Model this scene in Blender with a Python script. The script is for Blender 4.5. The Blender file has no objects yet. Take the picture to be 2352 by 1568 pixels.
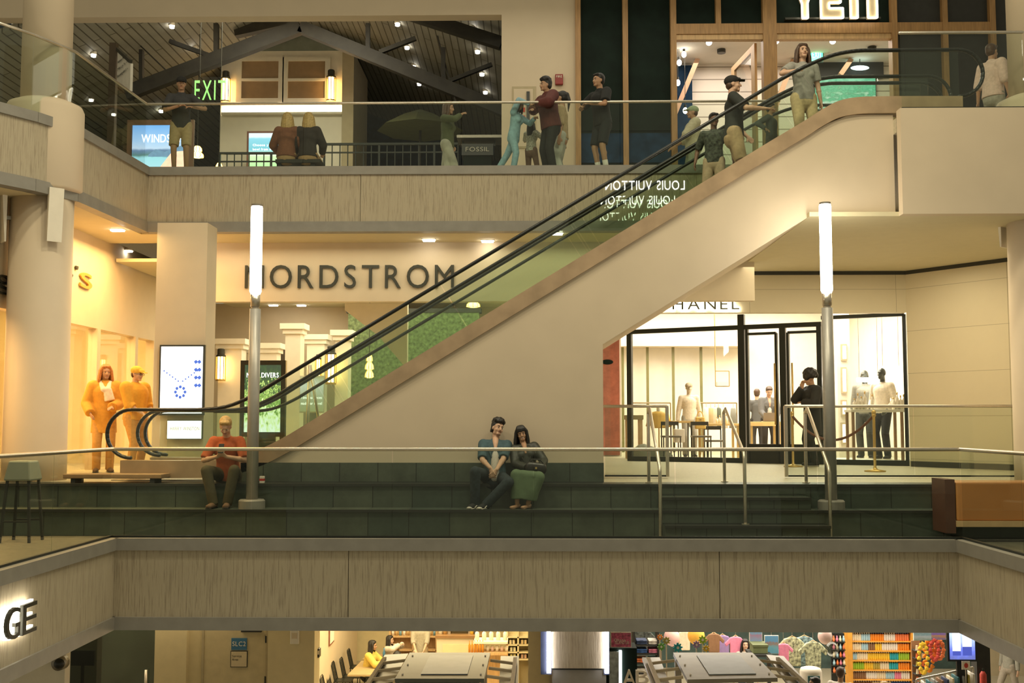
import bpy, bmesh, math, random
from mathutils import Vector, Matrix
random.seed(7)
C = bpy.context.scene.collection
sc = bpy.context.scene
V = Vector
PI = math.pi
# ------------------------------------------------------------------ camera
W, H, F = 2352, 1568, 2508.0
YAW, PITCH = math.atan((1220 - W / 2) / F), math.atan((969 - H / 2) / F)
FWD = V((-math.sin(YAW) * math.cos(PITCH), math.cos(YAW) * math.cos(PITCH), math.sin(PITCH)))
RGT = V((math.cos(YAW), math.sin(YAW), 0))
UPV = RGT.cross(FWD)
CAM = V((0, 0, 1.45))
cd = bpy.data.cameras.new('camera')
cam = bpy.data.objects.new('camera', cd)
C.objects.link(cam)
m = Matrix((RGT, UPV, -FWD)).transposed().to_4x4()
m.translation = CAM
cam.matrix_world = m
cd.sensor_fit = 'HORIZONTAL'
cd.sensor_width = 36
cd.lens = F / W * 36
cd.clip_end = 200
sc.camera = cam


def ray(px, py):
    return FWD + RGT * ((px - W / 2) / F) + UPV * ((H / 2 - py) / F)


def onY(px, py, Y):
    d = ray(px, py)
    return CAM + d * (Y / d.y)


def onZ(px, py, Z):
    d = ray(px, py)
    return CAM + d * ((Z - CAM.z) / d.z)


def XZ(px, py, Y):
    p = onY(px, py, Y)
    return p.x, p.z


# ------------------------------------------------------------------ light, exposure
sc.view_settings.view_transform = 'Standard'
sc.view_settings.look = 'None'
sc.view_settings.exposure = 1.05
sc.view_settings.gamma = 1
sc.view_settings.use_curve_mapping = False
sc.cycles.transparent_max_bounces = 32
sc.cycles.max_bounces = 6
sc.cycles.diffuse_bounces = 3
sc.cycles.sample_clamp_indirect = 4
wd = bpy.data.worlds.new('evening_ambience')
sc.world = wd
wd.use_nodes = True
bg = wd.node_tree.nodes['Background']
bg.inputs[0].default_value = (1.0, 0.90, 0.62, 1)
bg.inputs[1].default_value = 0.16


def area(loc, size, power, col=(1, .8, .52), rot=(0, 0, 0), sy=None, spread=PI):
    l = bpy.data.lights.new('ceiling_lighting', 'AREA')
    l.energy = power
    l.color = col
    l.size = size
    if sy:
        l.shape = 'RECTANGLE'
        l.size_y = sy
    l.spread = spread
    o = bpy.data.objects.new('ceiling_lighting', l)
    o.location = loc
    o.rotation_euler = rot
    C.objects.link(o)
    return o


WARM = (1, .89, .62)
ORNG = (1, .62, .24)
WHT = (1, .92, .72)
for lx, ly in ((-5.5, 9.5), (-2, 12), (0, 8.5), (2.6, 12), (4.5, 9.5)):   # atrium roof lamps
    area((lx, ly, 10.6), .5, 88, WARM)
area((2, 18.9, 9.4), 7, 24, WHT, sy=1.2)                # upper walkway
area((-5.1, 21.35, 10.3), 3, 95, WHT, sy=.8)
area((-1.5, 18.45, 4.5), 8, 20, WARM, sy=.6)             # under the upper walkway
area((5.5, 17.5, 4.15), 3.6, 48, WARM, sy=3)
area((-9.4, 16.5, 3.9), 2.6, 330, ORNG, sy=6)           # warm shops on the left
area((-5.4, 13.4, 4.4), 1.6, 20, ORNG, spread=1.5)  # added orange light, imitates a reflected glow over the left steps
area((6.3, 17.2, 4.1), 1.2, 9, ORNG)  # added orange light that tints the right wall
area((-6.6, 17.8, 4.45), 1.2, 60, ORNG, sy=2.4)
area((-3.0, 23.5, 4.2), 6, 170, WARM, sy=5)
area((4.6, 26.0, 4.6), 5.5, 500, (1, .91, .78), sy=6)        # bright boutique
area((6.2, 22.6, 4.2), 1.8, 60, (1, .91, .74), sy=1.5)
area((5.2, 22.1, 9.2), 4.5, 62, (1, .88, .76), sy=2.2)      # shop upstairs
area((-2.5, 25.0, -1.5), 4.5, 240, (1, .82, .48), sy=6)      # cafe downstairs
area((6.0, 25.0, -1.5), 7, 300, (1, .90, .74), sy=5)
area((-7.5, 21.0, -1.4), 4, 95, (1, .8, .5), sy=3)
area((0, 15.2, -1.25), 9, 22, (1, .9, .72), sy=4)


# ------------------------------------------------------------------ materials
def mat(name, col, rough=.6, metal=0.0, var=.08, scale=6.0, emit=0.0, ecol=None, bump=0.0, stretch=None):
    m = bpy.data.materials.new(name)
    m.use_nodes = True
    nt = m.node_tree
    b = nt.nodes['Principled BSDF']
    b.inputs['Roughness'].default_value = rough
    b.inputs['Metallic'].default_value = metal
    col = tuple(col)[:3]
    tc = nt.nodes.new('ShaderNodeTexCoord')
    mp = nt.nodes.new('ShaderNodeMapping')
    mp.inputs['Scale'].default_value = stretch or (1, 1, 1)
    nz = nt.nodes.new('ShaderNodeTexNoise')
    nz.inputs['Scale'].default_value = scale
    nz.inputs['Detail'].default_value = 4
    rp = nt.nodes.new('ShaderNodeValToRGB')
    rp.color_ramp.elements[0].position = .3
    rp.color_ramp.elements[1].position = .7
    rp.color_ramp.elements[0].color = tuple(c * (1 - var) for c in col) + (1,)
    rp.color_ramp.elements[1].color = tuple(min(1, c * (1 + var)) for c in col) + (1,)
    L = nt.links.new
    L(tc.outputs['Object'], mp.inputs['Vector'])
    L(mp.outputs['Vector'], nz.inputs['Vector'])
    L(nz.outputs['Fac'], rp.inputs['Fac'])
    L(rp.outputs['Color'], b.inputs['Base Color'])
    if bump:
        bp = nt.nodes.new('ShaderNodeBump')
        bp.inputs['Strength'].default_value = bump
        bp.inputs['Distance'].default_value = .01
        L(nz.outputs['Fac'], bp.inputs['Height'])
        L(bp.outputs['Normal'], b.inputs['Normal'])
    if emit:
        b.inputs['Emission Color'].default_value = tuple(ecol or col) + (1,)
        b.inputs['Emission Strength'].default_value = emit
    return m


def glass(name, tint, refl=.07, rough=.0):
    m = bpy.data.materials.new(name)
    m.use_nodes = True
    nt = m.node_tree
    nt.nodes.clear()
    o = nt.nodes.new('ShaderNodeOutputMaterial')
    t = nt.nodes.new('ShaderNodeBsdfTransparent')
    g = nt.nodes.new('ShaderNodeBsdfGlossy')
    g.inputs['Roughness'].default_value = rough
    x = nt.nodes.new('ShaderNodeMixShader')
    fr = nt.nodes.new('ShaderNodeLayerWeight')
    fr.inputs['Blend'].default_value = .2
    mr = nt.nodes.new('ShaderNodeMapRange')
    mr.inputs['To Min'].default_value = refl
    mr.inputs['To Max'].default_value = .22
    nt.links.new(fr.outputs['Fresnel'], mr.inputs['Value'])
    t.inputs[0].default_value = tuple(tint) + (1,)
    nt.links.new(mr.outputs[0], x.inputs[0])
    nt.links.new(t.outputs[0], x.inputs[1])
    nt.links.new(g.outputs[0], x.inputs[2])
    nt.links.new(x.outputs[0], o.inputs[0])
    return m


def tilemat(name, c1, c2, w, h, mortar=.01, rough=.5, offset=0.0, mcol=(.02, .02, .02), axis='XZ', var=.5):
    """brick pattern seen from the front (XZ), from the side (YZ) or from above (XY)"""
    m = bpy.data.materials.new(name)
    m.use_nodes = True
    nt = m.node_tree
    b = nt.nodes['Principled BSDF']
    b.inputs['Roughness'].default_value = rough
    tc = nt.nodes.new('ShaderNodeTexCoord')
    sp = nt.nodes.new('ShaderNodeSeparateXYZ')
    cb = nt.nodes.new('ShaderNodeCombineXYZ')
    br = nt.nodes.new('ShaderNodeTexBrick')
    br.offset = offset
    br.inputs['Color1'].default_value = tuple(c1) + (1,)
    br.inputs['Color2'].default_value = tuple(c2) + (1,)
    br.inputs['Mortar'].default_value = tuple(mcol) + (1,)
    br.inputs['Scale'].default_value = 1
    br.inputs['Mortar Size'].default_value = mortar
    br.inputs['Brick Width'].default_value = w
    br.inputs['Row Height'].default_value = h
    nz = nt.nodes.new('ShaderNodeTexNoise')
    nz.inputs['Scale'].default_value = 2.5
    nz.inputs['Detail'].default_value = 6
    nz.inputs['Roughness'].default_value = .7
    mr = nt.nodes.new('ShaderNodeMapRange')
    mr.inputs['To Min'].default_value = 1 - var
    mr.inputs['To Max'].default_value = 1 + var
    mx = nt.nodes.new('ShaderNodeMix')
    mx.data_type = 'RGBA'
    mx.blend_type = 'MULTIPLY'
    mx.inputs[0].default_value = 1
    L = nt.links.new
    L(tc.outputs['Object'], sp.inputs[0])
    L(sp.outputs[axis[0]], cb.inputs['X'])
    L(sp.outputs[axis[1]], cb.inputs['Y'])
    L(cb.outputs[0], br.inputs['Vector'])
    L(tc.outputs['Object'], nz.inputs['Vector'])
    L(nz.outputs['Fac'], mr.inputs['Value'])
    L(br.outputs['Color'], mx.inputs[6])
    L(mr.outputs[0], mx.inputs[7])
    L(mx.outputs[2], b.inputs['Base Color'])
    return m


def ribmat(name, c1, c2, scale=26, axis='X'):
    """combed concrete: fine broken vertical grooves"""
    m = bpy.data.materials.new(name)
    m.use_nodes = True
    nt = m.node_tree
    b = nt.nodes['Principled BSDF']
    b.inputs['Roughness'].default_value = .8
    tc = nt.nodes.new('ShaderNodeTexCoord')
    mp = nt.nodes.new('ShaderNodeMapping')
    mp.inputs['Scale'].default_value = (1, 1, .045)
    nz = nt.nodes.new('ShaderNodeTexNoise')
    nz.inputs['Scale'].default_value = scale
    nz.inputs['Detail'].default_value = 3
    nz.inputs['Roughness'].default_value = .6
    rp = nt.nodes.new('ShaderNodeValToRGB')
    rp.color_ramp.elements[0].position = .34
    rp.color_ramp.elements[1].position = .50
    rp.color_ramp.elements[0].color = tuple(c1) + (1,)
    rp.color_ramp.elements[1].color = tuple(c2) + (1,)
    L = nt.links.new
    L(tc.outputs['Object'], mp.inputs['Vector'])
    L(mp.outputs['Vector'], nz.inputs['Vector'])
    L(nz.outputs['Fac'], rp.inputs['Fac'])
    L(rp.outputs['Color'], b.inputs['Base Color'])
    bp = nt.nodes.new('ShaderNodeBump')
    bp.inputs['Strength'].default_value = .5
    bp.inputs['Distance'].default_value = .01
    L(nz.outputs['Fac'], bp.inputs['Height'])
    L(bp.outputs['Normal'], b.inputs['Normal'])
    return m


# ------------------------------------------------------------------ mesh building
class MB:
    def __init__(s):
        s.bm = bmesh.new()

    def face(s, pts):
        s.bm.faces.new([s.bm.verts.new(p) for p in pts])
        return s

    def hexa(s, p):  # 8 corners: bottom ring 0-3, top ring 4-7
        v = [s.bm.verts.new(q) for q in p]
        for f in ((3, 2, 1, 0), (4, 5, 6, 7), (0, 1, 5, 4), (1, 2, 6, 5), (2, 3, 7, 6), (3, 0, 4, 7)):
            s.bm.faces.new([v[i] for i in f])
        return s

    def box(s, x0, x1, y0, y1, z0, z1):
        x0, x1 = sorted((x0, x1)); y0, y1 = sorted((y0, y1)); z0, z1 = sorted((z0, z1))
        return s.hexa([(x0, y0, z0), (x1, y0, z0), (x1, y1, z0), (x0, y1, z0), (x0, y0, z1), (x1, y0, z1), (x1, y1, z1), (x0, y1, z1)])

    def beam(s, p, q, w, h, up=V((0, 0, 1))):
        p, q = V(p), V(q)
        d = (q - p).normalized()
        sd = d.cross(up)
        if sd.length < 1e-4:
            sd = V((1, 0, 0))
        sd = sd.normalized() * w / 2
        u = sd.normalized().cross(d).normalized() * h / 2
        return s.hexa([p - sd - u, p + sd - u, q + sd - u, q - sd - u, p - sd + u, p + sd + u, q + sd + u, q - sd + u])

    def prism(s, poly, axis, a0, a1):
        """poly of 2D points; axis 'Y': points are (x,z); 'X': (y,z); 'Z': (x,y)"""
        def P(u, v, a):
            return {'Y': (u, a, v), 'X': (a, u, v), 'Z': (u, v, a)}[axis]
        A = [s.bm.verts.new(P(u, v, a0)) for u, v in poly]
        B = [s.bm.verts.new(P(u, v, a1)) for u, v in poly]
        n = len(poly)
        s.bm.faces.new(A); s.bm.faces.new(B[::-1])
        for i in range(n):
            s.bm.faces.new((A[i], B[i], B[(i + 1) % n], A[(i + 1) % n]))
        return s

    def cap(s, p, q, r0, r1, side=None, n=14, flat=(0, 0), k=4):
        """tapered capsule; r may be (w,d); flat ends optional"""
        p, q = V(p), V(q)
        a = q - p
        ln = a.length
        a = a / ln if ln > 1e-6 else V((0, 0, 1))
        sd = V(side) if side is not None else (V((1, 0, 0)) if abs(a.x) < .9 else V((0, 1, 0)))
        sd = (sd - a * sd.dot(a)).normalized()
        t = a.cross(sd)
        W0, D0 = r0 if isinstance(r0, tuple) else (r0, r0)
        W1, D1 = r1 if isinstance(r1, tuple) else (r1, r1)
        rings = []
        e0, e1 = min(W0, D0), min(W1, D1)
        if not flat[0]:
            for i in range(1, k):
                th = i / k * PI / 2
                rings.append((p - a * e0 * math.cos(th), W0 * math.sin(th), D0 * math.sin(th)))
        rings.append((p, W0, D0)); rings.append((q, W1, D1))
        if not flat[1]:
            for i in range(k - 1, 0, -1):
                th = i / k * PI / 2
                rings.append((q + a * e1 * math.cos(th), W1 * math.sin(th), D1 * math.sin(th)))
        R = []
        for c, w, d in rings:
            R.append([s.bm.verts.new(c + sd * w * math.cos(2 * PI * j / n) + t * d * math.sin(2 * PI * j / n)) for j in range(n)])
        for A, B in zip(R, R[1:]):
            for j in range(n):
                s.bm.faces.new((A[j], A[(j + 1) % n], B[(j + 1) % n], B[j]))
        def close(ring, pt, rev):
            if pt is None:
                s.bm.faces.new(ring[::-1] if not rev else ring)
            else:
                v = s.bm.verts.new(pt)
                for j in range(n):
                    f = (v, ring[(j + 1) % n], ring[j]) if not rev else (v, ring[j], ring[(j + 1) % n])
                    s.bm.faces.new(f)
        close(R[0], None if flat[0] else p - a * e0, False)
        close(R[-1], None if flat[1] else q + a * e1, True)
        return s

    def cyl(s, p, q, r0, r1=None, n=20):
        return s.cap(p, q, r0, r0 if r1 is None else r1, n=n, flat=(1, 1))

    def tube(s, pts, r, n=8):
        for a, b in zip(pts, pts[1:]):
            s.cap(a, b, r, r, n=n, k=2)
        return s

    def ell(s, c, r, M=None, nu=16, nv=10):
        c = V(c)
        if not isinstance(r, (tuple, list)):
            r = (r, r, r)
        def P(th, ph):
            v = V((r[0] * math.sin(th) * math.cos(ph), r[1] * math.sin(th) * math.sin(ph), r[2] * math.cos(th)))
            return c + (M @ v if M else v)
        top, bot = s.bm.verts.new(P(0, 0)), s.bm.verts.new(P(PI, 0))
        R = [[s.bm.verts.new(P(PI * i / nv, 2 * PI * j / nu)) for j in range(nu)] for i in range(1, nv)]
        for j in range(nu):
            k = (j + 1) % nu
            s.bm.faces.new((top, R[0][j], R[0][k]))
            s.bm.faces.new((bot, R[-1][k], R[-1][j]))
            for A, B in zip(R, R[1:]):
                s.bm.faces.new((A[j], B[j], B[k], A[k]))
        return s

    def lathe(s, c, prof, n=20):
        """prof: (radius, z) from bottom to top, around the vertical through c"""
        c = V(c)
        R = []
        for r, z in prof:
            r = max(r, 1e-4)
            R.append([s.bm.verts.new(c + V((r * math.cos(2 * PI * j / n), r * math.sin(2 * PI * j / n), z))) for j in range(n)])
        for A, B in zip(R, R[1:]):
            for j in range(n):
                s.bm.faces.new((A[j], A[(j + 1) % n], B[(j + 1) % n], B[j]))
        s.bm.faces.new(R[0][::-1]); s.bm.faces.new(R[-1])
        return s

    def build(s, name, material, parent=None, smooth=False, bevel=0.0, voxel=0.0, sm=2):
        me = bpy.data.meshes.new(name)
        if parent is not None:
            off = V((0, 0, 0))
            p = parent
            loc_ = False
            while p is not None:
                off += p.location
                loc_ = loc_ or bool(p.get('_local'))
                p = p.parent
            if not loc_:
                bmesh.ops.translate(s.bm, vec=-off, verts=s.bm.verts)
        bmesh.ops.recalc_face_normals(s.bm, faces=s.bm.faces)
        s.bm.to_mesh(me)
        s.bm.free()
        me.materials.append(material)
        if smooth or voxel:
            for p in me.polygons:
                p.use_smooth = True
        o = bpy.data.objects.new(name, me)
        C.objects.link(o)
        if parent is not None:
            o.parent = parent
        if voxel:
            r = o.modifiers.new('surface', 'REMESH')
            r.mode = 'VOXEL'
            r.voxel_size = voxel
            r.use_smooth_shade = True
            if sm:
                q = o.modifiers.new('soften', 'SMOOTH')
                q.factor = .5
                q.iterations = sm
        elif bevel:
            b = o.modifiers.new('bevel', 'BEVEL')
            b.width = bevel
            b.segments = 2
            b.limit_method = 'ANGLE'
        return o


def thing(name, label, cat, loc=(0, 0, 0), rotz=0, group=None, local=False):
    o = bpy.data.objects.new(name, None)
    C.objects.link(o)
    o.empty_display_size = .1
    o.location = loc
    o.rotation_euler = (0, 0, rotz)
    return tag(o, label, cat, group)


def local(o):
    o['_local'] = 1
    return o


def tag(o, label, cat, group=None, kind=None):
    o['label'] = label
    o['category'] = cat
    if group:
        o['group'] = group
    if kind:
        o['kind'] = kind
    return o


def struct(o, label=None):
    o['kind'] = 'structure'
    if label:
        o['label'] = label
    return o


def dup(root, loc, rotz=None, label=None, group=None):
    r = root.copy(); C.objects.link(r); r.location = loc
    if rotz is not None:
        r.rotation_euler = (0, 0, rotz)
    if label:
        r['label'] = label
    if group:
        r['group'] = group
    for ch in list(root.children):
        c = ch.copy(); C.objects.link(c); c.parent = r
        for g in list(ch.children):
            d = g.copy(); C.objects.link(d); d.parent = c
    return r


_glyph = {}


def glyph(ch, grow=0):
    if (ch, grow) not in _glyph:
        cu = bpy.data.curves.new('glyph', 'FONT')
        cu.body = ch
        cu.extrude = .5
        cu.offset = grow
        cu.resolution_u = 4
        o = bpy.data.objects.new('glyph', cu)
        C.objects.link(o)
        dg = bpy.context.evaluated_depsgraph_get()
        me = bpy.data.meshes.new_from_object(o.evaluated_get(dg))
        vs = [v.co.copy() for v in me.vertices]
        fs = [tuple(p.vertices) for p in me.polygons]
        bpy.data.objects.remove(o)
        bpy.data.curves.remove(cu)
        bpy.data.meshes.remove(me)
        x0 = min(v.x for v in vs); x1 = max(v.x for v in vs)
        _glyph[(ch, grow)] = (vs, fs, x0, x1)
    return _glyph[(ch, grow)]


def lettering(s, org, ax, up, width, height, depth, material, parent, each=True, name='letter', track=.14, grow=0):
    """raised letters: org = lower left of the line, ax = reading direction, up = up; the face points along ax x up"""
    ax, up, org = V(ax).normalized(), V(up).normalized(), V(org)
    nrm = ax.cross(up)
    cap0 = .729
    x = 0
    lay = []
    for ch in s:
        if ch == ' ':
            x += .35; continue
        vs, fs, a, b = glyph(ch)
        if grow:
            vs, fs = glyph(ch, grow)[:2]
        lay.append((vs, fs, a, x)); x += (b - a) + track
    tot = x - track
    sx, sz = width / tot, height / cap0
    mb = None
    for vs, fs, a, x in lay:
        if mb is None or each:
            mb = MB()
        nv = [mb.bm.verts.new(org + ax * ((v.x - a + x) * sx) + up * (v.y * sz) + nrm * ((v.z + .5) * depth)) for v in vs]
        for f in fs:
            try:
                mb.bm.faces.new([nv[i] for i in f])
            except ValueError:
                pass
        if each:
            mb.build(name, material, parent)
    if not each:
        return mb.build(name, material, parent)
# ------------------------------------------------------------------ shared materials
M = {}
M['rib'] = ribmat('combed_concrete', (.30, .25, .175), (.43, .368, .262), 75)
M['band'] = mat('grey_painted_metal', (.25, .235, .205), .45)
M['cream'] = mat('cream_plaster', (.66, .55, .39), .7, var=.03, scale=3)
M['wall'] = mat('beige_plaster', (.63, .52, .38), .75, var=.03, scale=2)
M['panel'] = tilemat('cream_wall_panels', (.66, .58, .40), (.63, .55, .385), 1.35, .78, .004, .6, mcol=(.35, .3, .2), var=.04)
M['slate'] = tilemat('dark_green_slate', (.085, .10, .075), (.055, .075, .06), .52, .32, .006, .42, mcol=(.02, .024, .02), var=.75)
M['slatefine'] = tilemat('slate_step_risers', (.085, .10, .075), (.06, .078, .062), .31, .17, .005, .42, mcol=(.02, .024, .02), var=.5)
M['nose'] = mat('dark_step_nosing', (.028, .03, .025), .4)
M['deck'] = mat('walkway_stone', (.17, .16, .115), .4, var=.2, scale=9)
M['terr'] = mat('speckled_landing_stone', (.52, .46, .33), .5, var=.18, scale=40)
M['ceil'] = mat('painted_ceiling', (.62, .55, .36), .8, var=.02)
M['ceilw'] = mat('white_ceiling', (.72, .66, .56), .8, var=.02)
M['steel'] = mat('brushed_steel', (.62, .56, .47), .32, .9, var=.05, scale=30)
M['dsteel'] = mat('dull_steel', (.35, .32, .27), .4, .8)
M['copper'] = mat('copper_toned_metal', (.50, .36, .23), .42, .55, var=.16, scale=3)
M['black'] = mat('black_rubber', (.012, .014, .013), .35)
M['blackm'] = mat('black_metal', (.02, .024, .02), .4, .3)
M['dwood'] = mat('dark_stained_beam', (.022, .020, .014), .6, var=.3, scale=5)
M['oak'] = mat('warm_oak', (.36, .20, .075), .5, var=.2, scale=5, stretch=(6, 6, .6))
M['oakl'] = mat('pale_wood', (.56, .36, .17), .5, var=.15, scale=5, stretch=(6, 6, .6))
M['dgreen'] = mat('dark_green_panel', (.006, .014, .010), .6, var=.3, scale=3)
M['navy'] = mat('deep_blue_wall', (.012, .036, .075), .7, var=.4, scale=4)
M['white'] = mat('white_paint', (.80, .74, .62), .6, var=.03)
M['charcoal'] = mat('charcoal_paint', (.05, .05, .047), .6)
M['tan'] = mat('tan_plaster', (.46, .38, .24), .7, var=.05)
M['pale'] = mat('pale_yellow_plaster', (.66, .56, .33), .7, var=.04)
M['plank'] = tilemat('grey_ceiling_planks', (.28, .265, .215), (.24, .23, .185), 3.0, .16, .014, .7, .5, mcol=(.08, .07, .05), axis='YX', var=.25)
M['shiplap'] = tilemat('white_boards', (.80, .72, .62), (.78, .70, .60), 9, .28, .012, .6, mcol=(.3, .25, .19), var=.03)
M['glass'] = glass('green_tinted_glass', (.93, .965, .925), .03)
M['glassd'] = glass('balustrade_glass', (.88, .91, .87), .02)
M['clear'] = glass('shop_glass', (.97, .97, .96), .03)
M['dglass'] = glass('dark_tinted_glass', (.32, .36, .34), .06)
M['tube'] = mat('glowing_tube', (1, .95, .85), .4, emit=13, ecol=(1, .92, .74))
M['lampw'] = mat('lit_lamp_lens', (1, .95, .85), .4, emit=9, ecol=(1, .93, .8))
M['lampo'] = mat('amber_lamp_glow', (1, .7, .3), .4, emit=6, ecol=(1, .62, .2))
M['strip'] = mat('white_light_strip', (1, 1, 1), .4, emit=7, ecol=(1, .95, .97))
M['halo'] = mat('backlit_letter_edge', (1, .95, .85), .4, emit=4.0, ecol=(1, .92, .74))
M['sign'] = mat('dark_sign_metal', (.045, .045, .035), .4, .3)
M['gold'] = mat('brass', (.62, .43, .16), .35, .7)


for k_ in ('dgreen', 'navy', 'charcoal'):
    M[k_].node_tree.nodes['Principled BSDF'].inputs['Specular IOR Level'].default_value = .12


def wallseg(name, pts, z0, z1, th, material, zb=None):
    """upright wall along plan points; thickness towards the left of the direction of travel"""
    mb = MB()
    for (x0, y0), (x1, y1) in zip(pts, pts[1:]):
        d = V((x1 - x0, y1 - y0, 0)).normalized()
        n = V((-d.y, d.x, 0)) * th
        a, b = V((x0, y0, 0)), V((x1, y1, 0))
        mb.hexa([a + V((0, 0, z0)), b + V((0, 0, z0)), b + n + V((0, 0, z0)), a + n + V((0, 0, z0)),
                 a + V((0, 0, z1)), b + V((0, 0, z1)), b + n + V((0, 0, z1)), a + n + V((0, 0, z1))])
    return mb.build(name, material)


# ------------------------------------------------------------------ middle storey: walkway, steps, landing
LZ = .64      # landing
TZ = .335     # middle tread
UF = 5.6      # upper floor
LF = -5.2     # lower floor
mb = MB()
mb.box(-5.02, 5.07, 13.0, 14.0, -.25, 0).box(-14, -5.02, 3.5, 14.0, -.25, 0).box(5.07, 14, 3.5, 14.0, -.25, 0)
struct(mb.build('floor_middle', M['deck']))
mb = MB()
mb.box(-9.5, 10.5, 14.0, 14.4, 0, TZ).box(-9.5, 10.5, 14.4, 14.9, 0, LZ)
struct(mb.build('floor_steps', M['slate']))
xa, xb = 1.66, 3.70
mb = MB()
mb.box(xa, xb, 13.70, 13.995, 0, .168).box(xa, xb - .13, 14.12, 14.395, TZ, .488)
mb.box(xa, xb, 13.985, 13.999, .17, TZ).box(xa, xb - .13, 14.385, 14.399, .49, LZ)
struct(mb.build('floor_stairs', M['slatefine']))
mb = MB()
for y, z, x0, x1 in ((14.0, TZ, -9.5, 10.5), (14.4, LZ, -9.5, 10.5), (13.70, .168, xa, xb), (14.12, .488, xa, xb - .13)):
    mb.box(x0, x1, y - .03, y + .012, z - .03, z + .004)
struct(mb.build('trim_step_edges', M['nose']))
struct(MB().box(-14, 14, 14.9, 34, .4, LZ).build('floor_landing', M['terr']))

# fascia of the middle storey around the atrium
def fascia(tagname, pts, z, mats, joints=None):
    zb, zr0, zr1, zt = z
    for nm, a, b, off, mm in (('band', zb, zr0, .03, mats[1]), ('rib', zr0, zr1, 0, mats[0]), ('top', zr1, zt, .035, mats[1])):
        mb = MB()
        for (x0, y0), (x1, y1) in zip(pts, pts[1:]):
            d = V((x1 - x0, y1 - y0, 0)).normalized()
            n = V((-d.y, d.x, 0))
            A, B = V((x0, y0, 0)) - n * off, V((x1, y1, 0)) - n * off
            cuts = [0, 1]
            if joints and nm == 'rib':
                L = (B - A).length
                cuts = [0] + sorted(j / L for j in joints if 0 < j < L) + [1]
            for u, v in zip(cuts, cuts[1:]):
                L = (B - A).length
                P, Q = A + (B - A) * (u + (.004 / L if u else 0)), A + (B - A) * (v - (.004 / L if v < 1 else 0))
                T = n * (.16 + off)
                mb.hexa([P + V((0, 0, a)), Q + V((0, 0, a)), Q + T + V((0, 0, a)), P + T + V((0, 0, a)),
                         P + V((0, 0, b)), Q + V((0, 0, b)), Q + T + V((0, 0, b)), P + T + V((0, 0, b))])
        struct(mb.build('trim_%s_%s' % (tagname, {'band': 'lower_band', 'rib': 'combed_panels', 'top': 'upper_band'}[nm]), mm))


J = [XZ(800, 1340, 12.9)[0] + 4.9, XZ(1653, 1340, 12.9)[0] + 4.9]
fascia('middle_front', [(-4.9, 12.9), (4.95, 12.9)], (-.97, -.82, -.05, .09), (M['rib'], M['band']), J)
fascia('middle_left', [(-4.9, 4.0), (-4.9, 12.93)], (-.97, -.82, -.05, .09), (M['rib'], M['band']), [5.4])
fascia('middle_right', [(4.95, 12.93), (4.95, 4.0)], (-.97, -.82, -.05, .09), (M['rib'], M['band']))
# the upper storey
fascia('upper_back', [(-6.4, 17.9), (4.2, 17.9)], (4.6, 4.77, 5.56, 5.70), (M['rib'], M['band']), [XZ(828, 450, 17.9)[0] + 6.4])
fascia('upper_left', [(-7.9, 12.4), (-7.08, 14.17), (-6.80, 14.64), (-6.52, 15.36), (-6.4, 17.93)], (4.6, 4.77, 5.56, 5.70), (M['rib'], M['band']))
mb = MB()
mb.box(-13, 8.5, 18.03, 36, UF - .2, UF)
mb.prism([(-13, 12.4), (-8.06, 12.4), (-7.22, 14.2), (-6.95, 14.7), (-6.68, 15.36), (-6.56, 18.0), (-13, 18.0)], 'Z', UF - .2, UF)
mb.box(4.3, 5.0, 15.0, 18.03, UF - .2, UF).box(5.0, 8.5, 14.78, 18.03, UF - .2, UF)
struct(mb.build('floor_upper', M['terr']))
mb = MB()
mb.box(-13, 4.1, 18.08, 19.0, 4.6, 4.66)
mb.prism([(-13, 12.4), (-8.06, 12.4), (-7.22, 14.2), (-6.95, 14.7), (-6.68, 15.36), (-6.56, 18.08), (-13, 18.08)], 'Z', 4.6, 4.66)
struct(mb.build('ceiling_middle', M['ceil']))
struct(MB().box(3.79, 9, 14.76, 20.2, 4.24, 4.30).build('ceiling_right', M['ceil']))
struct(MB().box(5.0, 8.6, 14.6, 14.76, 4.24, 5.69).build('wall_front_right', M['wall']))
# plain wall under the moving stairs, with the dark slate kerb at its foot
esc = [(-4.05, LZ), (.98, LZ), (.98, 2.51), (3.83, 4.27), (5.0, 4.27), (5.0, 5.68), (4.4, 5.68), (4.1, 5.56), (3.8, 5.38), (-3.15, 1.15), (-3.7, .88)]
esc2 = [(-3.75, LZ), (.98, LZ), (.98, 2.51), (3.83, 4.27), (5.0, 4.27), (5.0, 5.38), (4.1, 5.18), (3.8, 4.98), (-3.15, .72)]
mb = MB().prism(esc, 'Y', 14.9, 14.95)
mb.prism(esc2, 'Y', 14.95, 17.75)
struct(mb.build('wall_escalator', M['wall']))
struct(MB().box(-3.95, .98, 14.86, 14.899, LZ, .90).build('trim_wall_kerb', M['slate']))

# header wall with the big store name, and the store behind it
struct(MB().box(-5.9, 3.9, 19.0, 19.2, 3.56, 4.66).build('wall_back', M['cream']))
mb = MB()
mb.box(-7.4, 3.9, 19.2, 27, 4.3, 4.36)
struct(mb.build('ceiling_store', M['ceil']))
mb = MB()
mb.box(-9, 2.2, 27, 27.2, LZ, 4.4)
struct(mb.build('wall_store_back', M['cream']))
struct(MB().box(-6.25, -5.9, 19.0, 19.5, LZ, 4.6).build('wall_store_pier', M['cream']))
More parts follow.
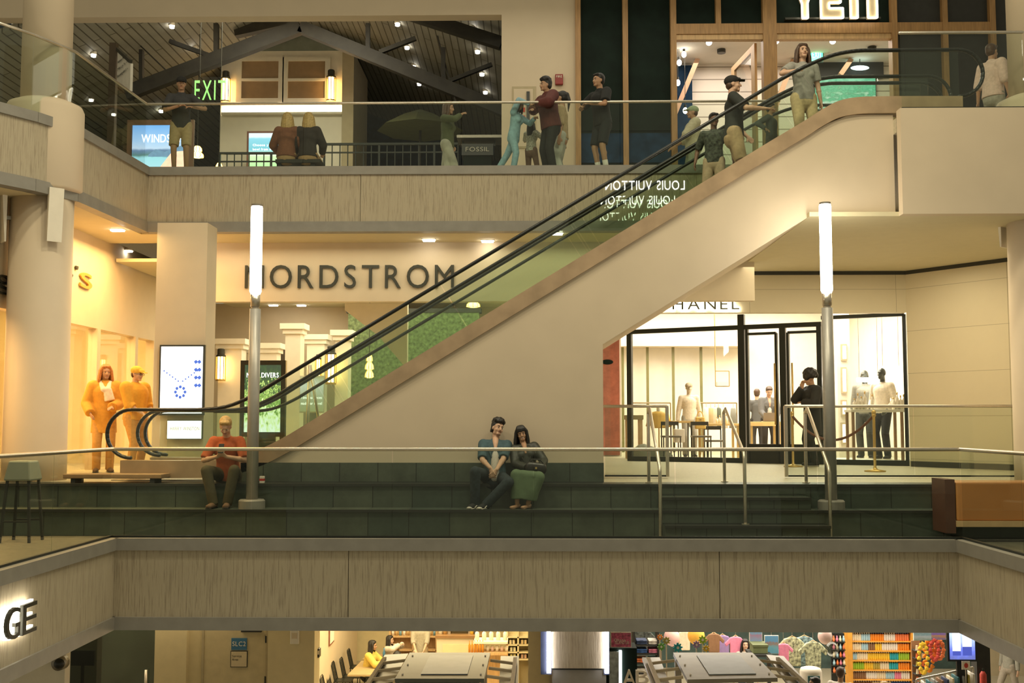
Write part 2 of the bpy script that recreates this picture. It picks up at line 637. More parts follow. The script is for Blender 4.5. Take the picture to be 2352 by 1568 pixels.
# beige wall, end of the upper walkway
struct(MB().box(-.56, .86, 20.5, 20.8, UF, 11.5).build('wall_upper_pier', M['wall']))
struct(MB().box(-11, -.56, 20.5, 20.8, 9.27, 11.5).build('wall_upper_header', M['wall']))
mb = MB()
mb.box(-14, -.4, 33.5, 33.7, UF, 12)
mb.box(-14, -13.8, 20.5, 33.5, UF, 12)
mb.box(-.56, -.4, 20.8, 33.5, UF, 12)
struct(mb.build('wall_upper_hall', M['navy']))
RX, RZ, RS = -5.1, 11.1, .38
def roofz(x):
    return RZ - RS * abs(x - RX)
mb = MB()
for x in (-13.8, -.5):
    mb.hexa([(RX, 20.8, RZ), (x, 20.8, roofz(x)), (x, 33.6, roofz(x)), (RX, 33.6, RZ),
             (RX, 20.8, RZ + .1), (x, 20.8, roofz(x) + .1), (x, 33.6, roofz(x) + .1), (RX, 33.6, RZ + .1)])
struct(mb.build('ceiling_hall', M['plank']))
# upper right shop front wall backing
struct(MB().box(6.98, 9.2, 20.5, 20.7, UF, 11.5).build('wall_shop_right', M['charcoal']))
struct(MB().box(.86, 9.2, 20.72, 20.8, 9.0, 11.5).build('wall_shop_header', M['dgreen']))
mb = MB().box(2.75, 8.2, 23.6, 23.8, UF, 9.3)
struct(mb.build('wall_shop_back', M['shiplap']))
struct(MB().box(2.6, 2.75, 20.8, 23.6, UF, 9.3).build('wall_shop_left', M['charcoal']))
struct(MB().box(8.2, 8.35, 20.8, 23.6, UF, 9.3).build('wall_shop_side', M['white']))
struct(MB().box(2.6, 8.3, 20.8, 23.8, 9.3, 9.4).build('ceiling_shop', M['ceilw']))
# boutique below: header wall, side wall, room
struct(MB().box(.9, 6.93, 20.2, 20.42, 3.47, 4.17).build('wall_boutique_header', M['panel']))
struct(wallseg('wall_right', [(6.93, 20.2), (8.9, 17.5)], LZ, 4.17, .2, M['panel']))
mb = MB()
mb.box(.9, 6.93, 20.19, 20.45, 4.17, 4.25)
struct(mb.build('trim_shadow_gap', M['nose']))
struct(wallseg('trim_shadow_gap_right', [(6.93, 20.19), (8.9, 17.49)], 4.17, 4.25, .2, M['nose']))
struct(wallseg('baseboard_right', [(6.93, 20.17), (8.9, 17.47)], LZ, LZ + .1, .05, M['nose']))
struct(MB().box(-.5, 10, 30, 30.2, LZ, 5.0).build('wall_boutique_back', M['white']))
struct(MB().box(8.6, 8.8, 20.4, 30, LZ, 5.0).build('wall_boutique_side', M['white']))
struct(MB().box(.6, .8, 20.4, 30, LZ, 5.0).build('wall_boutique_left', M['cream']))
struct(MB().box(.8, 8.6, 20.45, 30, 4.85, 4.95).build('ceiling_boutique', M['white']))
# warm shops on the left of the landing
WX = -7.45
struct(MB().box(WX - .2, WX, 12.6, 21.5, 3.05, 4.66).build('wall_left', M['cream']))
struct(MB().box(-11.5, -11.3, 12.6, 27, LZ, 4.6).build('wall_left_shop_back', M['pale']))
struct(MB().box(-11.4, WX - .2, 21.5, 21.7, LZ, 4.6).build('wall_left_shop_end', M['pale']))
struct(MB().box(-11.4, WX - .2, 12.6, 21.5, 4.0, 4.08).build('ceiling_left_shop', M['white']))
struct(MB().box(-5.92, -5.12, 17.03, 17.55, LZ, 4.6).build('wall_pier_left', M['cream']))
# lower storey
struct(MB().box(-13, 13, 13.06, 31, -.93, -.80).build('ceiling_lower', M['ceil']))
struct(MB().box(-14, 14, 6, 33, LF - .2, LF).build('floor_lower', M['terr']))
struct(MB().box(-13, 13, 31, 31.2, LF, -1.0).build('wall_lower_back', M['pale']))
# the dark shop front across the atrium behind the photographer, which the glass of the moving stairs mirrors
struct(MB().box(1.2, 6.0, -4.5, -4.3, 7.6, 10.6).build('wall_opposite', M['charcoal']))


# ------------------------------------------------------------------ round columns
def column(cx, cy, label, side):
    t = thing('round_column', label, 'column', (cx, cy, LZ))
    MB().lathe((cx, cy, 0), [(.43, LZ), (.43, LZ + .38), (.425, LZ + .4), (.425, 4.75)], 40).build('shaft', M['wall'], t, True)
    MB().lathe((cx, cy, 0), [(.34, 6.0), (.34, 11)], 40).build('upper_shaft', M['wall'], t, True)
    MB().lathe((cx, cy, 0), [(.50, 4.72), (.53, 4.76), (.53, 5.90), (.50, 5.97), (.37, 6.03)], 40).build('collar', M['wall'], t, True)
    for a in ((-.85, .75) if side < 0 else (-2.4,)):
        d = V((math.sin(a), -math.cos(a), 0))
        c = V((cx, cy, 0)) + d * .50
        u = V((d.y, -d.x, 0))
        p = MB().hexa([c + u * s * .10 + d * e + V((0, 0, z)) for z in (3.95, 4.70) for s, e in ((-1, 0), (1, 0), (1, .07 if z > 4.3 else .02), (-1, .07 if z > 4.3 else .02))])
        sp = p.build('wall_speaker', M['white'], t)
        MB().beam(c - d * .1 + V((0, 0, 4.3)), c + V((0, 0, 4.3)), .05, .05).build('bracket', M['dsteel'], sp if False else t)
    return t


column(-6.98, 15.3, 'thick round beige column at the left, with long white speakers under its collar', -1)
column(7.14, 15.3, 'thick round beige column cut by the right edge of the view, one slanted speaker on it', 1)


# ------------------------------------------------------------------ glass railings
def railing(name, label, pts, zb, zt, rail_r=.022, plen=1.6, posts=(), gap=.02, glassm=None, off=0.0):
    t = thing(name, label, 'railing', (pts[0][0], pts[0][1], zb))
    for (x0, y0), (x1, y1) in zip(pts, pts[1:]):
        A, B = V((x0, y0, 0)), V((x1, y1, 0))
        L = (B - A).length
        n = max(1, round(L / plen))
        d = (B - A) / L
        nn = V((-d.y, d.x, 0)) * .006
        for i in range(n):
            P, Q = A + d * (L * i / n + .005), A + d * (L * (i + 1) / n - .005)
            MB().hexa([P - nn + V((0, 0, zb)), Q - nn + V((0, 0, zb)), Q + nn + V((0, 0, zb)), P + nn + V((0, 0, zb)),
                       P - nn + V((0, 0, zt)), Q - nn + V((0, 0, zt)), Q + nn + V((0, 0, zt)), P + nn + V((0, 0, zt))]).build('glass_panel', glassm or M['glassd'], t)
    mb = MB()
    mb.tube([V((x, y, zt)) for x, y in pts], rail_r, 12)
    mb.build('handrail', M['steel'], t, True)
    mb = MB()
    for (x0, y0), (x1, y1) in zip(pts, pts[1:]):
        mb.beam((x0, y0, zb + .012), (x1, y1, zb + .012), .035, .024)
    mb.build('base_channel', M['blackm'], t)
    for x, y in posts:
        MB().beam((x, y, zb), (x, y, zt), .045, .045, up=V((0, 1, 0))).build('post', M['steel'], t)
    return t


railing('glass_railing', 'long glass railing with a steel top tube along the front of the middle walkway', [(-4.98, 12.97), (5.03, 12.97)], .09, 1.13)
railing('glass_railing', 'glass railing running towards the viewer on the left of the atrium, middle storey', [(-4.98, 5.0), (-4.98, 12.96)], .09, 1.13)
railing('glass_railing', 'glass railing running towards the viewer on the right of the atrium, middle storey', [(5.03, 12.96), (5.03, 5.0)], .09, 1.13)
railing('glass_railing', 'upper storey glass railing in front of the leaning children and the dark panels', [(-6.48, 17.98), (4.15, 17.98)], 5.70, 6.80, plen=2.4, glassm=M['glass'])
railing('glass_railing', 'upper storey glass railing along the left edge, beside the directory post', [(-7.15, 14.2), (-6.88, 14.66), (-6.60, 15.36), (-6.48, 17.97)], 5.70, 6.80, plen=2.4, glassm=M['glass'])
railing('glass_railing', 'short upper glass railing over the round end of the moving stairs', [(5.04, 14.66), (6.7, 14.66)], 5.69, 6.75, glassm=M['glass'])
y = 16.0
railing('landing_railing', 'short glass railing with square steel frame on the landing, left of the stairs', [(1.07, y), (1.98, y)], LZ + .02, 1.68, .022, posts=[(1.98, y)])
railing('landing_railing', 'long glass railing with steel frame on the landing, behind the right lamp post', [(3.70, y), (7.4, y)], LZ + .02, 1.68, .022, posts=[(3.70, y)], plen=1.9)

# handrails of the little stairs
def stair_rail(label, x, y0, y1, za, zb, offs):
    t = thing('stair_handrail', label, 'handrail', (x, y1, 0))
    p = [V((x, y1, za)), V((x, y1, za + .93)), V((x + offs * .15, y1 - .1, za + .99)), V((x + offs, y0 + .05, zb + .90)), V((x + offs, y0, zb + .82)), V((x + offs, y0, zb))]
    MB().tube(p, .022, 10).build('rail', M['steel'], t, True)
    for q in (p[0], p[-1]):
        MB().cyl(q, q + V((0, 0, .012)), .05).build('foot_plate', M['steel'], t)
    return t


stair_rail('bent steel handrail in the middle of the short stairs', 2.62, 13.85, 14.95, LZ, .17, .06)
stair_rail('steel handrail on the left side of the short stairs', 1.57, 13.78, 14.7, LZ, 0, .04)
stair_rail('steel handrail on the right side of the short stairs, beside the lamp post', 3.66, 13.78, 14.7, LZ, 0, .06)


# ------------------------------------------------------------------ lamp posts
def lamp(x, label):
    y = 14.2
    t = thing('lamp_post', label, 'lamp', (x, y, TZ))
    MB().lathe((x, y, 0), [(.17, TZ), (.17, TZ + .10), (.15, TZ + .12), (.088, TZ + .12)], 32).build('base', M['band'], t, False)
    MB().cyl((x, y, TZ + .1), (x, y, 2.93), .076, .072, 32).build('pole', mat('satin_grey_pole', (.42, .40, .36), .4, .4), t, True)
    MB().cyl((x, y, 2.96), (x, y, 3.12), .062, None, 32).cyl((x, y, 2.93), (x, y, 2.96), .05, None, 32).build('collar', M['steel'], t, True)
    MB().lathe((x, y, 0), [(.060, 3.12), (.066, 3.14), (.076, 3.16), (.076, 4.27), (.07, 4.29)], 32).build('light_tube', M['tube'], t, True)
    MB().cyl((x, y, 4.29), (x, y, 4.315), .074, None, 32).build('cap', M['dsteel'], t)


lamp(-3.62, 'tall lamp post with a glowing tube, in front of the foot of the moving stairs')
lamp(3.85, 'tall lamp post with a glowing tube on the right, beside the short stairs')


# ------------------------------------------------------------------ moving stairs
LOW = [(-5.6, .93), (-4.5, .93), (-4.15, .95), (-3.75, 1.06), (-3.3, 1.28), (3.3, 5.31), (3.8, 5.61), (4.05, 5.77), (4.25, 5.87), (4.5, 5.92), (4.8, 5.93), (5.95, 5.93)]
TOP = [(-5.5, 1.62), (-4.6, 1.62), (-4.2, 1.66), (-3.85, 1.80), (-3.5, 2.01), (3.5, 6.22), (3.93, 6.44), (4.25, 6.56), (4.55, 6.61), (4.8, 6.615), (5.95, 6.615)]


def smooth_path(p, n=4):
    out = []
    q = [p[0]] + p + [p[-1]]
    for i in range(1, len(q) - 2):
        a, b, c, d = (V(v) for v in q[i - 1:i + 3])
        if (c - b).length > 3:
            out.append(tuple(b)); continue
        for k in range(n):
            t = k / n
            # tangents limited by the shorter neighbour so long straight runs stay straight
            l = (c - b).length
            m0 = ((c - b).normalized() + ((b - a).normalized() if (b - a).length else (c - b).normalized())) / 2 * l
            m1 = ((c - b).normalized() + ((d - c).normalized() if (d - c).length else (c - b).normalized())) / 2 * l
            r = b * (2 * t ** 3 - 3 * t * t + 1) + m0 * (t ** 3 - 2 * t * t + t) + c * (3 * t * t - 2 * t ** 3) + m1 * (t ** 3 - t * t)
            out.append((r.x, r.y))
    out.append(p[-1])
    return out


def interp(path, x):
    for (a, za), (b, zb) in zip(path, path[1:]):
        if x <= b:
            u = (x - a) / (b - a)
            return za + (zb - za) * max(u, -.2)
    return path[-1][1]


def escalator(y0, label):
    t = thing('escalator', label, 'escalator', (0, y0, LZ))
    for s, yy in ((0, y0 + .08), (1, y0 + 1.24)):
        # decking strip
        LS = smooth_path(LOW)
        MB().prism([(x, z) for x, z in LS] + [(x, z - .235) for x, z in LS[::-1]], 'Y', yy - .09, yy + .13).build('side_trim', M['copper'], t)
        # glass
        cuts = [-5.5, -4.35, -3.1, -1.25, .6, 2.45, 3.75, 5.2, 5.95]
        def at(x, which):
            return interp(LOW if which else TOP, x)
        for a, b in zip(cuts, cuts[1:]):
            n = 8
            def shift(x):
                return .36 if -3.4 < x < 3.9 else 0
            up = [(a + .006 + (b - a - .012) * i / n) for i in range(n + 1)]
            lo0, lo1 = a + shift(a) + .006, b + shift(b) - .006
            lo = [lo0 + (lo1 - lo0) * i / n for i in range(n + 1)]
            poly = [(x, at(x, 1) + .001) for x in lo] + [(x, at(x, 0) - .02) for x in up[::-1]]
            MB().prism(poly, 'Y', yy + .012, yy + .024).build('glass_panel', M['glass'], t)
        # handrail with newel loops
        pts = []
        for k in range(0, 17):
            th = -PI / 2 - k / 16 * PI
            pts.append((-5.5 + .33 * math.cos(th), 1.29 + .33 * math.sin(th)))
        pts += smooth_path(TOP)[4:-4]
        for k in range(0, 17):
            th = PI / 2 - k / 16 * PI
            pts.append((5.95 + .33 * math.cos(th), 6.285 + .33 * math.sin(th)))
        mb = MB()
        for (a, za), (b, zb) in zip(pts, pts[1:]):
            mb.cap((a, yy + .018, za), (b, yy + .018, zb), (.04, .026), (.04, .026), side=(0, 1, 0), n=10, k=3)
        mb.build('handrail', M['black'], t, True)
    # steps
    for i in range(27):
        x = -3.85 + i * .311
        z = LZ + .02 + max(0, min(i * .19, UF - LZ - .02))
        MB().box(x, x + .36, y0 + .22, y0 + 1.17, z - .17, z).build('step', M['dsteel'], t)
    for a, b, z in ((-5.8, -3.85, LZ), (4.55, 5.9, UF)):
        MB().box(a, b, y0 + .2, y0 + 1.2, z, z + .02).build('comb_plate', M['steel'], t)
    return t


escalator(14.87, 'moving stairs on the near side, with glass sides and copper trim, carrying the shoppers')
escalator(16.35, 'second set of moving stairs running right behind the near one')
# ------------------------------------------------------------------ upper hall: trusses, house front, screens
def truss(Y, label, a, b, w=.3):
    t = thing('roof_truss', label, 'beam', (a[0], Y, a[1]))
    return t


t = thing('roof_truss', 'dark timber roof truss in the hall, its low beams meeting over the house front', 'beam', (RX, 23.5, 9.9))
P = lambda px, py, Y=23.5: onY(px, py, Y)
for nm, a, b, w, h in (('lower_chord', P(690, 62), P(290, 215), .2, .30), ('lower_chord', P(690, 62), P(1160, 255), .2, .27),
                       ('strut', P(497, 55), P(497, 128), .12, .10), ('strut', P(390, 95), P(482, 128), .1, .09), ('strut', P(325, 115), P(325, 185), .12, .08),
                       ('strut', P(845, 55), P(845, 120), .12, .09), ('strut', P(872, 120), P(955, 88), .1, .09), ('strut', P(1018, 110), P(1018, 182), .1, .09),
                       ('strut', P(1035, 185), P(1130, 148), .1, .08), ('tie_rod', P(998, 58), P(1046, 232), .03, .03), ('tie_rod', P(260, 45), P(385, 165), .03, .03)):
    MB().beam(a, b, w, h).build(nm, M['dwood'], t)
t = thing('roof_beam', 'dark sloping roof beam at the upper right of the hall, beside the beige pier', 'beam', P(940, 35, 21.6))
MB().beam(P(930, 28, 21.6), P(1152, 100, 21.6), .2, .24).build('beam', M['dwood'], t)
t = thing('roof_beam', 'dark sloping roof beam high in the hall, above the left of the house front', 'beam', P(520, 60, 24.5))
MB().beam(P(540, 75, 24.5), P(700, 40, 24.5), .2, .22).build('beam', M['dwood'], t)

hy = 26.0
hx0, hz1 = XZ(508, 118, hy)
hx1, _ = XZ(790, 118, hy)
struct(MB().box(hx0, hx1, hy, hy + .3, UF, hz1).build('wall_house', M['white']))
gx, gz = XZ(665, 62, hy)
struct(MB().prism([(hx0, hz1), (hx1, hz1), (hx1 - .5, hz1 + .35), (gx + .4, gz), (gx - .4, gz), (hx0 + .5, hz1 + .35)], 'Y', hy, hy + .3).build('wall_house_gable', mat('grey_green_gable', (.22, .24, .20), .7)))
struct(MB().box(hx1, hx1 + .28, hy - .2, hy + 2, UF, hz1 - .1).build('wall_house_side', M['tan']))
for i, (a, b) in enumerate(((557, 640), (663, 747))):
    x0, z1 = XZ(a, 142, hy)
    x1, z0 = XZ(b, 227, hy)
    w = MB()
    for q in ((x0 - .13, x0, z0 - .1, z1 + .1), (x1, x1 + .13, z0 - .1, z1 + .1), (x0, x1, z1, z1 + .1), (x0, x1, z0 - .12, z0), (x0, x1, (z0 + z1) / 2 - .035, (z0 + z1) / 2 + .03)):
        w.box(q[0], q[1], hy - .07, hy - .002, q[2], q[3])
    fr = struct(w.build('window_%d' % (i + 1), M['white']))
    MB().box(x0, x1, hy - .03, hy - .005, z0, z1).build('blind', mat('brown_blind', (.33, .22, .12), .7), fr)
x0, z1 = XZ(512, 246, hy)
x1, z0 = XZ(788, 262, hy)
t = thing('cove_light', 'long glowing white light cove across the house front below its windows', 'lamp', ((x0 + x1) / 2, hy - .1, z0))
MB().box(x0, x1, hy - .10, hy - .01, z0 + .03, z1).build('diffuser', mat('cove_glow', (1, .95, .85), .4, emit=3.2, ecol=(1, .80, .56)), t)
MB().box(x0, x1, hy - .14, hy - .005, z0 - .03, z0 + .02).build('ledge', M['white'], t)


def sconce(px, py0, py1, Y, label, wpx=22, dome=True):
    c = onY(px, (py0 + py1) / 2, Y)
    z0, z1 = onY(px, py1, Y).z, onY(px, py0, Y).z
    r = wpx / 2 / F * Y
    t = thing('wall_lantern', label, 'lantern', (c.x, Y, z0), group=None)
    y = Y - r - .03
    MB().cyl((c.x, y, z0 + .02), (c.x, y, z1), r * .72, None, 14).build('glow', M['lampo'], t, True)
    for k in range(9):
        a = 2 * PI * k / 9
        MB().beam((c.x + r * math.cos(a), y + r * math.sin(a), z0), (c.x + r * math.cos(a), y + r * math.sin(a), z1), .016, .016, up=V((0, 1, 0))).build('bar', M['gold'], t)
    MB().lathe((c.x, y, 0), [(r, z1), (r, z1 + .03), (r * .75, z1 + .05), (r * .75, z1 + r * 1.5), (r * .6, z1 + r * 1.7)], 18).build('top_cap', M['sign'], t)
    MB().cyl((c.x, y, z0 - .03), (c.x, y, z0), r * 1.05, None, 18).build('bottom_ring', M['gold'], t)
    MB().box(c.x - r * .5, c.x + r * .5, y, Y, z1 + .06, z1 + .12).build('bracket', M['sign'], t)
    return t


sconce(522, 186, 236, hy, 'lit amber wall lantern on the house front, left of its two windows')
sconce(763, 183, 234, hy, 'lit amber wall lantern on the house front, right of its two windows')

# directory post and hanging exit sign
c = onY(262, 100, 20.0)
t = thing('directory_post', 'dark post carrying a white direction panel with arrows, behind the upper left railing', 'sign', (c.x, 20, UF))
MB().box(c.x - .065, c.x + .065, 19.94, 20.06, UF, c.z).build('post', mat('brown_black_post', (.07, .045, .022), .5), t)
a, b = onY(270, 118, 19.95), onY(300, 146, 19.3)
lo0, lo1 = onY(270, 185, 19.95).z, onY(300, 209, 19.3).z
MB().hexa([a * 1 + V((0, 0, lo0 - a.z)), b + V((0, 0, lo1 - b.z)), b + V((.04, .02, lo1 - b.z)), a + V((.04, .02, lo0 - a.z)), a, b, b + V((.04, .02, 0)), a + V((.04, .02, 0))]).build('panel', mat('off_white_panel', (.72, .68, .6), .5), t)
MB().beam(a + V((.0, 0, .04)), b + V((0, 0, .04)), .06, .06).build('panel_frame', M['sign'], t)
ax = (b - a); ax.z = 0; ax.normalize()
for k, (s, u) in enumerate((('Neiman Marcus ^', .36), ("Macy's >", .58), ("Bloomingdale's >", .80))):
    o = a + (b - a) * .1 + V((0, 0, -.62 * u)) - V((0, .012, 0)) + ax.cross(V((0, 0, 1))) * .012
    lettering(s, o, ax, (0, 0, 1), .62, .055, .002, M['sign'], t, False, 'lettering')
x0, z0 = XZ(447, 230, 22.0)
x1, z1 = XZ(519, 182, 22.0)
t = thing('exit_sign', 'hanging clear exit sign with pale green letters, left of the house front', 'sign', (x0, 22, z0))
lettering('EXIT', (x0, 21.99, z0), (1, 0, 0), (0, 0, 1), x1 - x0, z1 - z0, .015, mat('green_sign_glow', (.3, .7, .25), .5, emit=.30, ecol=(.22, .62, .14)), t, True, 'letter', .2)
MB().box(x0 - .06, x1 + .06, 22, 22.012, z0 - .05, z1 + .05).build('clear_plate', M['clear'], t)
for x in (x0 + .1, x1 - .1):
    MB().cyl((x, 22.006, z1 + .05), (x, 22.006, roofz(x)), .008, None, 8).build('hanger', M['sign'], t)


def screen_mat(name, stops, strength, axis=2, noise=.03, scale=5):
    """picture bands by height in the panel's own box"""
    m = bpy.data.materials.new(name)
    m.use_nodes = True
    nt = m.node_tree
    b = nt.nodes['Principled BSDF']
    tc = nt.nodes.new('ShaderNodeTexCoord')
    sp = nt.nodes.new('ShaderNodeSeparateXYZ')
    nz = nt.nodes.new('ShaderNodeTexNoise')
    nz.inputs['Scale'].default_value = scale
    nz.inputs['Detail'].default_value = 5
    mn = nt.nodes.new('ShaderNodeMath'); mn.operation = 'SUBTRACT'
    mn.inputs[1].default_value = .5
    ad = nt.nodes.new('ShaderNodeMath'); ad.operation = 'MULTIPLY_ADD'
    ad.inputs[1].default_value = noise
    rp = nt.nodes.new('ShaderNodeValToRGB')
    e = rp.color_ramp.elements
    while len(e) < len(stops):
        e.new(.5)
    for el, (p, c) in zip(e, stops):
        el.position = p; el.color = tuple(c) + (1,)
    L = nt.links.new
    L(tc.outputs['Generated'], sp.inputs[0])
    L(tc.outputs['Generated'], nz.inputs['Vector'])
    L(nz.outputs['Fac'], mn.inputs[0])
    L(mn.outputs[0], ad.inputs[0])
    L(sp.outputs[axis], ad.inputs[2])
    L(ad.outputs[0], rp.inputs['Fac'])
    b.inputs['Base Color'].default_value = (.02, .02, .02, 1)
    L(rp.outputs['Color'], b.inputs['Emission Color'])
    b.inputs['Emission Strength'].default_value = strength
    b.inputs['Roughness'].default_value = .3
    return m


def panel(name, label, px0, py0, px1, py1, Y, material, cat='screen', frame=.04, fm=None, th=.06, foot=None):
    x0, z1 = XZ(px0, py0, Y)
    x1, z0 = XZ(px1, py1, Y)
    t = thing(name, label, cat, ((x0 + x1) / 2, Y, z0 if foot is None else foot))
    MB().box(x0, x1, Y - .01, Y + th / 2, z0, z1).build('display', material, t)
    mb = MB()
    mb.box(x0 - frame, x1 + frame, Y + .005, Y + th, z0 - frame, z1 + frame)
    mb.build('casing', fm or M['sign'], t)
    return t, x0, x1, z0, z1


t, x0, x1, z0, z1 = panel('advert_screen', 'bright blue picture screen with white letters, sea and mountains, upper left', 305, 288, 430, 392, 22.5,
                          screen_mat('sea_picture', [(.0, (.45, .75, .85)), (.28, (.35, .72, .80)), (.33, (.10, .22, .20)), (.45, (.14, .24, .40)), (.50, (.55, .70, .90)), (.65, (.40, .62, .92)), (1, (.16, .42, .85))], .62, 2, .10), frame=.12, fm=mat('brown_casing', (.16, .09, .05), .5))
lettering('WINDSOR', (x0 + .20, 22.48, z1 - .37), (1, 0, 0), (0, 0, 1), (x1 - x0) * .76, .18, .006, mat('white_screen_letters', (1, 1, 1), .5, emit=1.0), t, False, 'lettering')
# mountain ridge and the pair in the picture as simple shapes on the screen
MB().prism([(x0 + .35, z0 + .34), (x0 + .5, z0 + .46), (x0 + .7, z0 + .40), (x0 + .9, z0 + .50), (x1, z0 + .56), (x1, z0 + .3), (x0 + .35, z0 + .3)], 'Y', 22.484, 22.488).build('mountains', mat('blue_ridge', (.1, .2, .35), .5, var=.4, scale=9, emit=.5, ecol=(.16, .28, .42)), t)
MB().prism([(x0 + .55, z0), (x0 + .85, z0 + .4), (x1 - .05, z0 + .42), (x1 - .02, z0)], 'Y', 22.478, 22.482).build('figure', mat('pink_figures', (.8, .5, .4), .5, var=.3, scale=7, emit=.7, ecol=(.9, .5, .36)), t)
t, x0, x1, z0, z1 = panel('menu_screen', 'small bright green and white menu screen behind the upper railing', 572, 306, 640, 392, 25.0,
                          screen_mat('menu_picture', [(0, (.40, .72, .30)), (.38, (.62, .85, .45)), (.42, (.80, .95, .70)), (.5, (.45, .75, .70)), (.56, (.18, .52, .62)), (.85, (.25, .6, .75)), (.9, (.75, .9, .95))], .7, 2, .03), frame=.05, fm=mat('red_brown_casing', (.18, .07, .05), .5))
for k, s in enumerate(('Choose your', 'bowl from our', 'fresh menu')):
    lettering(s, (x0 + .1, 24.98, z1 - .31 - k * .10), (1, 0, 0), (0, 0, 1), .5, .055, .004, mat('menu_letters', (1, 1, 1), .5, emit=1.2), t, False, 'lettering')

# black balustrade far back and the kiosk with its name board
def baluster_rail(label, px0, px1, py, Y):
    x0, x1 = onY(px0, py, Y).x, onY(px1, py, Y).x
    z1 = onY(px0, py, Y).z
    t = thing('black_balustrade', label, 'railing', (x0, Y, UF))
    MB().box(x0, x1, Y - .03, Y + .03, z1 - .045, z1).build('top_rail', M['blackm'], t)
    MB().box(x0, x1, Y - .015, Y + .015, z1 - .22, z1 - .19).build('mid_rail', M['blackm'], t)
    MB().box(x0, x1, Y - .02, Y + .02, UF + .06, UF + .1).build('bottom_rail', M['blackm'], t)
    n = int((x1 - x0) / .16)
    for i in range(n + 1):
        x = x0 + (x1 - x0) * i / n
        w = .022 if i % 7 == 0 else .01
        MB().box(x - w, x + w, Y - w, Y + w, UF if i % 7 == 0 else UF + .08, z1 - .04).build('baluster', M['blackm'], t)


baluster_rail('black metal balustrade in the upper hall, right of the seated pair', 745, 1052, 329, 23.0)
baluster_rail('black metal balustrade below the house front, left of the seated pair', 505, 640, 350, 23.4)
x0, z1 = XZ(1060, 330, 23)
x1, z0 = XZ(1133, 356, 23)
t = thing('kiosk', 'black kiosk with grey lettering on its board, beside the beige pier', 'kiosk', ((x0 + x1) / 2, 23, UF))
MB().box(x0, x1, 23, 23.5, z0, z1).build('name_board', M['black'], t)
MB().box(x0 + .04, x1 - .04, 23.03, 23.47, UF, z0).build('counter', M['dgreen'], t)
MB().box(x0 - .1, x1 + .2, 22.95, 23.6, z1 + .12, z1 + .18).build('roof_edge', M['dsteel'], t)
for x in (x0, x1):
    MB().box(x, x + .04, 23.2, 23.24, z1, z1 + .12).build('roof_post', M['blackm'], t)
lettering('FOSSIL', (x0 + .09, 22.995, z0 + .08), (1, 0, 0), (0, 0, 1), x1 - x0 - .18, .10, .01, M['dsteel'], t, True)
c = onY(1075, 296, 24)
t = thing('cafe_parasol', 'dim green parasol in the upper hall, behind the walking woman', 'parasol', (onY(965, 300, 26).x, 26, UF))
px = onY(965, 300, 26)
MB().lathe((px.x, 26, 0), [(1.05, onY(965, 300, 26).z), (.5, onY(965, 270, 26).z), (.04, onY(965, 252, 26).z)], 8).build('canopy', mat('olive_canvas', (.12, .13, .05), .8), t)
MB().cyl((px.x, 26, UF), (px.x, 26, onY(965, 300, 26).z), .03).build('pole', M['dwood'], t)

# little ceiling spots on the sloping planks
def on_roof(px, py):
    d = ray(px, py)
    best = None
    for s in (1, -1):   # z = RZ - RS*s*(x-RX)
        t = (RZ - RS * s * (0 - RX) - CAM.z) / (d.z + RS * s * d.x)
        p = CAM + d * t
        if (p.x - RX) * s >= 0 and t > 0:
            best = p
    return best


for i, (px, py) in enumerate(((215, 121), (395, 55), (447, 108), (370, 250), (913, 50), (935, 104), (950, 148), (963, 188), (1085, 60), (1097, 113), (1107, 165), (1115, 207), (1122, 242))):
    p = on_roof(px, py)
    if p is None or p.y > 33 or p.y < 21 or p.x < -13:
        p = onY(px, py, 22.5 if px < 600 else 24)
        p.z = min(p.z, roofz(p.x))
    p = p - V((0, 0, .04))
    side = 'left of the house front' if px < 600 else ('nearest the beige pier' if px > 1000 else 'over the dark blue wall')
    t = thing('spot_light', 'small lit ceiling spot on the sloping planks, ' + side, 'lamp', p, group='hall ceiling spots ' + side)
    MB().cyl(p - V((0, 0, .05)), p - V((0, 0, .0)), .05, .05, 12).build('lens', M['lampw'], t, True)
    MB().cyl(p, p + V((0, 0, .1)), .065, None, 12).build('housing', M['white'], t)

# on the beige pier: service door, red alarm
x0, z1 = XZ(1180, 205, 20.5)
x1, z0 = XZ(1224, 337, 20.5)
t = thing('service_door', 'flat beige service door with red notices, behind the child in light blue', 'door', ((x0 + x1) / 2, 20.5, z0))
MB().box(x0, x1, 20.475, 20.499, z0, z1).build('leaf', M['wall'], t)
MB().box(x0 - .03, x1 + .06, 20.483, 20.4995, z0 - .03, z1 + .05).build('frame', M['tan'], t)
MB().box(x1 - .12, x1 - .06, 20.44, 20.475, z1 - .62, z1 - .06).build('handle', M['black'], t)
for k, (pa, pb) in enumerate(((248, 258), (266, 279))):
    a, b = XZ(1187, pa, 20.5), XZ(1206, pb, 20.5)
    MB().box(a[0], b[0], 20.466, 20.474, b[1], a[1]).build('notice', mat('red_notice', (.55, .06, .03), .6), t)
x0, z1 = XZ(1275, 173, 20.5)
x1, z0 = XZ(1293, 196, 20.5)
t = thing('fire_alarm', 'red fire alarm box with white letters on the beige pier', 'alarm', ((x0 + x1) / 2, 20.5, z0))
MB().box(x0, x1, 20.42, 20.499, z0, z1).build('box', mat('alarm_red', (.25, .015, .012), .4), t, bevel=.008)
lettering('FIRE', (x0 + .02, 20.419, z1 - .07), (1, 0, 0), (0, 0, 1), x1 - x0 - .04, .045, .004, M['white'], t, False, 'lettering')

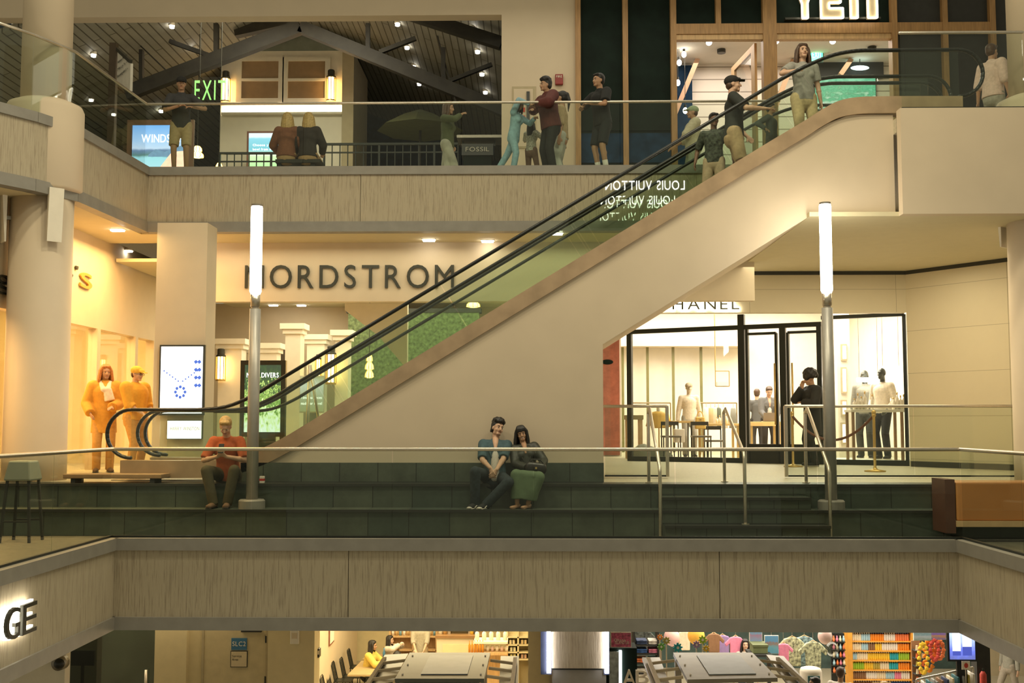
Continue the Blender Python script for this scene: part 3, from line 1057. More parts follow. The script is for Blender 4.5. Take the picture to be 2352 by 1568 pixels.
# ------------------------------------------------------------------ upper shop with the big lit letters
Y = 20.5
t = thing('storefront', 'tall oak framed shop front with dark green panels above and open lit doorways', 'shop front', (4.3, Y, UF))
mb = MB()
xs = [XZ(p, 60, Y)[0] for p in (1327, 1435, 1545, 1765, 2050, 2166, 2275)]
zh = XZ(1700, 70, Y)[1]
for i, x in enumerate(xs):
    w = .05 if i in (0, 1, 5) else (.055 if i != 3 else .13)
    MB().box(x - w, x + w, Y - .12, Y + .1, UF, 11.3).build('post', M['oak'], t)
for a, b in ((2, 3), (3, 4), (4, 6)):
    MB().box(xs[a], xs[b], Y - .11, Y + .09, zh - .10, zh + .10).build('rail', M['oak'], t)
MB().box(xs[2], xs[3], Y - .08, Y + .06, zh - .20, zh - .10).build('door_head', M['oakl'], t)
MB().box(xs[3], xs[4], Y - .08, Y + .06, zh - .20, zh - .10).build('door_head', M['oakl'], t)
xm = XZ(1648, 30, Y)[0]
MB().box(xm - .05, xm + .05, Y - .1, Y + .08, zh + .1, 11.3).build('post', M['oak'], t)
for a, b, z0, z1 in ((xs[0], xs[1], UF, 11.3), (xs[1], xs[2], UF, 11.3), (xs[2], xm, zh, 11.3), (xm, xs[3], zh, 11.3), (xs[3], xs[4], zh, 11.3), (xs[4], xs[5], zh, 11.3), (xs[5], xs[6], zh, 11.3)):
    MB().box(a, b, Y + .02, Y + .06, z0, z1).build('dark_panel', M['dgreen'] if a < 6.5 else M['charcoal'], t)
for a, b in ((xs[4], xs[5]), (xs[5], xs[6])):
    MB().box(a, b, Y + .0, Y + .02, UF, zh).build('glass_pane', M['clear'], t)
# brick relief low on the dark panels
for k in range(3):
    MB().box(xs[0] + .05, xs[2] - .06, Y - .0, Y + .019, UF + .15 + k * .62, UF + .72 + k * .62).build('lower_panel', M['navy'] if k % 2 else M['dgreen'], t)
x0, z0 = XZ(1812, 53, Y)
x1, _ = XZ(2006, 53, Y)
t = thing('shop_sign', 'big glowing cream shop letters over the oak shop front, cut by the top edge', 'sign', (x0, Y - .2, z0))
face_m = mat('cream_letter_face', (.55, .44, .26), .6, emit=.12, ecol=(.62, .45, .24))
E_ = M['halo']
def big_letter(ch, polys, xa, xb, hgt):
    w = xb - xa
    lt = None
    mb = MB()
    for poly in polys:
        mb.prism([(xa + u * w, z0 + v * hgt) for u, v in poly], 'Y', Y - .24, Y - .15)
    lt = mb.build('letter', face_m, t)
    return lt
wid = x1 - x0
LH = .80
defs = [('Y', 0, .285, [[(.42, 0), (.66, 0), (.66, .36), (1, 1), (.74, 1), (.54, .58), (.32, 1), (.0, 1), (.42, .36)]]),
        ('E', .34, .60, [[(0, 0), (1, 0), (1, .24), (.38, .24), (.38, .37), (.9, .37), (.9, .57), (.38, .57), (.38, .76), (1, .76), (1, 1), (0, 1)]]),
        ('T', .60, .86, [[(.34, 0), (.66, 0), (.66, .74), (1, .74), (1, 1), (0, 1), (0, .74), (.34, .74)]]),
        ('I', .89, 1.0, [[(0, 0), (1, 0), (1, 1), (0, 1)]])]
for ch, a, b, polys in defs:
    lt = big_letter(ch, polys, x0 + a * wid, x0 + b * wid, LH)
    for poly in polys:
        pts = [V((x0 + a * wid + u * (b - a) * wid, Y - .25, z0 + v * LH)) for u, v in poly]
        tb = MB()
        for p, q in zip(pts, pts[1:] + pts[:1]):
            tb.beam(p, q, .026, .03, up=V((0, 1, 0)))
        tb.build('light_edge', E_, lt)
MB().box(x0 - .1, x1 + .1, Y - .14, Y - .02, z0 + .02, z0 + .06).build('support_rail', M['sign'], t)

# inside the upper shop
def bulb(px, py, label):
    p = onY(px, py, 22.6)
    t = thing('pendant_bulb', label, 'lamp', p)
    MB().ell(p, (.05, .05, .065)).build('bulb', M['lampw'], t, True)
    MB().cyl(p + V((0, 0, .06)), p + V((0, 0, .12)), .025).build('socket', M['sign'], t)
    MB().cyl(p + V((0, 0, .12)), (p.x, p.y, 9.3), .006, None, 6).build('cord', M['sign'], t)
bulb(1571, 125, 'glowing pendant bulb in the left doorway of the upper shop, highest of the string')
bulb(1560, 144, 'glowing pendant bulb in the left doorway of the upper shop, second from the top')
bulb(1557, 190, 'glowing pendant bulb in the left doorway of the upper shop, third from the top')
bulb(1574, 254, 'glowing pendant bulb beside the shopper in cream, lowest in the left doorway')
MB_ = MB()
struct(MB().box(2.75, onY(1590, 200, 23.5).x, 23.5, 23.6, UF, 9.25).build('wall_shop_dark_corner', M['navy']))
def lean(label, a, b, Y=23.25, w=.10):
    t = thing('slanted_board', label, 'beam', onY(*b, Y))
    MB().beam(onY(*a, Y), onY(*b, Y), w, w).build('board', mat('pinkish_board', (.60, .36, .22), .6), t)
lean('pinkish slanted timber in the left doorway of the upper shop, beside the bulbs', (1602, 136), (1550, 262))
lean('pinkish slanted timber behind the woman in the grey top', (1822, 138), (1772, 270))
lean('short pinkish slanted timber right of the green exit sign', (1955, 136), (1930, 172))
t = thing('open_door', 'pale wooden door leaf standing open in the left doorway of the upper shop', 'door', onY(1715, 300, 22.2))
a, b = onY(1684, 118, 22.4), onY(1738, 100, 20.9)
mb = MB()
for (p0, q0, p1, q1) in ((a, a + (b - a) * .12, 0, 0), (a + (b - a) * .88, b, 0, 0)):
    pass
zb = UF + .02
def vq(p, q, z0, z1, nm, mm):
    n = V((q.y - p.y, p.x - q.x, 0)).normalized() * .05
    zt0 = z1 if z1 else None
    MB().hexa([V((p.x, p.y, z0)), V((q.x, q.y, z0)), V((q.x, q.y, z0)) + n, V((p.x, p.y, z0)) + n, V((p.x, p.y, z1)), V((q.x, q.y, z1)), V((q.x, q.y, z1)) + n, V((p.x, p.y, z1)) + n]).build(nm, mm, t)
vq(a, a + (b - a) * .14, zb, 8.7, 'stile', M['oakl']); vq(a + (b - a) * .86, b, zb, 8.7, 'stile', M['oakl'])
vq(a, b, 8.7, 8.82, 'top_rail', M['oakl']); vq(a, b, zb, zb + .2, 'bottom_rail', M['oakl'])
vq(a + (b - a) * .14, a + (b - a) * .86, zb + .2, 8.7, 'glass_pane', M['clear'])
for px, py in ((1628, 95), (1912, 92), (1782, 92), (2003, 116), (1657, 122)):
    p = onY(px, py, 22.6)
    p.z = 9.3
    d = ray(px, py); p = CAM + d * ((9.22 - CAM.z) / d.z)
    lit = py < 100
    t = thing('ceiling_spot', {1628: 'lit ceiling spot in the left doorway of the upper shop', 1912: 'lit ceiling spot right of the woman in the grey top', 1782: 'lit ceiling spot beside the wide oak post', 2003: 'unlit dark ceiling spot over the green mural', 1657: 'unlit dark ceiling spot over the man in the cap'}[px], 'lamp', p)
    MB().cyl(p + V((0, 0, .0)), p + V((0, 0, .08)), .09, None, 14).build('housing', M['sign'], t)
    if lit:
        MB().ell(p + V((0, -.02, -.03)), (.06, .06, .06)).build('lens', M['lampw'], t, True)
t, x0, x1, z0, z1 = panel('exit_sign', 'small bright green exit sign in the upper shop, beside the woman\'s head', 1862, 114, 1890, 140, 22.9, mat('green_exit_glow', (.1, .8, .4), .4, emit=1.0, ecol=(.12, .85, .42)), 'sign', .02)
MB().cyl(((x0 + x1) / 2, 22.92, z1), ((x0 + x1) / 2, 22.92, 9.3), .015).build('hanger', M['sign'], t)
lettering('EXIT', (x0 + .03, 22.885, z0 + .07), (1, 0, 0), (0, 0, 1), x1 - x0 - .06, .13, .004, mat('white_exit_letters', (1, 1, 1), .5, emit=1.8, ecol=(.8, 1, .85)), t, False, 'lettering')
for a, b in ((139, 178),):
    x0, z1 = XZ(1872, 139, 23.5); x1, z0 = XZ(2030, 178, 23.5)
    struct(MB().box(x0, x1, 23.5, 23.6, z0, z1).build('wall_shop_dark_band', M['charcoal']))
t, x0, x1, z0, z1 = panel('mural', 'bright green patterned wall panel at the back of the upper shop', 1872, 178, 2012, 250, 23.5,
                          screen_mat('green_mural', [(0, (.75, .85, .75)), (.25, (.35, .75, .5)), (.42, (.12, .42, .26)), (.55, (.2, .7, .42)), (.7, (.10, .5, .30)), (1, (.25, .72, .48))], .5, 2, 2.2, 9), 'panel', .02)
t = thing('oval_lamp', 'pale oval lamp glowing on the dark band of the upper shop', 'lamp', onY(1975, 156, 23.3))
MB().ell(onY(1975, 156, 23.3), (.2, .06, .05)).build('diffuser', mat('blue_white_glow', (.8, .95, 1), .4, emit=2.2, ecol=(.7, .95, 1)), t, True)
MB().cyl(onY(1975, 150, 23.3), (onY(1975, 150, 23.3).x, 23.3, 9.3), .01).build('rod', M['sign'], t)
t = thing('dark_pillar', 'dark square pillar in the right shop window, behind the stair loops', 'pillar', (onY(2190, 200, 22.6).x, 22.6, UF))
MB().box(onY(2153, 100, 22.6).x, onY(2226, 100, 22.6).x, 22.6, 23.3, UF, 9.28).build('shaft', mat('blue_grey_pillar', (.07, .09, .085), .6), t)
t = thing('easel', 'slim folding easel standing in the right shop window', 'easel', onY(2115, 215, 21.6))
p0, p1, p2, p3 = onY(2122, 168, 21.6), onY(2090, 225, 21.5), onY(2138, 228, 21.5), onY(2128, 225, 22.0)
for q in (p1, p2, p3):
    MB().cyl(p0, (q.x, q.y, UF), .02, None, 8).build('leg', M['steel'], t)


# ------------------------------------------------------------------ store name on the header wall
x0, z0 = XZ(563, 662, 19)
x1, z1 = XZ(1043, 605, 19)
t = thing('store_sign', 'large dark metal store name on the cream header behind the moving stairs', 'sign', (x0, 19, z0))
lettering('NORDSTROM', (x0, 18.995, z0), (1, 0, 0), (0, 0, 1), x1 - x0, z1 - z0, .03, mat('bronze_letters', (.06, .06, .045), .4, .4), t, True, 'letter', .2)
# lit boutique name
x0, z0 = XZ(1508, 711, 20.15)
x1, z1 = XZ(1697, 684, 20.15)
t = thing('boutique_sign', 'boutique name in grey letters with a white glow around them, half hidden by the slope', 'sign', (x0, 20.15, z0))
lettering('CHANEL', (x0, 20.13, z0), (1, 0, 0), (0, 0, 1), x1 - x0, z1 - z0, .03, mat('grey_green_letters', (.16, .17, .12), .5), t, True, 'letter', .22)
lettering('CHANEL', (x0, 20.18, z0), (1, 0, 0), (0, 0, 1), x1 - x0, z1 - z0, .03, M['halo'], t, True, 'glow_edge', .22, .075)
# name on the left wall, read along the depth
def onX(px, py, X):
    d = ray(px, py)
    return CAM + d * (X / d.x)
t = thing('shop_sign', 'dark lower case shop name on the left wall, half hidden by the round column', 'sign', (WX, 15, 3.4))
a = onX(-34, 655, WX + .01); b = onX(28, 655, WX + .01)
for s, pa, pb, pz, ph in (('g', -18, 29, 655, 40), ('e', 34, 74, 655, 40), ('r', 150, 164, 655, 40), ("'", 171, 176, 634, 20), ('s', 181, 208, 658, 46)):
    p, q = onX(pa, pz, WX + .01), onX(pb, pz, WX + .01)
    lettering(s, p, (0, 1, 0), (0, 0, 1), q.y - p.y, ph / F * p.y * 1.25, .03, M['sign'] if s != 's' else mat('amber_sign_letter', (.55, .30, .05), .5), t, True)
# dark letters on the left side of the fascia
t = thing('fascia_sign', 'big dark letters with a white glow on the left fascia, at the frame edge', 'sign', (-4.86, 9.9, -.8))
for s, pa, pb, py0, py1 in (('G', -6, 25, 1474, 1398), ('E', 31, 64, 1460, 1386)):
    p, q = onX(pa, py0, -4.865), onX(pb, py0, -4.865)
    h = onX(pa, py1, -4.865).z - p.z
    lettering(s, p + V((.05, 0, 0)), (0, 1, 0), (0, 0, 1), q.y - p.y, h, .035, M['sign'], t, True)
    lettering(s, p + V((.004, 0, 0)), (0, 1, 0), (0, 0, 1), q.y - p.y, h, .03, M['halo'], t, True, 'glow_edge', .14, .03)
# the shop name on the far side of the atrium, seen only as a reflection in the glass of the moving stairs
dz, dx = 30.04 / F * 34.06, 0
vx0, vz0 = XZ(1391, 434, 34.06); vx1, vz1 = XZ(1574, 411, 34.06)
t = thing('mirrored_shop_sign', 'white shop name mirrored in the glass side of the moving stairs', 'sign', (vx1, -4.28, vz0))
lettering('LOUIS VUITTON', (vx1, -4.28, vz0), (-1, 0, 0), (0, 0, 1), vx1 - vx0, vz1 - vz0, .03, mat('lit_white_letters', (1, 1, 1), .5, emit=14, ecol=(1, .97, .85)), t, True)

# ------------------------------------------------------------------ pillar screens
t, x0, x1, z0, z1 = panel('jewellery_screen', 'tall brilliant white screen on the left pier showing a blue jewelled necklace', 371, 796, 463, 949, 16.95,
                          mat('white_screen', (1, 1, 1), .3, emit=1.5, ecol=(1, .98, .95), var=.02), 'screen', .03)
blue = mat('sapphire_blue', (.05, .12, .5), .4, emit=.35, ecol=(.08, .18, .75))
cx, cz = XZ(414, 900, 16.94)
for k in range(8):
    a = k / 8 * 2 * PI
    MB().ell((cx + .075 * math.cos(a), 16.938, cz + .08 * math.sin(a)), (.024, .004, .026), nu=8, nv=6).build('jewel', blue, t)
for k in range(6):
    for s in (-1, 1):
        MB().ell((cx + s * (.035 + k * .045), 16.938, cz + .17 + k * .032), (.013, .004, .014), nu=8, nv=6).build('jewel', blue, t)
for k in range(4):
    for j in range(2):
        u, v = XZ(450 + j * 8, 833 + k * 18, 16.94)
        MB().beam((u - .02, 16.938, v), (u + .02, 16.938, v + .03), .006, .05, up=V((0, 0, 1))).build('jewel', blue, t)
t, x0, x1, z0, z1 = panel('jewellery_nameplate', 'white lit nameplate under the necklace screen with faint grey letters', 385, 966, 462, 1007, 16.95,
                          mat('white_plate', (1, 1, 1), .3, emit=1.0, ecol=(1, .97, .92), var=.02), 'sign', .01)
lettering('HARRY WINSTON', (x0 + .05, 16.938, z0 + .13), (1, 0, 0), (0, 0, 1), x1 - x0 - .08, .055, .003, mat('grey_letters', (.45, .40, .33), .5, emit=.15), t, False, 'lettering')
t, x0, x1, z0, z1 = panel('advert_totem', 'black advertising totem with a leafy green picture, behind the left lamp post', 563, 838, 643, 992, 21.0,
                          screen_mat('leafy_picture', [(.0, (.95, .95, .9)), (.30, (.75, .85, .35)), (.38, (.08, .22, .05)), (.46, (.30, .48, .08)), (.52, (.03, .09, .02)), (.60, (.55, .75, .2)), (.68, (.04, .1, .03)), (1, (.02, .05, .03))], .75, 2, 1.5, 13), 'screen', .09, M['black'], .12, LZ)
MB().box(x0 + .1, x1 - .1, 21.02, 21.1, LZ, z0).build('foot', M['black'], t)
lettering('MAUI DIVERS', (x0 + .04, 20.985, z1 - .24), (1, 0, 0), (0, 0, 1), x1 - x0 - .08, .095, .004, mat('white_totem_letters', (1, 1, 1), .5, emit=1.2), t, False, 'lettering')
# ------------------------------------------------------------------ left shop, its windows and goods
for k, y in enumerate((13.2, 15.0, 16.7, 18.6, 20.4, 21.4)):
    struct(MB().box(WX - .14, WX + .02, y - .07, y + .07, LZ, 3.05).build('window_pier_%d' % (k + 1), M['oakl'] if k in (0, 2) else M['cream']))
for k, (a, b) in enumerate(((15.07, 16.63), (16.77, 18.53), (18.67, 20.33))):
    struct(MB().box(WX - .08, WX - .07, a, b, LZ + .02, 3.04).build('window_%d' % (k + 11), M['clear']))
def cabinet(label, x, y0, y1, n):
    t = thing('display_cabinet', label, 'cabinet', (x, (y0 + y1) / 2, LZ))
    MB().box(x - .02, x, y0, y1, LZ, 2.7).build('back_panel', M['oakl'], t)
    for y in (y0, y1):
        MB().box(x, x + .35, y - .02, y + .02, LZ, 2.7).build('side_panel', M['oakl'], t)
    for k in range(n):
        z = LZ + .1 + k * (2.5 / (n - 1)) * .8
        MB().box(x, x + .34, y0 + .02, y1 - .02, z, z + .03).build('shelf', M['white'], t)
    MB().box(x - .02, x + .36, y0 - .02, y1 + .02, 2.68, 2.74).build('cornice', M['oakl'], t)
    return t
cabinet('pale wood shelf cabinet deep in the left shop, nearest the viewer', -10.9, 13.4, 15.2, 5)
cabinet('pale wood shelf cabinet deep in the left shop, in the middle', -10.9, 16.0, 18.0, 4)
cabinet('pale wood shelf cabinet deep in the left shop, farthest away', -10.9, 18.6, 20.6, 5)
# pendant and side table in the window
t = thing('wire_table', 'small table on bent wire legs in the left shop window', 'table', (-8.1, 17.6, LZ))
MB().cyl((-8.1, 17.6, 1.42), (-8.1, 17.6, 1.46), .35, None, 24).build('table_top', M['white'], t)
for k in range(4):
    a = k * PI / 2 + .4
    p = [V((-8.1 + math.cos(a) * r, 17.6 + math.sin(a) * r, z)) for r, z in ((.30, 1.42), (.12, 1.1), (.22, .85), (.32, LZ))]
    MB().tube(p, .012).build('leg', M['gold'], t)
# bar stool behind the left glass
t = thing('bar_stool', 'grey bar stool behind the glass railing at the far left', 'stool', (-6.35, 13.4, 0))
sx, sy = -6.22, 13.35
MB().hexa([(sx - .17, sy - .17, .74), (sx + .17, sy - .17, .74), (sx + .17, sy + .17, .74), (sx - .17, sy + .17, .74),
           (sx - .13, sy - .13, .98), (sx + .13, sy - .13, .98), (sx + .13, sy + .13, .98), (sx - .13, sy + .13, .98)]).build('seat', mat('grey_green_vinyl', (.25, .27, .21), .5), t, bevel=.02)
for a in (-1, 1):
    for b in (-1, 1):
        MB().beam((sx + a * .13, sy + b * .13, .75), (sx + a * .18, sy + b * .18, 0), .028, .028, up=V((0, 1, 0))).build('leg', M['charcoal'], t)
for a, b in (((-1, -1), (1, -1)), ((-1, 1), (1, 1))):
    MB().beam((sx + a[0] * .16, sy + a[1] * .16, .25), (sx + b[0] * .16, sy + b[1] * .16, .25), .02, .02).build('foot_rest', M['charcoal'], t)
# timber bench on the left steps, solid orange block imitating a reflected counter at the right
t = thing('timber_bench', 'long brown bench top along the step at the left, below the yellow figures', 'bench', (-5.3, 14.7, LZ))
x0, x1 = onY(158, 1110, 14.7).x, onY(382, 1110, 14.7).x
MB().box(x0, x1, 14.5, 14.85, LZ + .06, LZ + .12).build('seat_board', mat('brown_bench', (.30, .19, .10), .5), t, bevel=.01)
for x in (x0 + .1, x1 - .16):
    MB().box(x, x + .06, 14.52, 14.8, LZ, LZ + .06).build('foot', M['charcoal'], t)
x0, z1 = XZ(2192, 1106, 13.5); x1, z0 = XZ(2420, 1205, 13.5)
t = thing('counter_reflection', 'solid orange block copying a reflected counter, at the right end of the walkway', 'counter', ((x0 + x1) / 2, 13.5, 0))
om = mat('reflected_orange', (.62, .26, .075), .35, var=.06, scale=2)
MB().box(x0, x1, 13.45, 13.9, z0 + .05, z1).build('body', om, t, bevel=.02)
MB().box(x0 - .01, x1, 13.43, 13.92, z0 - .02, z0 + .05).build('lower_edge', mat('reflected_pale_edge', (.75, .50, .26), .5), t)
MB().box(x0 + .08, x1, 13.5, 13.85, 0, z0 - .02).build('plinth', M['black'], t)
MB().box(x0 - .13, x0 - .012, 13.46, 13.9, z0 - .1, z1 + .03).build('end_panel', mat('reflected_maroon', (.10, .035, .02), .5), t)
# small red and white carton left on the step
p = onY(602, 1108, 14.6)
t = thing('carton', 'tiny red and white carton standing on the step beside the left lamp post', 'carton', (p.x, 14.6, LZ))
MB().box(p.x - .03, p.x + .03, 14.57, 14.63, LZ, LZ + .09).build('body', mat('white_card', (.75, .7, .6), .6), t, bevel=.004)
MB().box(p.x - .031, p.x + .031, 14.569, 14.631, LZ + .03, LZ + .06).build('red_band', mat('carton_red', (.5, .03, .02), .6), t)

# ------------------------------------------------------------------ big store: pilasters, doors, lanterns
def pilaster(px0, px1, y, label, py=735, door=None):
    x0, x1 = onY(px0, 800, y).x, onY(px1, 800, y).x
    zt = onY(px0, py, y).z
    t = thing('white_pilaster', label, 'pilaster', ((x0 + x1) / 2, y, LZ))
    MB().box(x0, x1, y, y + .4, LZ, zt - .2).build('shaft', M['white'], t)
    MB().box(x0 - .05, x1 + .05, y - .05, y + .42, zt - .2, zt - .1).build('capital', M['white'], t)
    MB().box(x0 - .1, x1 + .1, y - .1, y + .44, zt - .1, zt + .02).build('cornice', M['white'], t)
pilaster(502, 555, 24.0, 'white pilaster in the store behind the moving stairs, left of the lamp post', 780)
pilaster(570, 636, 24.6, 'white pilaster in the store right behind the left lamp post', 790)
pilaster(655, 690, 23.2, 'white stepped pilaster in the store, right of the black totem', 745)
pilaster(705, 745, 25.6, 'white pilaster beside the brown doorway of the store', 770)
pilaster(770, 800, 23.4, 'white pilaster in the store behind the steel easel frame', 760)
x0, z1 = XZ(643, 800, 26.8); x1, z0 = XZ(684, 960, 26.8)
t = thing('brown_doorway', 'dark brown doorway at the back of the store', 'door', ((x0 + x1) / 2, 26.9, LZ))
MB().box(x0, x1, 26.9, 26.98, LZ, z1).build('leaf', mat('brown_door', (.12, .085, .06), .5), t)
MB().box(x0 - .08, x1 + .08, 26.93, 26.99, LZ, z1 + .1).build('frame', M['white'], t)
sconce(763, 815, 880, 23.38, 'lit amber lantern in the store, left of the slender one', 24)
sconce(511, 820, 872, 23.98, 'amber lantern on the white pilaster left of the lamp post', 22)
sconce(733, 826, 868, 25.58, 'small amber lantern beside the brown doorway', 14)
def hanging_lantern(px, py0, py1, Y, label, ztop, tiers=3, w=16):
    c = onY(px, py1, Y); top = onY(px, py0, Y).z
    t = thing('woven_lantern', label, 'lantern', c)
    hh = (top - c.z) / tiers
    for k in range(tiers):
        r0 = w / F * Y * (.62 if k < tiers - 1 else .45)
        z = c.z + hh * k
        MB().lathe((c.x, Y, 0), [(r0 * .55, z), (r0, z + hh * .12), (r0 * .9, z + hh * .55), (r0 * .5, z + hh * .95)], 14).build('glow', mat('yellow_lantern_glow', (1, .8, .3), .5, emit=2.6, ecol=(1, .74, .25)), t, True)
        mb = MB()
        for j in range(8):
            a = 2 * PI * j / 8
            ca, sa = math.cos(a), math.sin(a)
            mb.tube([V((c.x + ca * r * 1.06, Y + sa * r * 1.06, zz)) for r, zz in ((r0 * .55, z), (r0, z + hh * .12), (r0 * .9, z + hh * .55), (r0 * .5, z + hh * .95))], .006, 5)
        mb.build('cage', M['gold'], t)
    MB().cyl((c.x, Y, top - .02), (c.x, Y, ztop), .008, None, 6).build('cord', M['sign'], t)
hanging_lantern(848, 812, 868, 22.5, 'slender three tier yellow lantern hanging before the green wall of the store', 4.3)
hanging_lantern(1087, 692, 706, 24.0, 'wide yellow pendant glowing near the top of the green wall of the store', 4.3, 1, 34)
hanging_lantern(453, 335, 362, 24.0, 'yellow basket lantern behind the upper railing, right of the blue screen', roofz(-7.2), 2, 24)
hanging_lantern(503, 374, 392, 24.0, 'low yellow basket lantern behind the upper railing, below the house front', roofz(-6.8), 1, 20)
x0, z1 = XZ(800, 718, 26); x1, z0 = XZ(1100, 1000, 26)
t = thing('green_wall', 'mossy dark green wall at the back of the store, seen through the stair glass', 'planting', ((x0 + x1) / 2, 26, LZ))
MB().box(x0, x1, 26, 26.3, LZ, z1).build('moss_panel', mat('moss', (.12, .16, .07), .9, var=.5, scale=14, bump=1), t)
MB().box(x0 - .05, x1 + .05, 25.98, 26.32, z1, z1 + .1).build('top_edge', M['charcoal'], t)
x0, z1 = XZ(792, 696, 21.0); x1, z0 = XZ(935, 812, 21.0)
struct(MB().prism([(x0, z1), (x1, z1), (x1, z0 - .3), (XZ(868, 780, 21)[0], XZ(868, 770, 21)[1]), (x0, XZ(792, 712, 21)[1])], 'Y', 21, 21.2).build('wall_store_slope', M['white']))
for i, (px, py) in enumerate(((628, 700), (692, 730), (985, 550), (1120, 565), (1278, 535), (270, 527), (290, 575), (468, 547), (318, 703))):
    zc = 4.295 if i in (0, 1) else 4.595
    p = CAM + ray(px, py) * ((zc - CAM.z) / ray(px, py).z)
    ymax = {1: 26.4, 3: 18.8}.get(i, 99)
    if p.y > ymax:
        p = V((p.x * ymax / p.y, ymax, zc))
    if i == 8:
        zc = 3.995
        p = V((-8.0, 19.4, zc))
    t = thing('downlight', {0: 'small lit slot lamp in the store ceiling, right of the left lamp post', 1: 'faint slot lamp deeper in the store ceiling, above the white pilasters', 2: 'lit slot lamp in the soffit above the last letters of the store name', 3: 'lit slot lamp in the soffit just above the black handrail',
                            4: 'lit slot lamp in the soffit seen through the stair glass', 5: 'lit slot lamp in the left soffit, nearest the column', 6: 'lit slot lamp in the left soffit, second from the column', 7: 'faint slot lamp in the soffit at the inner corner of the walkway', 8: 'lit slot lamp at the edge of the warm left shop'}[i], 'lamp', p)
    MB().box(p.x - .10, p.x + .10, p.y - .05, p.y + .05, zc - .03, zc - .005).build('lens', M['lampw'], t)
    MB().box(p.x - .12, p.x + .12, p.y - .07, p.y + .07, zc - .004, zc + .02).build('trim_ring', M['white'], t)
# steel A-frame stand by the stair foot
a, b, c = onY(712, 838, 18.4), onY(703, 948, 18.3), onY(752, 925, 18.8)
t = thing('steel_stand', 'slim steel A-shaped stand behind the foot of the moving stairs', 'stand', (b.x, 18.5, LZ))
MB().cyl(a, (b.x, b.y, LZ), .03, None, 10).build('leg', M['steel'], t, True)
MB().cyl(a, (c.x, c.y, LZ), .025, None, 10).build('leg', M['steel'], t, True)
t, x0, x1, z0, z1 = panel('poster_stand', 'pale poster board with small white lines behind the foot of the stairs', 690, 865, 742, 945, 18.9,
                          screen_mat('poster_picture', [(0, (.5, .45, .2)), (.4, (.62, .58, .38)), (.6, (.75, .70, .55)), (.75, (.85, .82, .7)), (1, (.55, .50, .22))], .5, 2, .3), 'poster', .02, M['white'], .04, LZ)
MB().box(x0 + .1, x1 - .1, 18.93, 18.97, LZ, z0).build('foot', M['steel'], t)
for k, s in enumerate(('Timeless pieces', 'made for travel')):
    lettering(s, (x0 + .02, 18.885, z0 + .22 - k * .10), (1, 0, 0), (0, 0, 1), x1 - x0 - .04, .05, .003, mat('poster_letters', (1, 1, 1), .5, emit=.9), t, False, 'lettering')

# ------------------------------------------------------------------ boutique front and its goods
S0, S1 = V((6.98, 20.46, 0)), V((1.30, 23.36, 0))
def slant(px):
    d = ray(px, 900)
    e = S1 - S0
    # CAM.xy + d*t = S0 + e*s
    det = d.x * -e.y + e.x * d.y
    t = ((S0.x - CAM.x) * -e.y + e.x * (S0.y - CAM.y)) / det
    return V((CAM.x + d.x * t, CAM.y + d.y * t, 0))
t = thing('storefront', 'slanted glass boutique front with black steel frame and double door', 'shop front', (4.2, 21.9, LZ))
ed = (S1 - S0).normalized()
en = V((-ed.y, ed.x, 0))
ZT = 3.30
for px, w, zt in ((1447, .10, ZT), (1705, .13, 3.6), (1718, .05, ZT), (1785, .05, 3.2), (1800, .12, ZT), (1812, .045, 3.2), (1884, .09, ZT), (1912, .07, 3.46), (2081, .06, 3.46)):
    c = slant(px)
    MB().beam(V((c.x, c.y, LZ)), V((c.x, c.y, zt)), w, .10, up=en).build('post', M['blackm'], t)
A, B = slant(1447), slant(2081)
def bar(pa, pb, z, h, nm='rail', w=.09):
    a, b = slant(pa), slant(pb)
    MB().beam(a + V((0, 0, z)), b + V((0, 0, z)), w, h).build(nm, M['blackm'], t)
bar(1425, 1890, 3.34, .09); bar(1890, 2081, 3.46, .07); bar(1447, 1705, LZ + .05, .10); bar(1912, 2081, LZ + .05, .10)
bar(1718, 1785, 3.2, .05); bar(1812, 1884, 3.2, .05)
bar(1718, 1792, LZ + .19, .38, 'kick_plate', .06); bar(1808, 1884, LZ + .19, .38, 'kick_plate', .06)
def pane(pa, pb, z0, z1):
    a, b = slant(pa), slant(pb)
    n = en * .006
    MB().hexa([a - n + V((0, 0, z0)), b - n + V((0, 0, z0)), b + n + V((0, 0, z0)), a + n + V((0, 0, z0)), a - n + V((0, 0, z1)), b - n + V((0, 0, z1)), b + n + V((0, 0, z1)), a + n + V((0, 0, z1))]).build('glass_pane', M['clear'], t)
pane(1450, 1702, LZ + .1, 3.3); pane(1720, 1784, LZ + .38, 3.17); pane(1814, 1882, LZ + .38, 3.17); pane(1914, 2079, LZ + .1, 3.42)
for px in (1778, 1818):
    c = slant(px) - en * 0 + V((0, -.09, 0))
    MB().cyl(c + V((0, 0, 1.4)), c + V((0, 0, 2.6)), .02).build('door_handle', M['gold'], t, True)
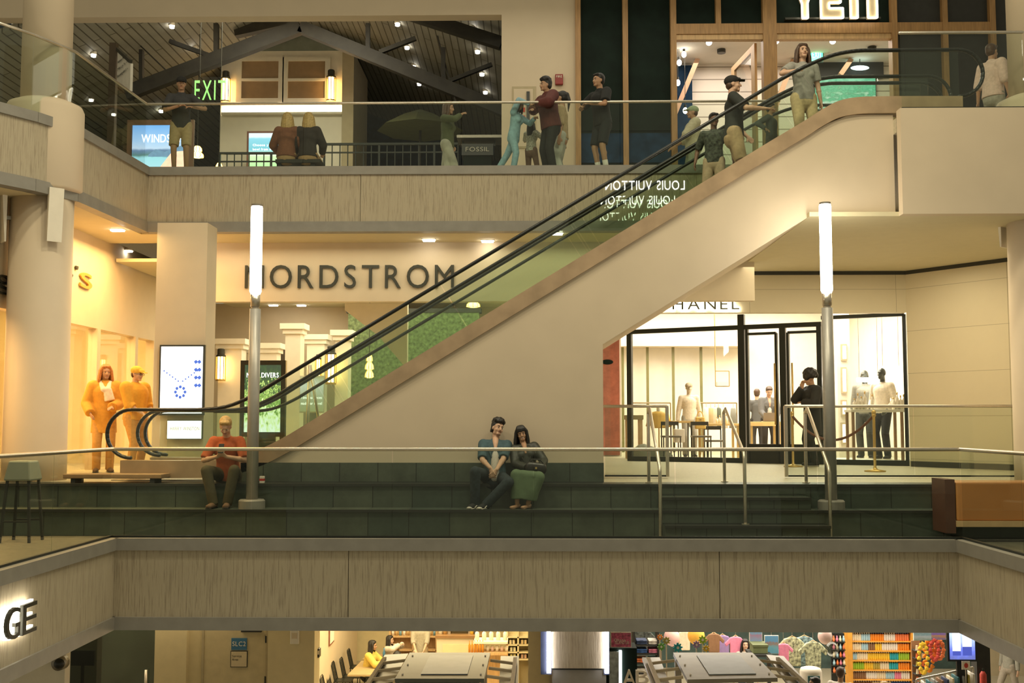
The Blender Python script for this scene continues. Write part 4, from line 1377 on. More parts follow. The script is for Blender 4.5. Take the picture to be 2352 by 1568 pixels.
# back wall panels with dark strips, beam, artwork
for k, px in enumerate((1430, 1487, 1546, 1610)):
    p = onY(px, 800, 29.6)
    struct(MB().box(p.x - .035, p.x + .035, 29.6, 29.65, LZ, 3.6).build('trim_wall_strip_%d' % (k + 1), mat('olive_metal_strip', (.16, .15, .05), .4)))
x0, z1 = XZ(1400, 765, 29.3); x1, z0 = XZ(1720, 795, 29.3)
struct(MB().box(x0, x1, 29.2, 29.99, z0, z1 - .1).build('trim_boutique_bulkhead', M['cream']))
x0, z1 = XZ(1380, 760, 26); x1, z0 = XZ(1424, 1030, 26)
t = thing('abstract_painting', 'tall rust red abstract painting at the left end of the boutique', 'painting', ((x0 + x1) / 2, 26, LZ))
pm = tilemat('rust_red_canvas', (.40, .10, .05), (.30, .16, .11), 5, 5, 0, .7, var=.9)
MB().box(x0 - .3, x1, 26, 26.05, LZ + .03, z1 + .4).build('canvas', pm, t)
MB().box(x0 - .32, x1 + .04, 26.04, 26.09, LZ, z1 + .43).build('frame', M['white'], t)
c = XZ(1395, 831, 25.98)
MB().ell((c[0], 25.985, c[1]), (.14, .012, .06)).build('dark_shape', M['dgreen'], t)

def table(name, label, px0, px1, py, Y, dep, th, mtop, mleg, z=None, legw=.05, cat='table'):
    x0, zt = XZ(px0, py, Y); x1 = onY(px1, py, Y).x
    t = thing(name, label, cat, ((x0 + x1) / 2, Y + dep / 2, LZ))
    MB().box(x0, x1, Y, Y + dep, zt - th, zt).build('table_top', mtop, t, bevel=.006)
    for x in (x0 + .02, x1 - .02 - legw):
        for y in (Y + .02, Y + dep - .02 - legw):
            MB().box(x, x + legw, y, y + legw, LZ, zt - th).build('leg', mleg, t)
    return t, x0, x1, zt
yw = mat('honey_table', (.66, .45, .17), .5, var=.1)
table('counter_table', 'honey coloured long table in the boutique, in front of the seated goods', 1612, 1700, 972, 24.4, .7, .05, yw, M['gold'])
table('counter_table', 'low honey coloured table at the middle of the boutique window', 1545, 1592, 966, 24.0, .6, .05, yw, M['blackm'], legw=.025)
table('desk', 'pale desk behind the left glass door of the boutique', 1722, 1795, 968, 24.8, .6, .10, yw, M['gold'])
table('console', 'dark olive console with open legs at the left of the boutique window', 1437, 1478, 953, 24.2, .4, .10, mat('olive_console', (.30, .25, .12), .5), mat('tan_legs', (.55, .36, .18), .5), legw=.07)
t, x0, x1, zt = table('display_table', 'long pale display table with dark legs in the right boutique window', 1955, 2078, 940, 21.4, .5, .05, M['white'], mat('bronze_legs', (.30, .18, .09), .4), legw=.05)
TZ2 = zt
def boxthing(name, label, px0, py0, px1, py1, Y, dep, material, cat, extra=None, group=None, lid=None):
    x0, z1 = XZ(px0, py0, Y); x1, z0 = XZ(px1, py1, Y)
    t = thing(name, label, cat, ((x0 + x1) / 2, Y + dep / 2, z0), group=group)
    MB().box(x0, x1, Y, Y + dep, z0, z1).build('body', material, t, bevel=.012)
    if lid:
        MB().box(x0 - .01, x1 + .01, Y - .01, Y + dep + .01, z1 - (z1 - z0) * .25, z1 + .004).build('lid', lid, t)
    return t, x0, x1, z0, z1
def handbag(label, px0, py0, px1, py1, Y, material):
    x0, z1 = XZ(px0, py0, Y); x1, z0 = XZ(px1, py1, Y)
    w, h = x1 - x0, (z1 - z0) * .68
    t = thing('handbag', label, 'bag', ((x0 + x1) / 2, Y + .1, z0))
    MB().hexa([(x0, Y, z0), (x1, Y, z0), (x1, Y + .18, z0), (x0, Y + .18, z0), (x0 + w * .08, Y + .05, z0 + h), (x1 - w * .08, Y + .05, z0 + h), (x1 - w * .08, Y + .13, z0 + h), (x0 + w * .08, Y + .13, z0 + h)]).build('body', material, t, bevel=.02)
    MB().tube([V((x0 + w * (.5 - .28 * math.cos(a)), Y + .09, z0 + h + (z1 - z0 - h) * math.sin(a))) for a in [k / 8 * PI for k in range(9)]], .012).build('handle', material, t)
    MB().box((x0 + x1) / 2 - .02, (x0 + x1) / 2 + .02, Y + .03, Y + .05, z0 + h * .7, z0 + h * .82).build('clasp', M['gold'], t)
gold2 = mat('golden_leather', (.72, .45, .10), .45, var=.1)
handbag('large golden handbag on the honey table of the boutique', 1597, 944, 1622, 985, 24.0, gold2)
# golden jacket on a stand
def jacket(label, px, py0, py1, Y, material, w=.36):
    c = onY(px, py0, Y); zb = onY(px, py1, Y).z
    t = thing('display_jacket', label, 'jacket', (c.x, Y, LZ))
    mb = MB()
    mb.cap((c.x, Y, zb + .02), (c.x, Y, c.z - .12), (w * .46, .10), (w * .5, .09), side=(1, 0, 0), flat=(1, 0))
    mb.build('body', material, t, voxel=.015)
    for s in (-1, 1):
        MB().cap((c.x + s * w * .42, Y, c.z - .1), (c.x + s * w * .62, Y, zb + .05), .055, .05, flat=(0, 1)).build('sleeve', material, t, True)
    MB().cyl((c.x, Y, LZ), (c.x, Y, zb + .05), .015).build('pole', M['gold'], t)
    MB().cyl((c.x, Y, LZ), (c.x, Y, LZ + .02), .14).build('foot', M['gold'], t)
    MB().cap((c.x, Y, c.z - .05), (c.x, Y, c.z + .02), .05, .05).build('neck_block', M['white'], t, True)
jacket('golden jacket on a stand in the boutique window, behind the landing rail', 1513, 940, 985, 24.6, gold2, .40)
# white cube, grey swathe, hangers rail
boxthing('white_plinth', 'white plinth box below the low table of the boutique', 1550, 985, 1573, 1016, 23.7, .25, M['white'], 'plinth')
for k, (a, b, py) in enumerate(((1446, 1540, 925), (1608, 1692, 925))):
    x0, z = XZ(a, py, 27.5); x1 = onY(b, py, 27.5).x
    t = thing('clothes_rail', 'thin dark clothes rail at the back of the boutique, ' + ('left half' if k == 0 else 'right half with garments'), 'rail', ((x0 + x1) / 2, 27.5, LZ))
    MB().cyl((x0, 27.5, z), (x1, 27.5, z), .018).build('bar', mat('bronze_bar', (.25, .18, .08), .4), t)
    for x in (x0, x1):
        MB().cyl((x, 27.5, LZ), (x, 27.5, z), .015).build('upright', mat('bronze_bar', (.25, .18, .08), .4), t)
for k, (px, col, nm) in enumerate(((1622, (.8, .76, .68), 'ivory'), (1632, (.55, .42, .22), 'tan'), (1642, (.72, .62, .45), 'sand'), (1650, (.12, .14, .10), 'black green'), (1661, (.8, .75, .62), 'cream'), (1684, (.30, .30, .25), 'grey'))):
    p = onY(px, 926, 27.45)
    t = thing('hanging_garment', nm + ' garment hanging on the right clothes rail of the boutique', 'garment', (p.x, 27.45, p.z - .55))
    MB().cap((p.x, 27.45, p.z - .62), (p.x, 27.45, p.z - .14), (.11, .05), (.06, .04), side=(1, 0, 0), flat=(1, 0)).build('cloth', mat(nm.replace(' ', '_') + '_cloth', col, .8), t, True)
    MB().tube([V((p.x, 27.45, p.z - .1)), V((p.x, 27.45, p.z + .0))], .006).build('hook', M['steel'], t)
# hanging gold display frame
x0, z1 = XZ(1643, 852, 26); x1, z0 = XZ(1675, 887, 26)
t = thing('hanging_vitrine', 'thin brass display case hanging on a rod in the boutique', 'frame', ((x0 + x1) / 2, 26, z0))
for q in (((x0, z0), (x1, z0)), ((x1, z0), (x1, z1)), ((x1, z1), (x0, z1)), ((x0, z1), (x0, z0))):
    MB().beam((q[0][0], 26, q[0][1]), (q[1][0], 26, q[1][1]), .02, .02, up=V((0, 1, 0))).build('bar', M['gold'], t)
MB().cyl((x0, 26, z1), (x0, 26, 4.85), .012).build('rod', M['gold'], t)
MB().box(x0 + .03, x1 - .03, 25.95, 26.05, z0 + .02, z0 + .1).build('shelf_goods', M['white'], t)
# tall chairs
def tall_chair(label, px, py_seat, Y):
    c = onY(px, py_seat, Y)
    t = thing('tall_chair', label, 'chair', (c.x, Y, LZ))
    MB().box(c.x - .2, c.x + .2, Y - .2, Y + .2, c.z - .04, c.z).build('seat', mat('dark_seat', (.10, .09, .06), .6), t, bevel=.01)
    for a in (-1, 1):
        for b in (-1, 1):
            MB().box(c.x + a * .18 - .012, c.x + a * .18 + .012, Y + b * .18 - .012, Y + b * .18 + .012, LZ, c.z - .04).build('leg', M['blackm'], t)
    for a in (-1, 1):
        MB().box(c.x + a * .18 - .012, c.x + a * .18 + .012, Y + .17, Y + .195, c.z, c.z + .3).build('back_post', M['blackm'], t)
    MB().box(c.x - .19, c.x + .19, Y + .165, Y + .2, c.z + .22, c.z + .30).build('back_rest', M['blackm'], t)
tall_chair('tall black wire chair in the boutique, left of the white plinth', 1541, 1000, 23.6)
tall_chair('tall black wire chair in the boutique, under the golden handbag', 1610, 1000, 23.7)
tall_chair('tall black wire chair in the boutique, under the honey table end', 1640, 1010, 24.0)
t = thing('grey_pouffe', 'low rounded grey seat in the boutique behind the landing rail', 'seat', (onY(1500, 1040, 23.8).x, 23.8, LZ))
p = onY(1502, 1040, 23.75)
MB().cap((p.x - .2, 23.8, LZ + .05), (p.x + .3, 23.8, LZ + .05), .3, .12).build('cushion', mat('blue_grey_felt', (.20, .21, .16), .9), t, voxel=.02)
MB().box(p.x - .3, p.x + .3, 23.7, 23.9, LZ, LZ + .03).build('base', M['blackm'], t)
# bottles and glasses sparkling on the tables
def bottle(name, label, px, Y, z, h, r, material, cap_m, group):
    x = onY(px, 900, Y).x
    t = thing(name, label, 'bottle', (x, Y, z), group=group)
    MB().lathe((x, Y, z), [(r, 0), (r, h * .62), (r * .4, h * .74), (r * .35, h * .85)], 12).build('glass_body', material, t, True)
    MB().cyl((x, Y, z + h * .85), (x, Y, z + h), r * .42, None, 10).build('stopper', cap_m, t, True)
    return t
clearm = mat('pale_perfume', (.85, .78, .62), .1)
for k, (px, h) in enumerate(((1962, .22), (1970, .32), (1978, .26), (1986, .36), (2003, .3), (2052, .24), (2060, .34), (2068, .28), (2075, .3))):
    bottle('perfume_bottle', 'clear sparkling bottle on the long display table of the right boutique window', px, 21.6, TZ2, h, .035, clearm, M['gold'], 'bottles on the display table')
for k, (px, h) in enumerate(((1646, .14), (1652, .18), (1660, .14), (1667, .2), (1674, .15))):
    bottle('perfume_bottle', 'small pale bottle standing on the honey coloured long table', px, 24.6, XZ(1650, 972, 24.4)[1], h, .03, clearm, M['gold'], 'bottles on the honey table')
# niches with frames on the boutique side, glowing bars built for reflections
for k, (pa, pb) in enumerate(((790, 828), (843, 903), (918, 955), (970, 1020))):
    x0, z1 = XZ(1932, pa, 24.5); x1, z0 = XZ(1946, pb, 24.5)
    t = thing('wall_frame', ('topmost', 'second', 'third', 'lowest')[k] + ' of the four lit frames stacked at the left of the right boutique window', 'frame', ((x0 + x1) / 2, 24.5, z0))
    MB().box(x0, x1, 24.5, 24.56, z0, z1).build('frame', M['tan'], t)
    MB().box(x0 + .03, x1 - .02, 24.49, 24.50, z0 + .04, z1 - .04).build('lit_panel', mat('lit_frame_glow', (1, .9, .7), .5, emit=1.6, ecol=(1, .88, .66)), t)
struct(MB().box(XZ(1922, 800, 24.56)[0], XZ(1952, 800, 24.56)[0], 24.56, 24.9, LZ, 4.85).build('wall_boutique_pier', M['white']))
for k, (a, b, py, lab) in enumerate(((2022, 2070, 846, 'upper right'), (1968, 2022, 872, 'lower left'))):
    x0, z = XZ(a, py, 22.6); x1 = onY(b, py, 22.6).x
    t = thing('reflection_bar', lab + ' of the two short glowing bars copying reflections in the right boutique window', 'lamp', ((x0 + x1) / 2, 22.6, z))
    MB().box(x0, x1, 22.57, 22.63, z - .045, z + .045).build('diffuser', M['lampw'], t, bevel=.01)  # emissive bar imitates a bright reflection, no lamp hangs here
    for x in (x0 + .05, x1 - .05):
        MB().cyl((x, 22.6, z + .04), (x, 22.6, 4.85), .005, None, 6).build('wire', M['steel'], t)
# laptop on the desk
c = onY(1768, 968, 24.9)
t = thing('laptop', 'open laptop on the pale desk in front of the man in the suit', 'laptop', (c.x, 24.95, c.z))
MB().box(c.x - .15, c.x + .15, 24.88, 25.1, c.z, c.z + .015).build('keyboard_base', M['dsteel'], t)
MB().hexa([(c.x - .15, 24.87, c.z + .015), (c.x + .15, 24.87, c.z + .015), (c.x + .15, 24.885, c.z + .015), (c.x - .15, 24.885, c.z + .015), (c.x - .15, 24.82, c.z + .2), (c.x + .15, 24.82, c.z + .2), (c.x + .15, 24.835, c.z + .2), (c.x - .15, 24.835, c.z + .2)]).build('lid', mat('brown_grey_lid', (.25, .19, .13), .4), t)
# stanchions with a rope
for px, py, lab in ((1822, 1072, 'left'), (2010, 1083, 'right')):
    p = onZ(px, py, LZ)
    t = thing('rope_stanchion', 'brass barrier post with round foot in front of the boutique, ' + lab + ' of the lamp post', 'barrier post', p)
    MB().lathe(p, [(.17, 0), (.17, .02), (.05, .04), (.022, .07), (.022, .93), (.035, .95), (.035, .99), (.01, 1.01)], 18).build('post', M['gold'], t, True)
a, b = onZ(1822, 1072, LZ) + V((0, 0, .92)), onZ(2010, 1083, LZ) + V((0, 0, .92))
t = thing('barrier_rope', 'dark sagging rope between the two brass barrier posts', 'rope', (a + b) / 2)
MB().tube([a + (b - a) * u - V((0, 0, .42 * 4 * u * (1 - u))) for u in [k / 16 for k in range(17)]], .022, 10).build('rope', mat('dark_brown_rope', (.14, .06, .035), .8), t, True)
for q in (a, b):
    MB().ell(q, .035).build('hook', M['gold'], t, True)
# ------------------------------------------------------------------ lower storey: walls and shop fronts under the walkway
YL = 20.0
def wallpx(name, px0, px1, Y, th, material, z1=-.93):
    x0, x1 = onY(px0, 1500, Y).x, onY(px1, 1500, Y).x
    return struct(MB().box(x0, x1, Y, Y + th, LF, z1).build(name, material))
wallpx('wall_lower_left', -60, 150, 17.5, .2, M['white'])
wallpx('wall_lower_pier', 355, 428, YL, .3, M['pale'])
wallpx('wall_lower_door', 432, 615, YL + .15, .2, M['pale'])
wallpx('wall_lower_pier_cafe', 615, 722, YL - .05, .5, M['pale'])
wallpx('wall_lower_pier_right', 1213, 1262, YL, .4, M['pale'])
wallpx('wall_lower_column', 1268, 1392, YL - .6, .8, M['band'])
x0, z0 = XZ(1268, 1533, YL - .62); x1, _ = XZ(1392, 1533, YL - .62)
struct(MB().box(x0 - .01, x1 + .01, YL - .66, YL - .601, z0, -.93).build('trim_column_panel', M['rib']))
struct(MB().box(x0 - .01, x1 + .01, YL - .655, YL - .601, z0 - .03, z0 - .005).build('trim_column_gap', M['black']))
wallpx('wall_lower_corner', 2243, 2274, 22.5, .3, M['charcoal'])
wallpx('wall_lower_corridor', 2274, 2420, 29.5, .2, M['tan'])
struct(MB().box(onY(722, 1500, 24).x - .5, onY(722, 1500, 24).x - .1, 20.4, 30.5, LF, -.93).build('wall_cafe_left', M['cream']))
struct(MB().box(onY(1215, 1500, 24).x + .2, onY(1215, 1500, 24).x + .5, 20.4, 30.5, LF, -.93).build('wall_cafe_right', M['cream']))
for k, (pa, pb) in enumerate(((1255, 1266), (1389, 1398))):
    c = onY((pa + pb) / 2, 1540, YL - .68)
    t = thing('light_strip', ('left' if k == 0 else 'right') + ' of the two white vertical light strips beside the combed column', 'lamp', (c.x, YL - .68, onY(1260, 1545, YL - .7).z))
    MB().box(c.x - .035, c.x + .035, YL - .72, YL - .66, onY(1260, 1545, YL - .7).z, -.93).build('diffuser', M['strip'], t)
    MB().box(c.x - .05 - (.09 if k == 0 else 0), c.x + .05, YL - .65, YL - .61, onY(1260, 1550, YL - .7).z, -.93).build('casing', mat('navy_casing', (.03, .04, .08), .5), t)
# dark glass front at the left
x0, x1 = onY(150, 1500, YL).x, onY(355, 1500, YL).x
struct(MB().box(x0, x1, YL + .1, YL + .12, LF, -.93).build('window_21', M['dglass']))
struct(MB().box(x0 - .5, x1 + .2, YL + 3, YL + 3.1, LF, -.93).build('wall_lower_office', mat('mural_wall', (.26, .27, .20), .8, var=.45, scale=.8)))
t, *_ = panel('monitor', 'dark monitor behind the tinted glass at the lower left', 166, 1496, 214, 1526, YL + 1.5, M['black'], 'screen', .02)
MB().box(onY(188, 1526, YL + 1.5).x - .03, onY(188, 1526, YL + 1.5).x + .03, YL + 1.53, YL + 1.56, LF, onY(188, 1526, YL + 1.5).z).build('stand', M['blackm'], t)
p = onY(336, 1545, YL + .06)
t = thing('door_pull', 'upright steel pull bar on the tinted glass at the lower left', 'handle', (p.x, YL + .05, LF + .8))
MB().cyl((p.x, YL + .05, LF + .8), (p.x, YL + .05, p.z + .06), .03, None, 10).build('bar', M['steel'], t, True)
for z in (LF + .9, p.z):
    MB().cyl((p.x, YL + .05, z), (p.x, YL + .1, z), .015, None, 8).build('stud', M['steel'], t, True)
p = onY(137, 1522, 17.4)
t = thing('dome_camera', 'round dark camera on the white wall at the lower left', 'camera', (p.x, 17.4, p.z))
MB().cyl((p.x, 17.5, p.z), (p.x, 17.34, p.z), .12, .11, 20).build('housing', M['dsteel'], t, True)
MB().ell((p.x + .02, 17.34, p.z), (.085, .07, .085)).build('lens', M['black'], t, True)
# service door
x0, x1 = onY(470, 1500, YL + .14).x, onY(612, 1500, YL + .14).x
t = thing('service_door', 'cream service door with a blue sign at the lower left', 'door', ((x0 + x1) / 2, YL + .13, LF))
MB().box(x0, x1, YL + .1, YL + .149, LF, -2.1).build('leaf', mat('cream_door', (.55, .46, .27), .5), t)
for x in (x0 - .04, x1):
    MB().box(x, x + .04, YL + .08, YL + .149, LF, -2.1).build('jamb', mat('cream_jamb', (.42, .35, .21), .5), t)
for py in (1470, 1563):
    z = onY(612, py, YL).z
    MB().cyl((x1 + .0, YL + .09, z - .06), (x1 + .0, YL + .09, z + .06), .018, None, 8).build('hinge', M['blackm'], t)
MB().box(x1 - .45, x1 - .08, YL + .05, YL + .099, onY(612, 1453, YL).z, onY(612, 1449, YL).z).build('closer', M['charcoal'], t)
x0, z1 = XZ(532, 1465, YL + .09); x1, z0 = XZ(567, 1492, YL + .09)
t = thing('door_sign', 'blue square sign with white letters on the cream service door', 'sign', ((x0 + x1) / 2, YL + .09, z0))
MB().box(x0, x1, YL + .08, YL + .099, z0, z1).build('plate', mat('sign_blue', (.045, .16, .30), .5), t)
lettering('SLC2', (x0 + .02, YL + .079, z0 + .07), (1, 0, 0), (0, 0, 1), x1 - x0 - .04, .085, .003, M['white'], t, False, 'lettering')
x0, z1 = XZ(530, 1494, YL + .09); x1, z0 = XZ(568, 1532, YL + .09)
t = thing('door_notice', 'cream notice with a thin black frame under the blue sign', 'notice', ((x0 + x1) / 2, YL + .09, z0))
MB().box(x0, x1, YL + .085, YL + .099, z0, z1).build('frame', M['black'], t)
MB().box(x0 + .012, x1 - .012, YL + .08, YL + .0845, z0 + .012, z1 - .012).build('sheet', mat('cream_sheet', (.6, .5, .32), .6), t)
for k, (s, w) in enumerate((('Service', .17), ('Area', .11))):
    lettering(s, (x0 + .03, YL + .079, z1 - .11 - k * .06), (1, 0, 0), (0, 0, 1), w, .04, .002, M['sign'], t, False, 'lettering')
p = onY(678, 1462, YL - .06)
t = thing('wall_box', 'small white box on the pier left of the cafe', 'box', (p.x, YL - .1, p.z))
MB().box(p.x - .08, p.x + .08, YL - .12, YL - .051, p.z - .12, p.z + .14).build('body', M['white'], t, bevel=.01)
MB().box(p.x - .05, p.x + .05, YL - .125, YL - .121, p.z - .02, p.z + .08).build('cover', M['cream'], t)

# ------------------------------------------------------------------ kiosk roofs
def kiosk(label, main, wings, tint):
    c = [onZ(px, py, -2.4) for px, py in main]
    cx = sum(q.x for q in c) / 4; cy = sum(q.y for q in c) / 4
    t = thing('kiosk', label, 'kiosk', (cx, cy, LF))
    up = V((0, 0, 1))
    mb = MB()
    mb.hexa([q - up * .06 for q in (c[3], c[2], c[1], c[0])] + [c[3], c[2], c[1], c[0]])
    mb.build('roof_panel', mat('satin_metal_roof', tint, .32, .55, var=.1), t)
    a = [c[0] * (1 - u) * (1 - v) + c[1] * u * (1 - v) + c[2] * u * v + c[3] * (1 - u) * v for u, v in ((.27, .14), (.80, .14), (.80, .86), (.27, .86))]
    MB().hexa([q + up * .002 for q in (a[3], a[2], a[1], a[0])] + [q + up * .012 for q in (a[3], a[2], a[1], a[0])]).build('glimmer_pane', mat('pale_roof_glimmer', (.26, .30, .32), .3), t)  # pale colour paints a reflected glimmer onto the roof
    for u in (.06, .95):
        for v in (.15, .5, .85):
            q = c[0] * (1 - u) * (1 - v) + c[1] * u * (1 - v) + c[2] * u * v + c[3] * (1 - u) * v
            MB().cyl(q, q + up * .015, .014, None, 8).build('bolt', M['white'], t)
    for w, z in wings:
        q = [onZ(px, py, z) for px, py in w]
        MB().hexa([k - up * .05 for k in (q[3], q[2], q[1], q[0])] + [q[3], q[2], q[1], q[0]]).build('side_wing', mat('satin_metal_wing', tuple(k * 1.1 for k in tint), .32, .5), t)
    for (k0, k1) in ((0, 3), (1, 2)):
        s = -1 if k0 == 0 else 1
        for v in (.2, .5, .8):
            q = c[k0] * (1 - v) + c[k1] * v
            MB().beam(q - up * .05 + V((s * .02, 0, 0)), q + V((s * .42, 0, -.10)), .05, .04).build('rafter', M['tan'], t)
        a, b = c[k0] + V((s * .42, 0, -.10)), c[k1] + V((s * .42, 0, -.10))
        MB().beam(a, b, .06, .05).build('edge_rail', M['tan'], t)
    zc = -2.5
    x0, x1 = min(q.x for q in c) + .1, max(q.x for q in c) - .1
    y0, y1 = c[3].y + .1, c[0].y - .1
    for x in (x0, x1):
        for y in (y0, y1):
            MB().box(x - .05, x + .05, y - .05, y + .05, LF, zc).build('post', M['dsteel'], t)
    MB().box(x0, x1, y0 - .03, y0 + .1, zc - .32, zc).build('front_fascia', M['cream'], t)
    MB().box(x0, x1, y0 + .2, y1 - .1, LF, LF + 1.0).build('counter', M['oakl'], t)
kiosk('market kiosk with a flat grey metal roof, in front of the cafe', [(941, 1498), (1126, 1498), (1112, 1558), (907, 1558)],
      [([(884, 1503), (938, 1500), (902, 1566), (835, 1575)], -2.55), ([(1150, 1506), (1192, 1506), (1190, 1575), (1146, 1575)], -2.55)], (.09, .095, .08))
kiosk('market kiosk with a flat sandy metal roof, in front of the souvenir shop', [(1546, 1498), (1728, 1498), (1786, 1556), (1579, 1560)],
      [([(1475, 1509), (1515, 1509), (1540, 1575), (1500, 1575)], -2.55), ([(1760, 1503), (1800, 1506), (1860, 1575), (1815, 1575)], -2.55)], (.22, .195, .145))

# ------------------------------------------------------------------ cafe
def onz(px, py, z):
    return onZ(px, py, z)
def wire_chair(label, px, py):
    p = onZ(px, py, -4.32)
    t = thing('wire_chair', label, 'chair', (p.x, p.y, LF))
    x, y = p.x, p.y
    MB().box(x, x + .42, y - .2, y + .2, LF + .44, LF + .46).build('seat', M['blackm'], t)
    for a in (.02, .38):
        for b in (-.18, .18):
            MB().cyl((x + a, y + b, LF), (x + a, y + b, LF + .44), .012, None, 6).build('leg', M['blackm'], t)
    fr = [V((x + .03, y - .19, LF + .45)), V((x - .06, y - .18, -4.36)), V((x - .07, y - .12, -4.32)), V((x - .07, y + .12, -4.32)), V((x - .06, y + .18, -4.36)), V((x + .03, y + .19, LF + .45))]
    MB().tube(fr, .014).build('back_frame', M['blackm'], t)
    for k in range(5):
        b = -.12 + k * .06
        MB().cyl((x + .02, y + b, LF + .46), (x - .065, y + b, -4.34), .006, None, 5).build('back_wire', M['blackm'], t)
for k, (px, py) in enumerate(((806, 1491), (789, 1511), (770, 1520), (755, 1531), (744, 1551))):
    wire_chair(('farthest', 'second farthest', 'middle', 'second nearest', 'nearest')[k] + ' of the five black wire chairs along the cafe tables', px, py)
def cafe_table(label, q, legs=True):
    c = [onZ(px, py, -4.45) for px, py in q]
    cx, cy = sum(k.x for k in c) / 4, sum(k.y for k in c) / 4
    t = thing('cafe_table', label, 'table', (cx, cy, LF))
    up = V((0, 0, 1))
    MB().hexa([k - up * .04 for k in (c[3], c[2], c[1], c[0])] + [c[3], c[2], c[1], c[0]]).build('table_top', mat('tan_table_top', (.42, .31, .16), .5), t)
    MB().box(cx - .04, cx + .04, cy - .04, cy + .04, LF, -4.49).build('leg', M['blackm'], t)
    MB().box(cx - .25, cx + .25, cy - .25, cy + .25, LF, LF + .03).build('foot', M['blackm'], t)
    return t
cafe_table('tan cafe table under the elbows of the person in yellow', [(845, 1502), (905, 1502), (885, 1513), (832, 1513)])
cafe_table('long tan cafe table in the middle of the wire chairs', [(830, 1517), (880, 1517), (868, 1549), (798, 1549)])
for px, py, lab, col in ((904, 1497, 'brown bottle on the cafe table, left one', (.16, .07, .02)), (914, 1497, 'brown bottle on the cafe table, right one', (.20, .09, .02)), (882, 1503, 'small bottle with a blue label on the cafe table', (.10, .25, .40))):
    p = onZ(px, py + 9, -4.45)
    t = thing('table_bottle', lab, 'bottle', p)
    MB().lathe(p, [(.035, 0), (.035, .15), (.014, .21), (.014, .27)], 12).build('body', mat('bottle_tone', col, .2), t, True)
    MB().cyl(p + V((0, 0, .27)), p + V((0, 0, .29)), .016, None, 8).build('cap', M['gold'], t)
for k, (pa, pb, q0, q1, Y) in enumerate(((731, 739, 1440, 1532, 22.6), (783, 792, 1435, 1478, 26.5))):
    xw = onY(722, 1500, 24).x - .1
    z0, z1 = onY(735, q1, Y).z, onY(735, q0, Y).z
    t = thing('framed_picture', ('nearer' if k == 0 else 'farther') + ' of the two framed pictures on the cafe wall', 'picture', (xw, Y, z0))
    MB().box(xw + .005, xw + .03, Y - .3, Y + .3, z0, z1).build('frame', mat('dark_red_frame', (.22, .07, .03), .5), t)
    MB().box(xw + .03, xw + .035, Y - .26, Y + .26, z0 + .04, z1 - .04).build('sheet', M['white'], t)
for px, Y, lab in ((727, 20.3, 'black and white'),):
    p = onY(px, 1495, Y)
    t = thing('wall_speaker', 'small black and white speaker at the left edge of the cafe opening', 'speaker', p)
    MB().box(p.x - .05, p.x + .06, Y - .05, Y + .12, p.z - .11, p.z + .05).build('body', M['black'], t, bevel=.01)
    MB().box(p.x - .05, p.x + .06, Y - .055, Y - .051, p.z - .05, p.z + .02).build('label_plate', M['white'], t)
    MB().tube([V((p.x, Y, p.z + .05)), V((p.x - .02, Y, p.z + .2)), V((p.x + .02, Y, p.z + .35))], .012).build('bracket', M['blackm'], t)
# back shelf with jars, counter, display with amber bottles
def shelf_unit(label, px0, px1, Y, rows, mm, depth=.35, pyt=1447, ubars=3):
    x0, x1 = onY(px0, 1500, Y).x, onY(px1, 1500, Y).x
    t = thing('shelf_unit', label, 'shelf', ((x0 + x1) / 2, Y, LF))
    zt = onY(px0, pyt, Y).z
    MB().box(x0, x1, Y + depth, Y + depth + .03, LF, zt).build('back_panel', mm, t)
    for k in range(ubars):
        x = x0 + (x1 - x0) * k / (ubars - 1)
        MB().box(x - .02, x + .02, Y, Y + depth, LF, zt).build('upright', mm, t)
    zs = []
    for py in rows:
        z = onY(px0, py, Y).z
        zs.append(z)
        MB().box(x0, x1, Y, Y + depth, z - .03, z).build('shelf', mm, t)
    return x0, x1, zs
x0, x1, zs = shelf_unit('honey wood shelf unit at the back of the cafe, behind the staff member', 895, 1002, 28.8, (1461, 1492, 1520), M['oakl'])
jars = [mat('jar_white', (.75, .7, .6), .3), mat('jar_tan', (.5, .33, .14), .3), mat('jar_blue', (.15, .3, .4), .3)]
for k in range(12):
    x = x0 + .06 + (x1 - x0 - .12) * k / 11
    if .42 < k / 11 < .66:
        continue
    t = thing('jar', ('white', 'tan', 'blue')[k % 3] + ' jar on the top of the honey wood shelf at the back of the cafe', 'jar', (x, 28.95, zs[0]), group=('white', 'tan', 'blue')[k % 3] + ' jars on the cafe shelf')
    MB().cyl((x, 28.95, zs[0]), (x, 28.95, zs[0] + .14), .035, None, 10).build('body', jars[k % 3], t, True)
    MB().cyl((x, 28.95, zs[0] + .14), (x, 28.95, zs[0] + .17), .03, None, 10).build('lid', M['dsteel'], t, True)
x0, z1 = XZ(1003, 1459, 27.2); x1, _ = XZ(1105, 1459, 27.2)
t = thing('service_counter', 'cream cafe counter with a brown top and a recessed front panel', 'counter', ((x0 + x1) / 2, 27.2, LF))
MB().box(x0, x1, 27.2, 27.9, LF, z1 - .06).build('body', M['cream'], t)
MB().box(x0 - .03, x1 + .03, 27.15, 27.95, z1 - .06, z1).build('top', mat('brown_counter_top', (.25, .14, .06), .4), t)
MB().box(x0 + .15, x1 - .05, 27.17, 27.199, LF + .3, z1 - .2).build('front_panel', M['pale'], t)
p = onY(1055, 1453, 27.4)
t = thing('coffee_machine', 'black coffee machine on the cafe counter', 'machine', (p.x, 27.5, z1))
MB().box(p.x - .3, p.x + .3, 27.4, 27.75, z1 + .08, z1 + .4).build('body', M['blackm'], t, bevel=.02)
for a in (-.25, .25):
    MB().box(p.x + a - .03, p.x + a + .03, 27.42, 27.7, z1, z1 + .08).build('foot', M['steel'], t)
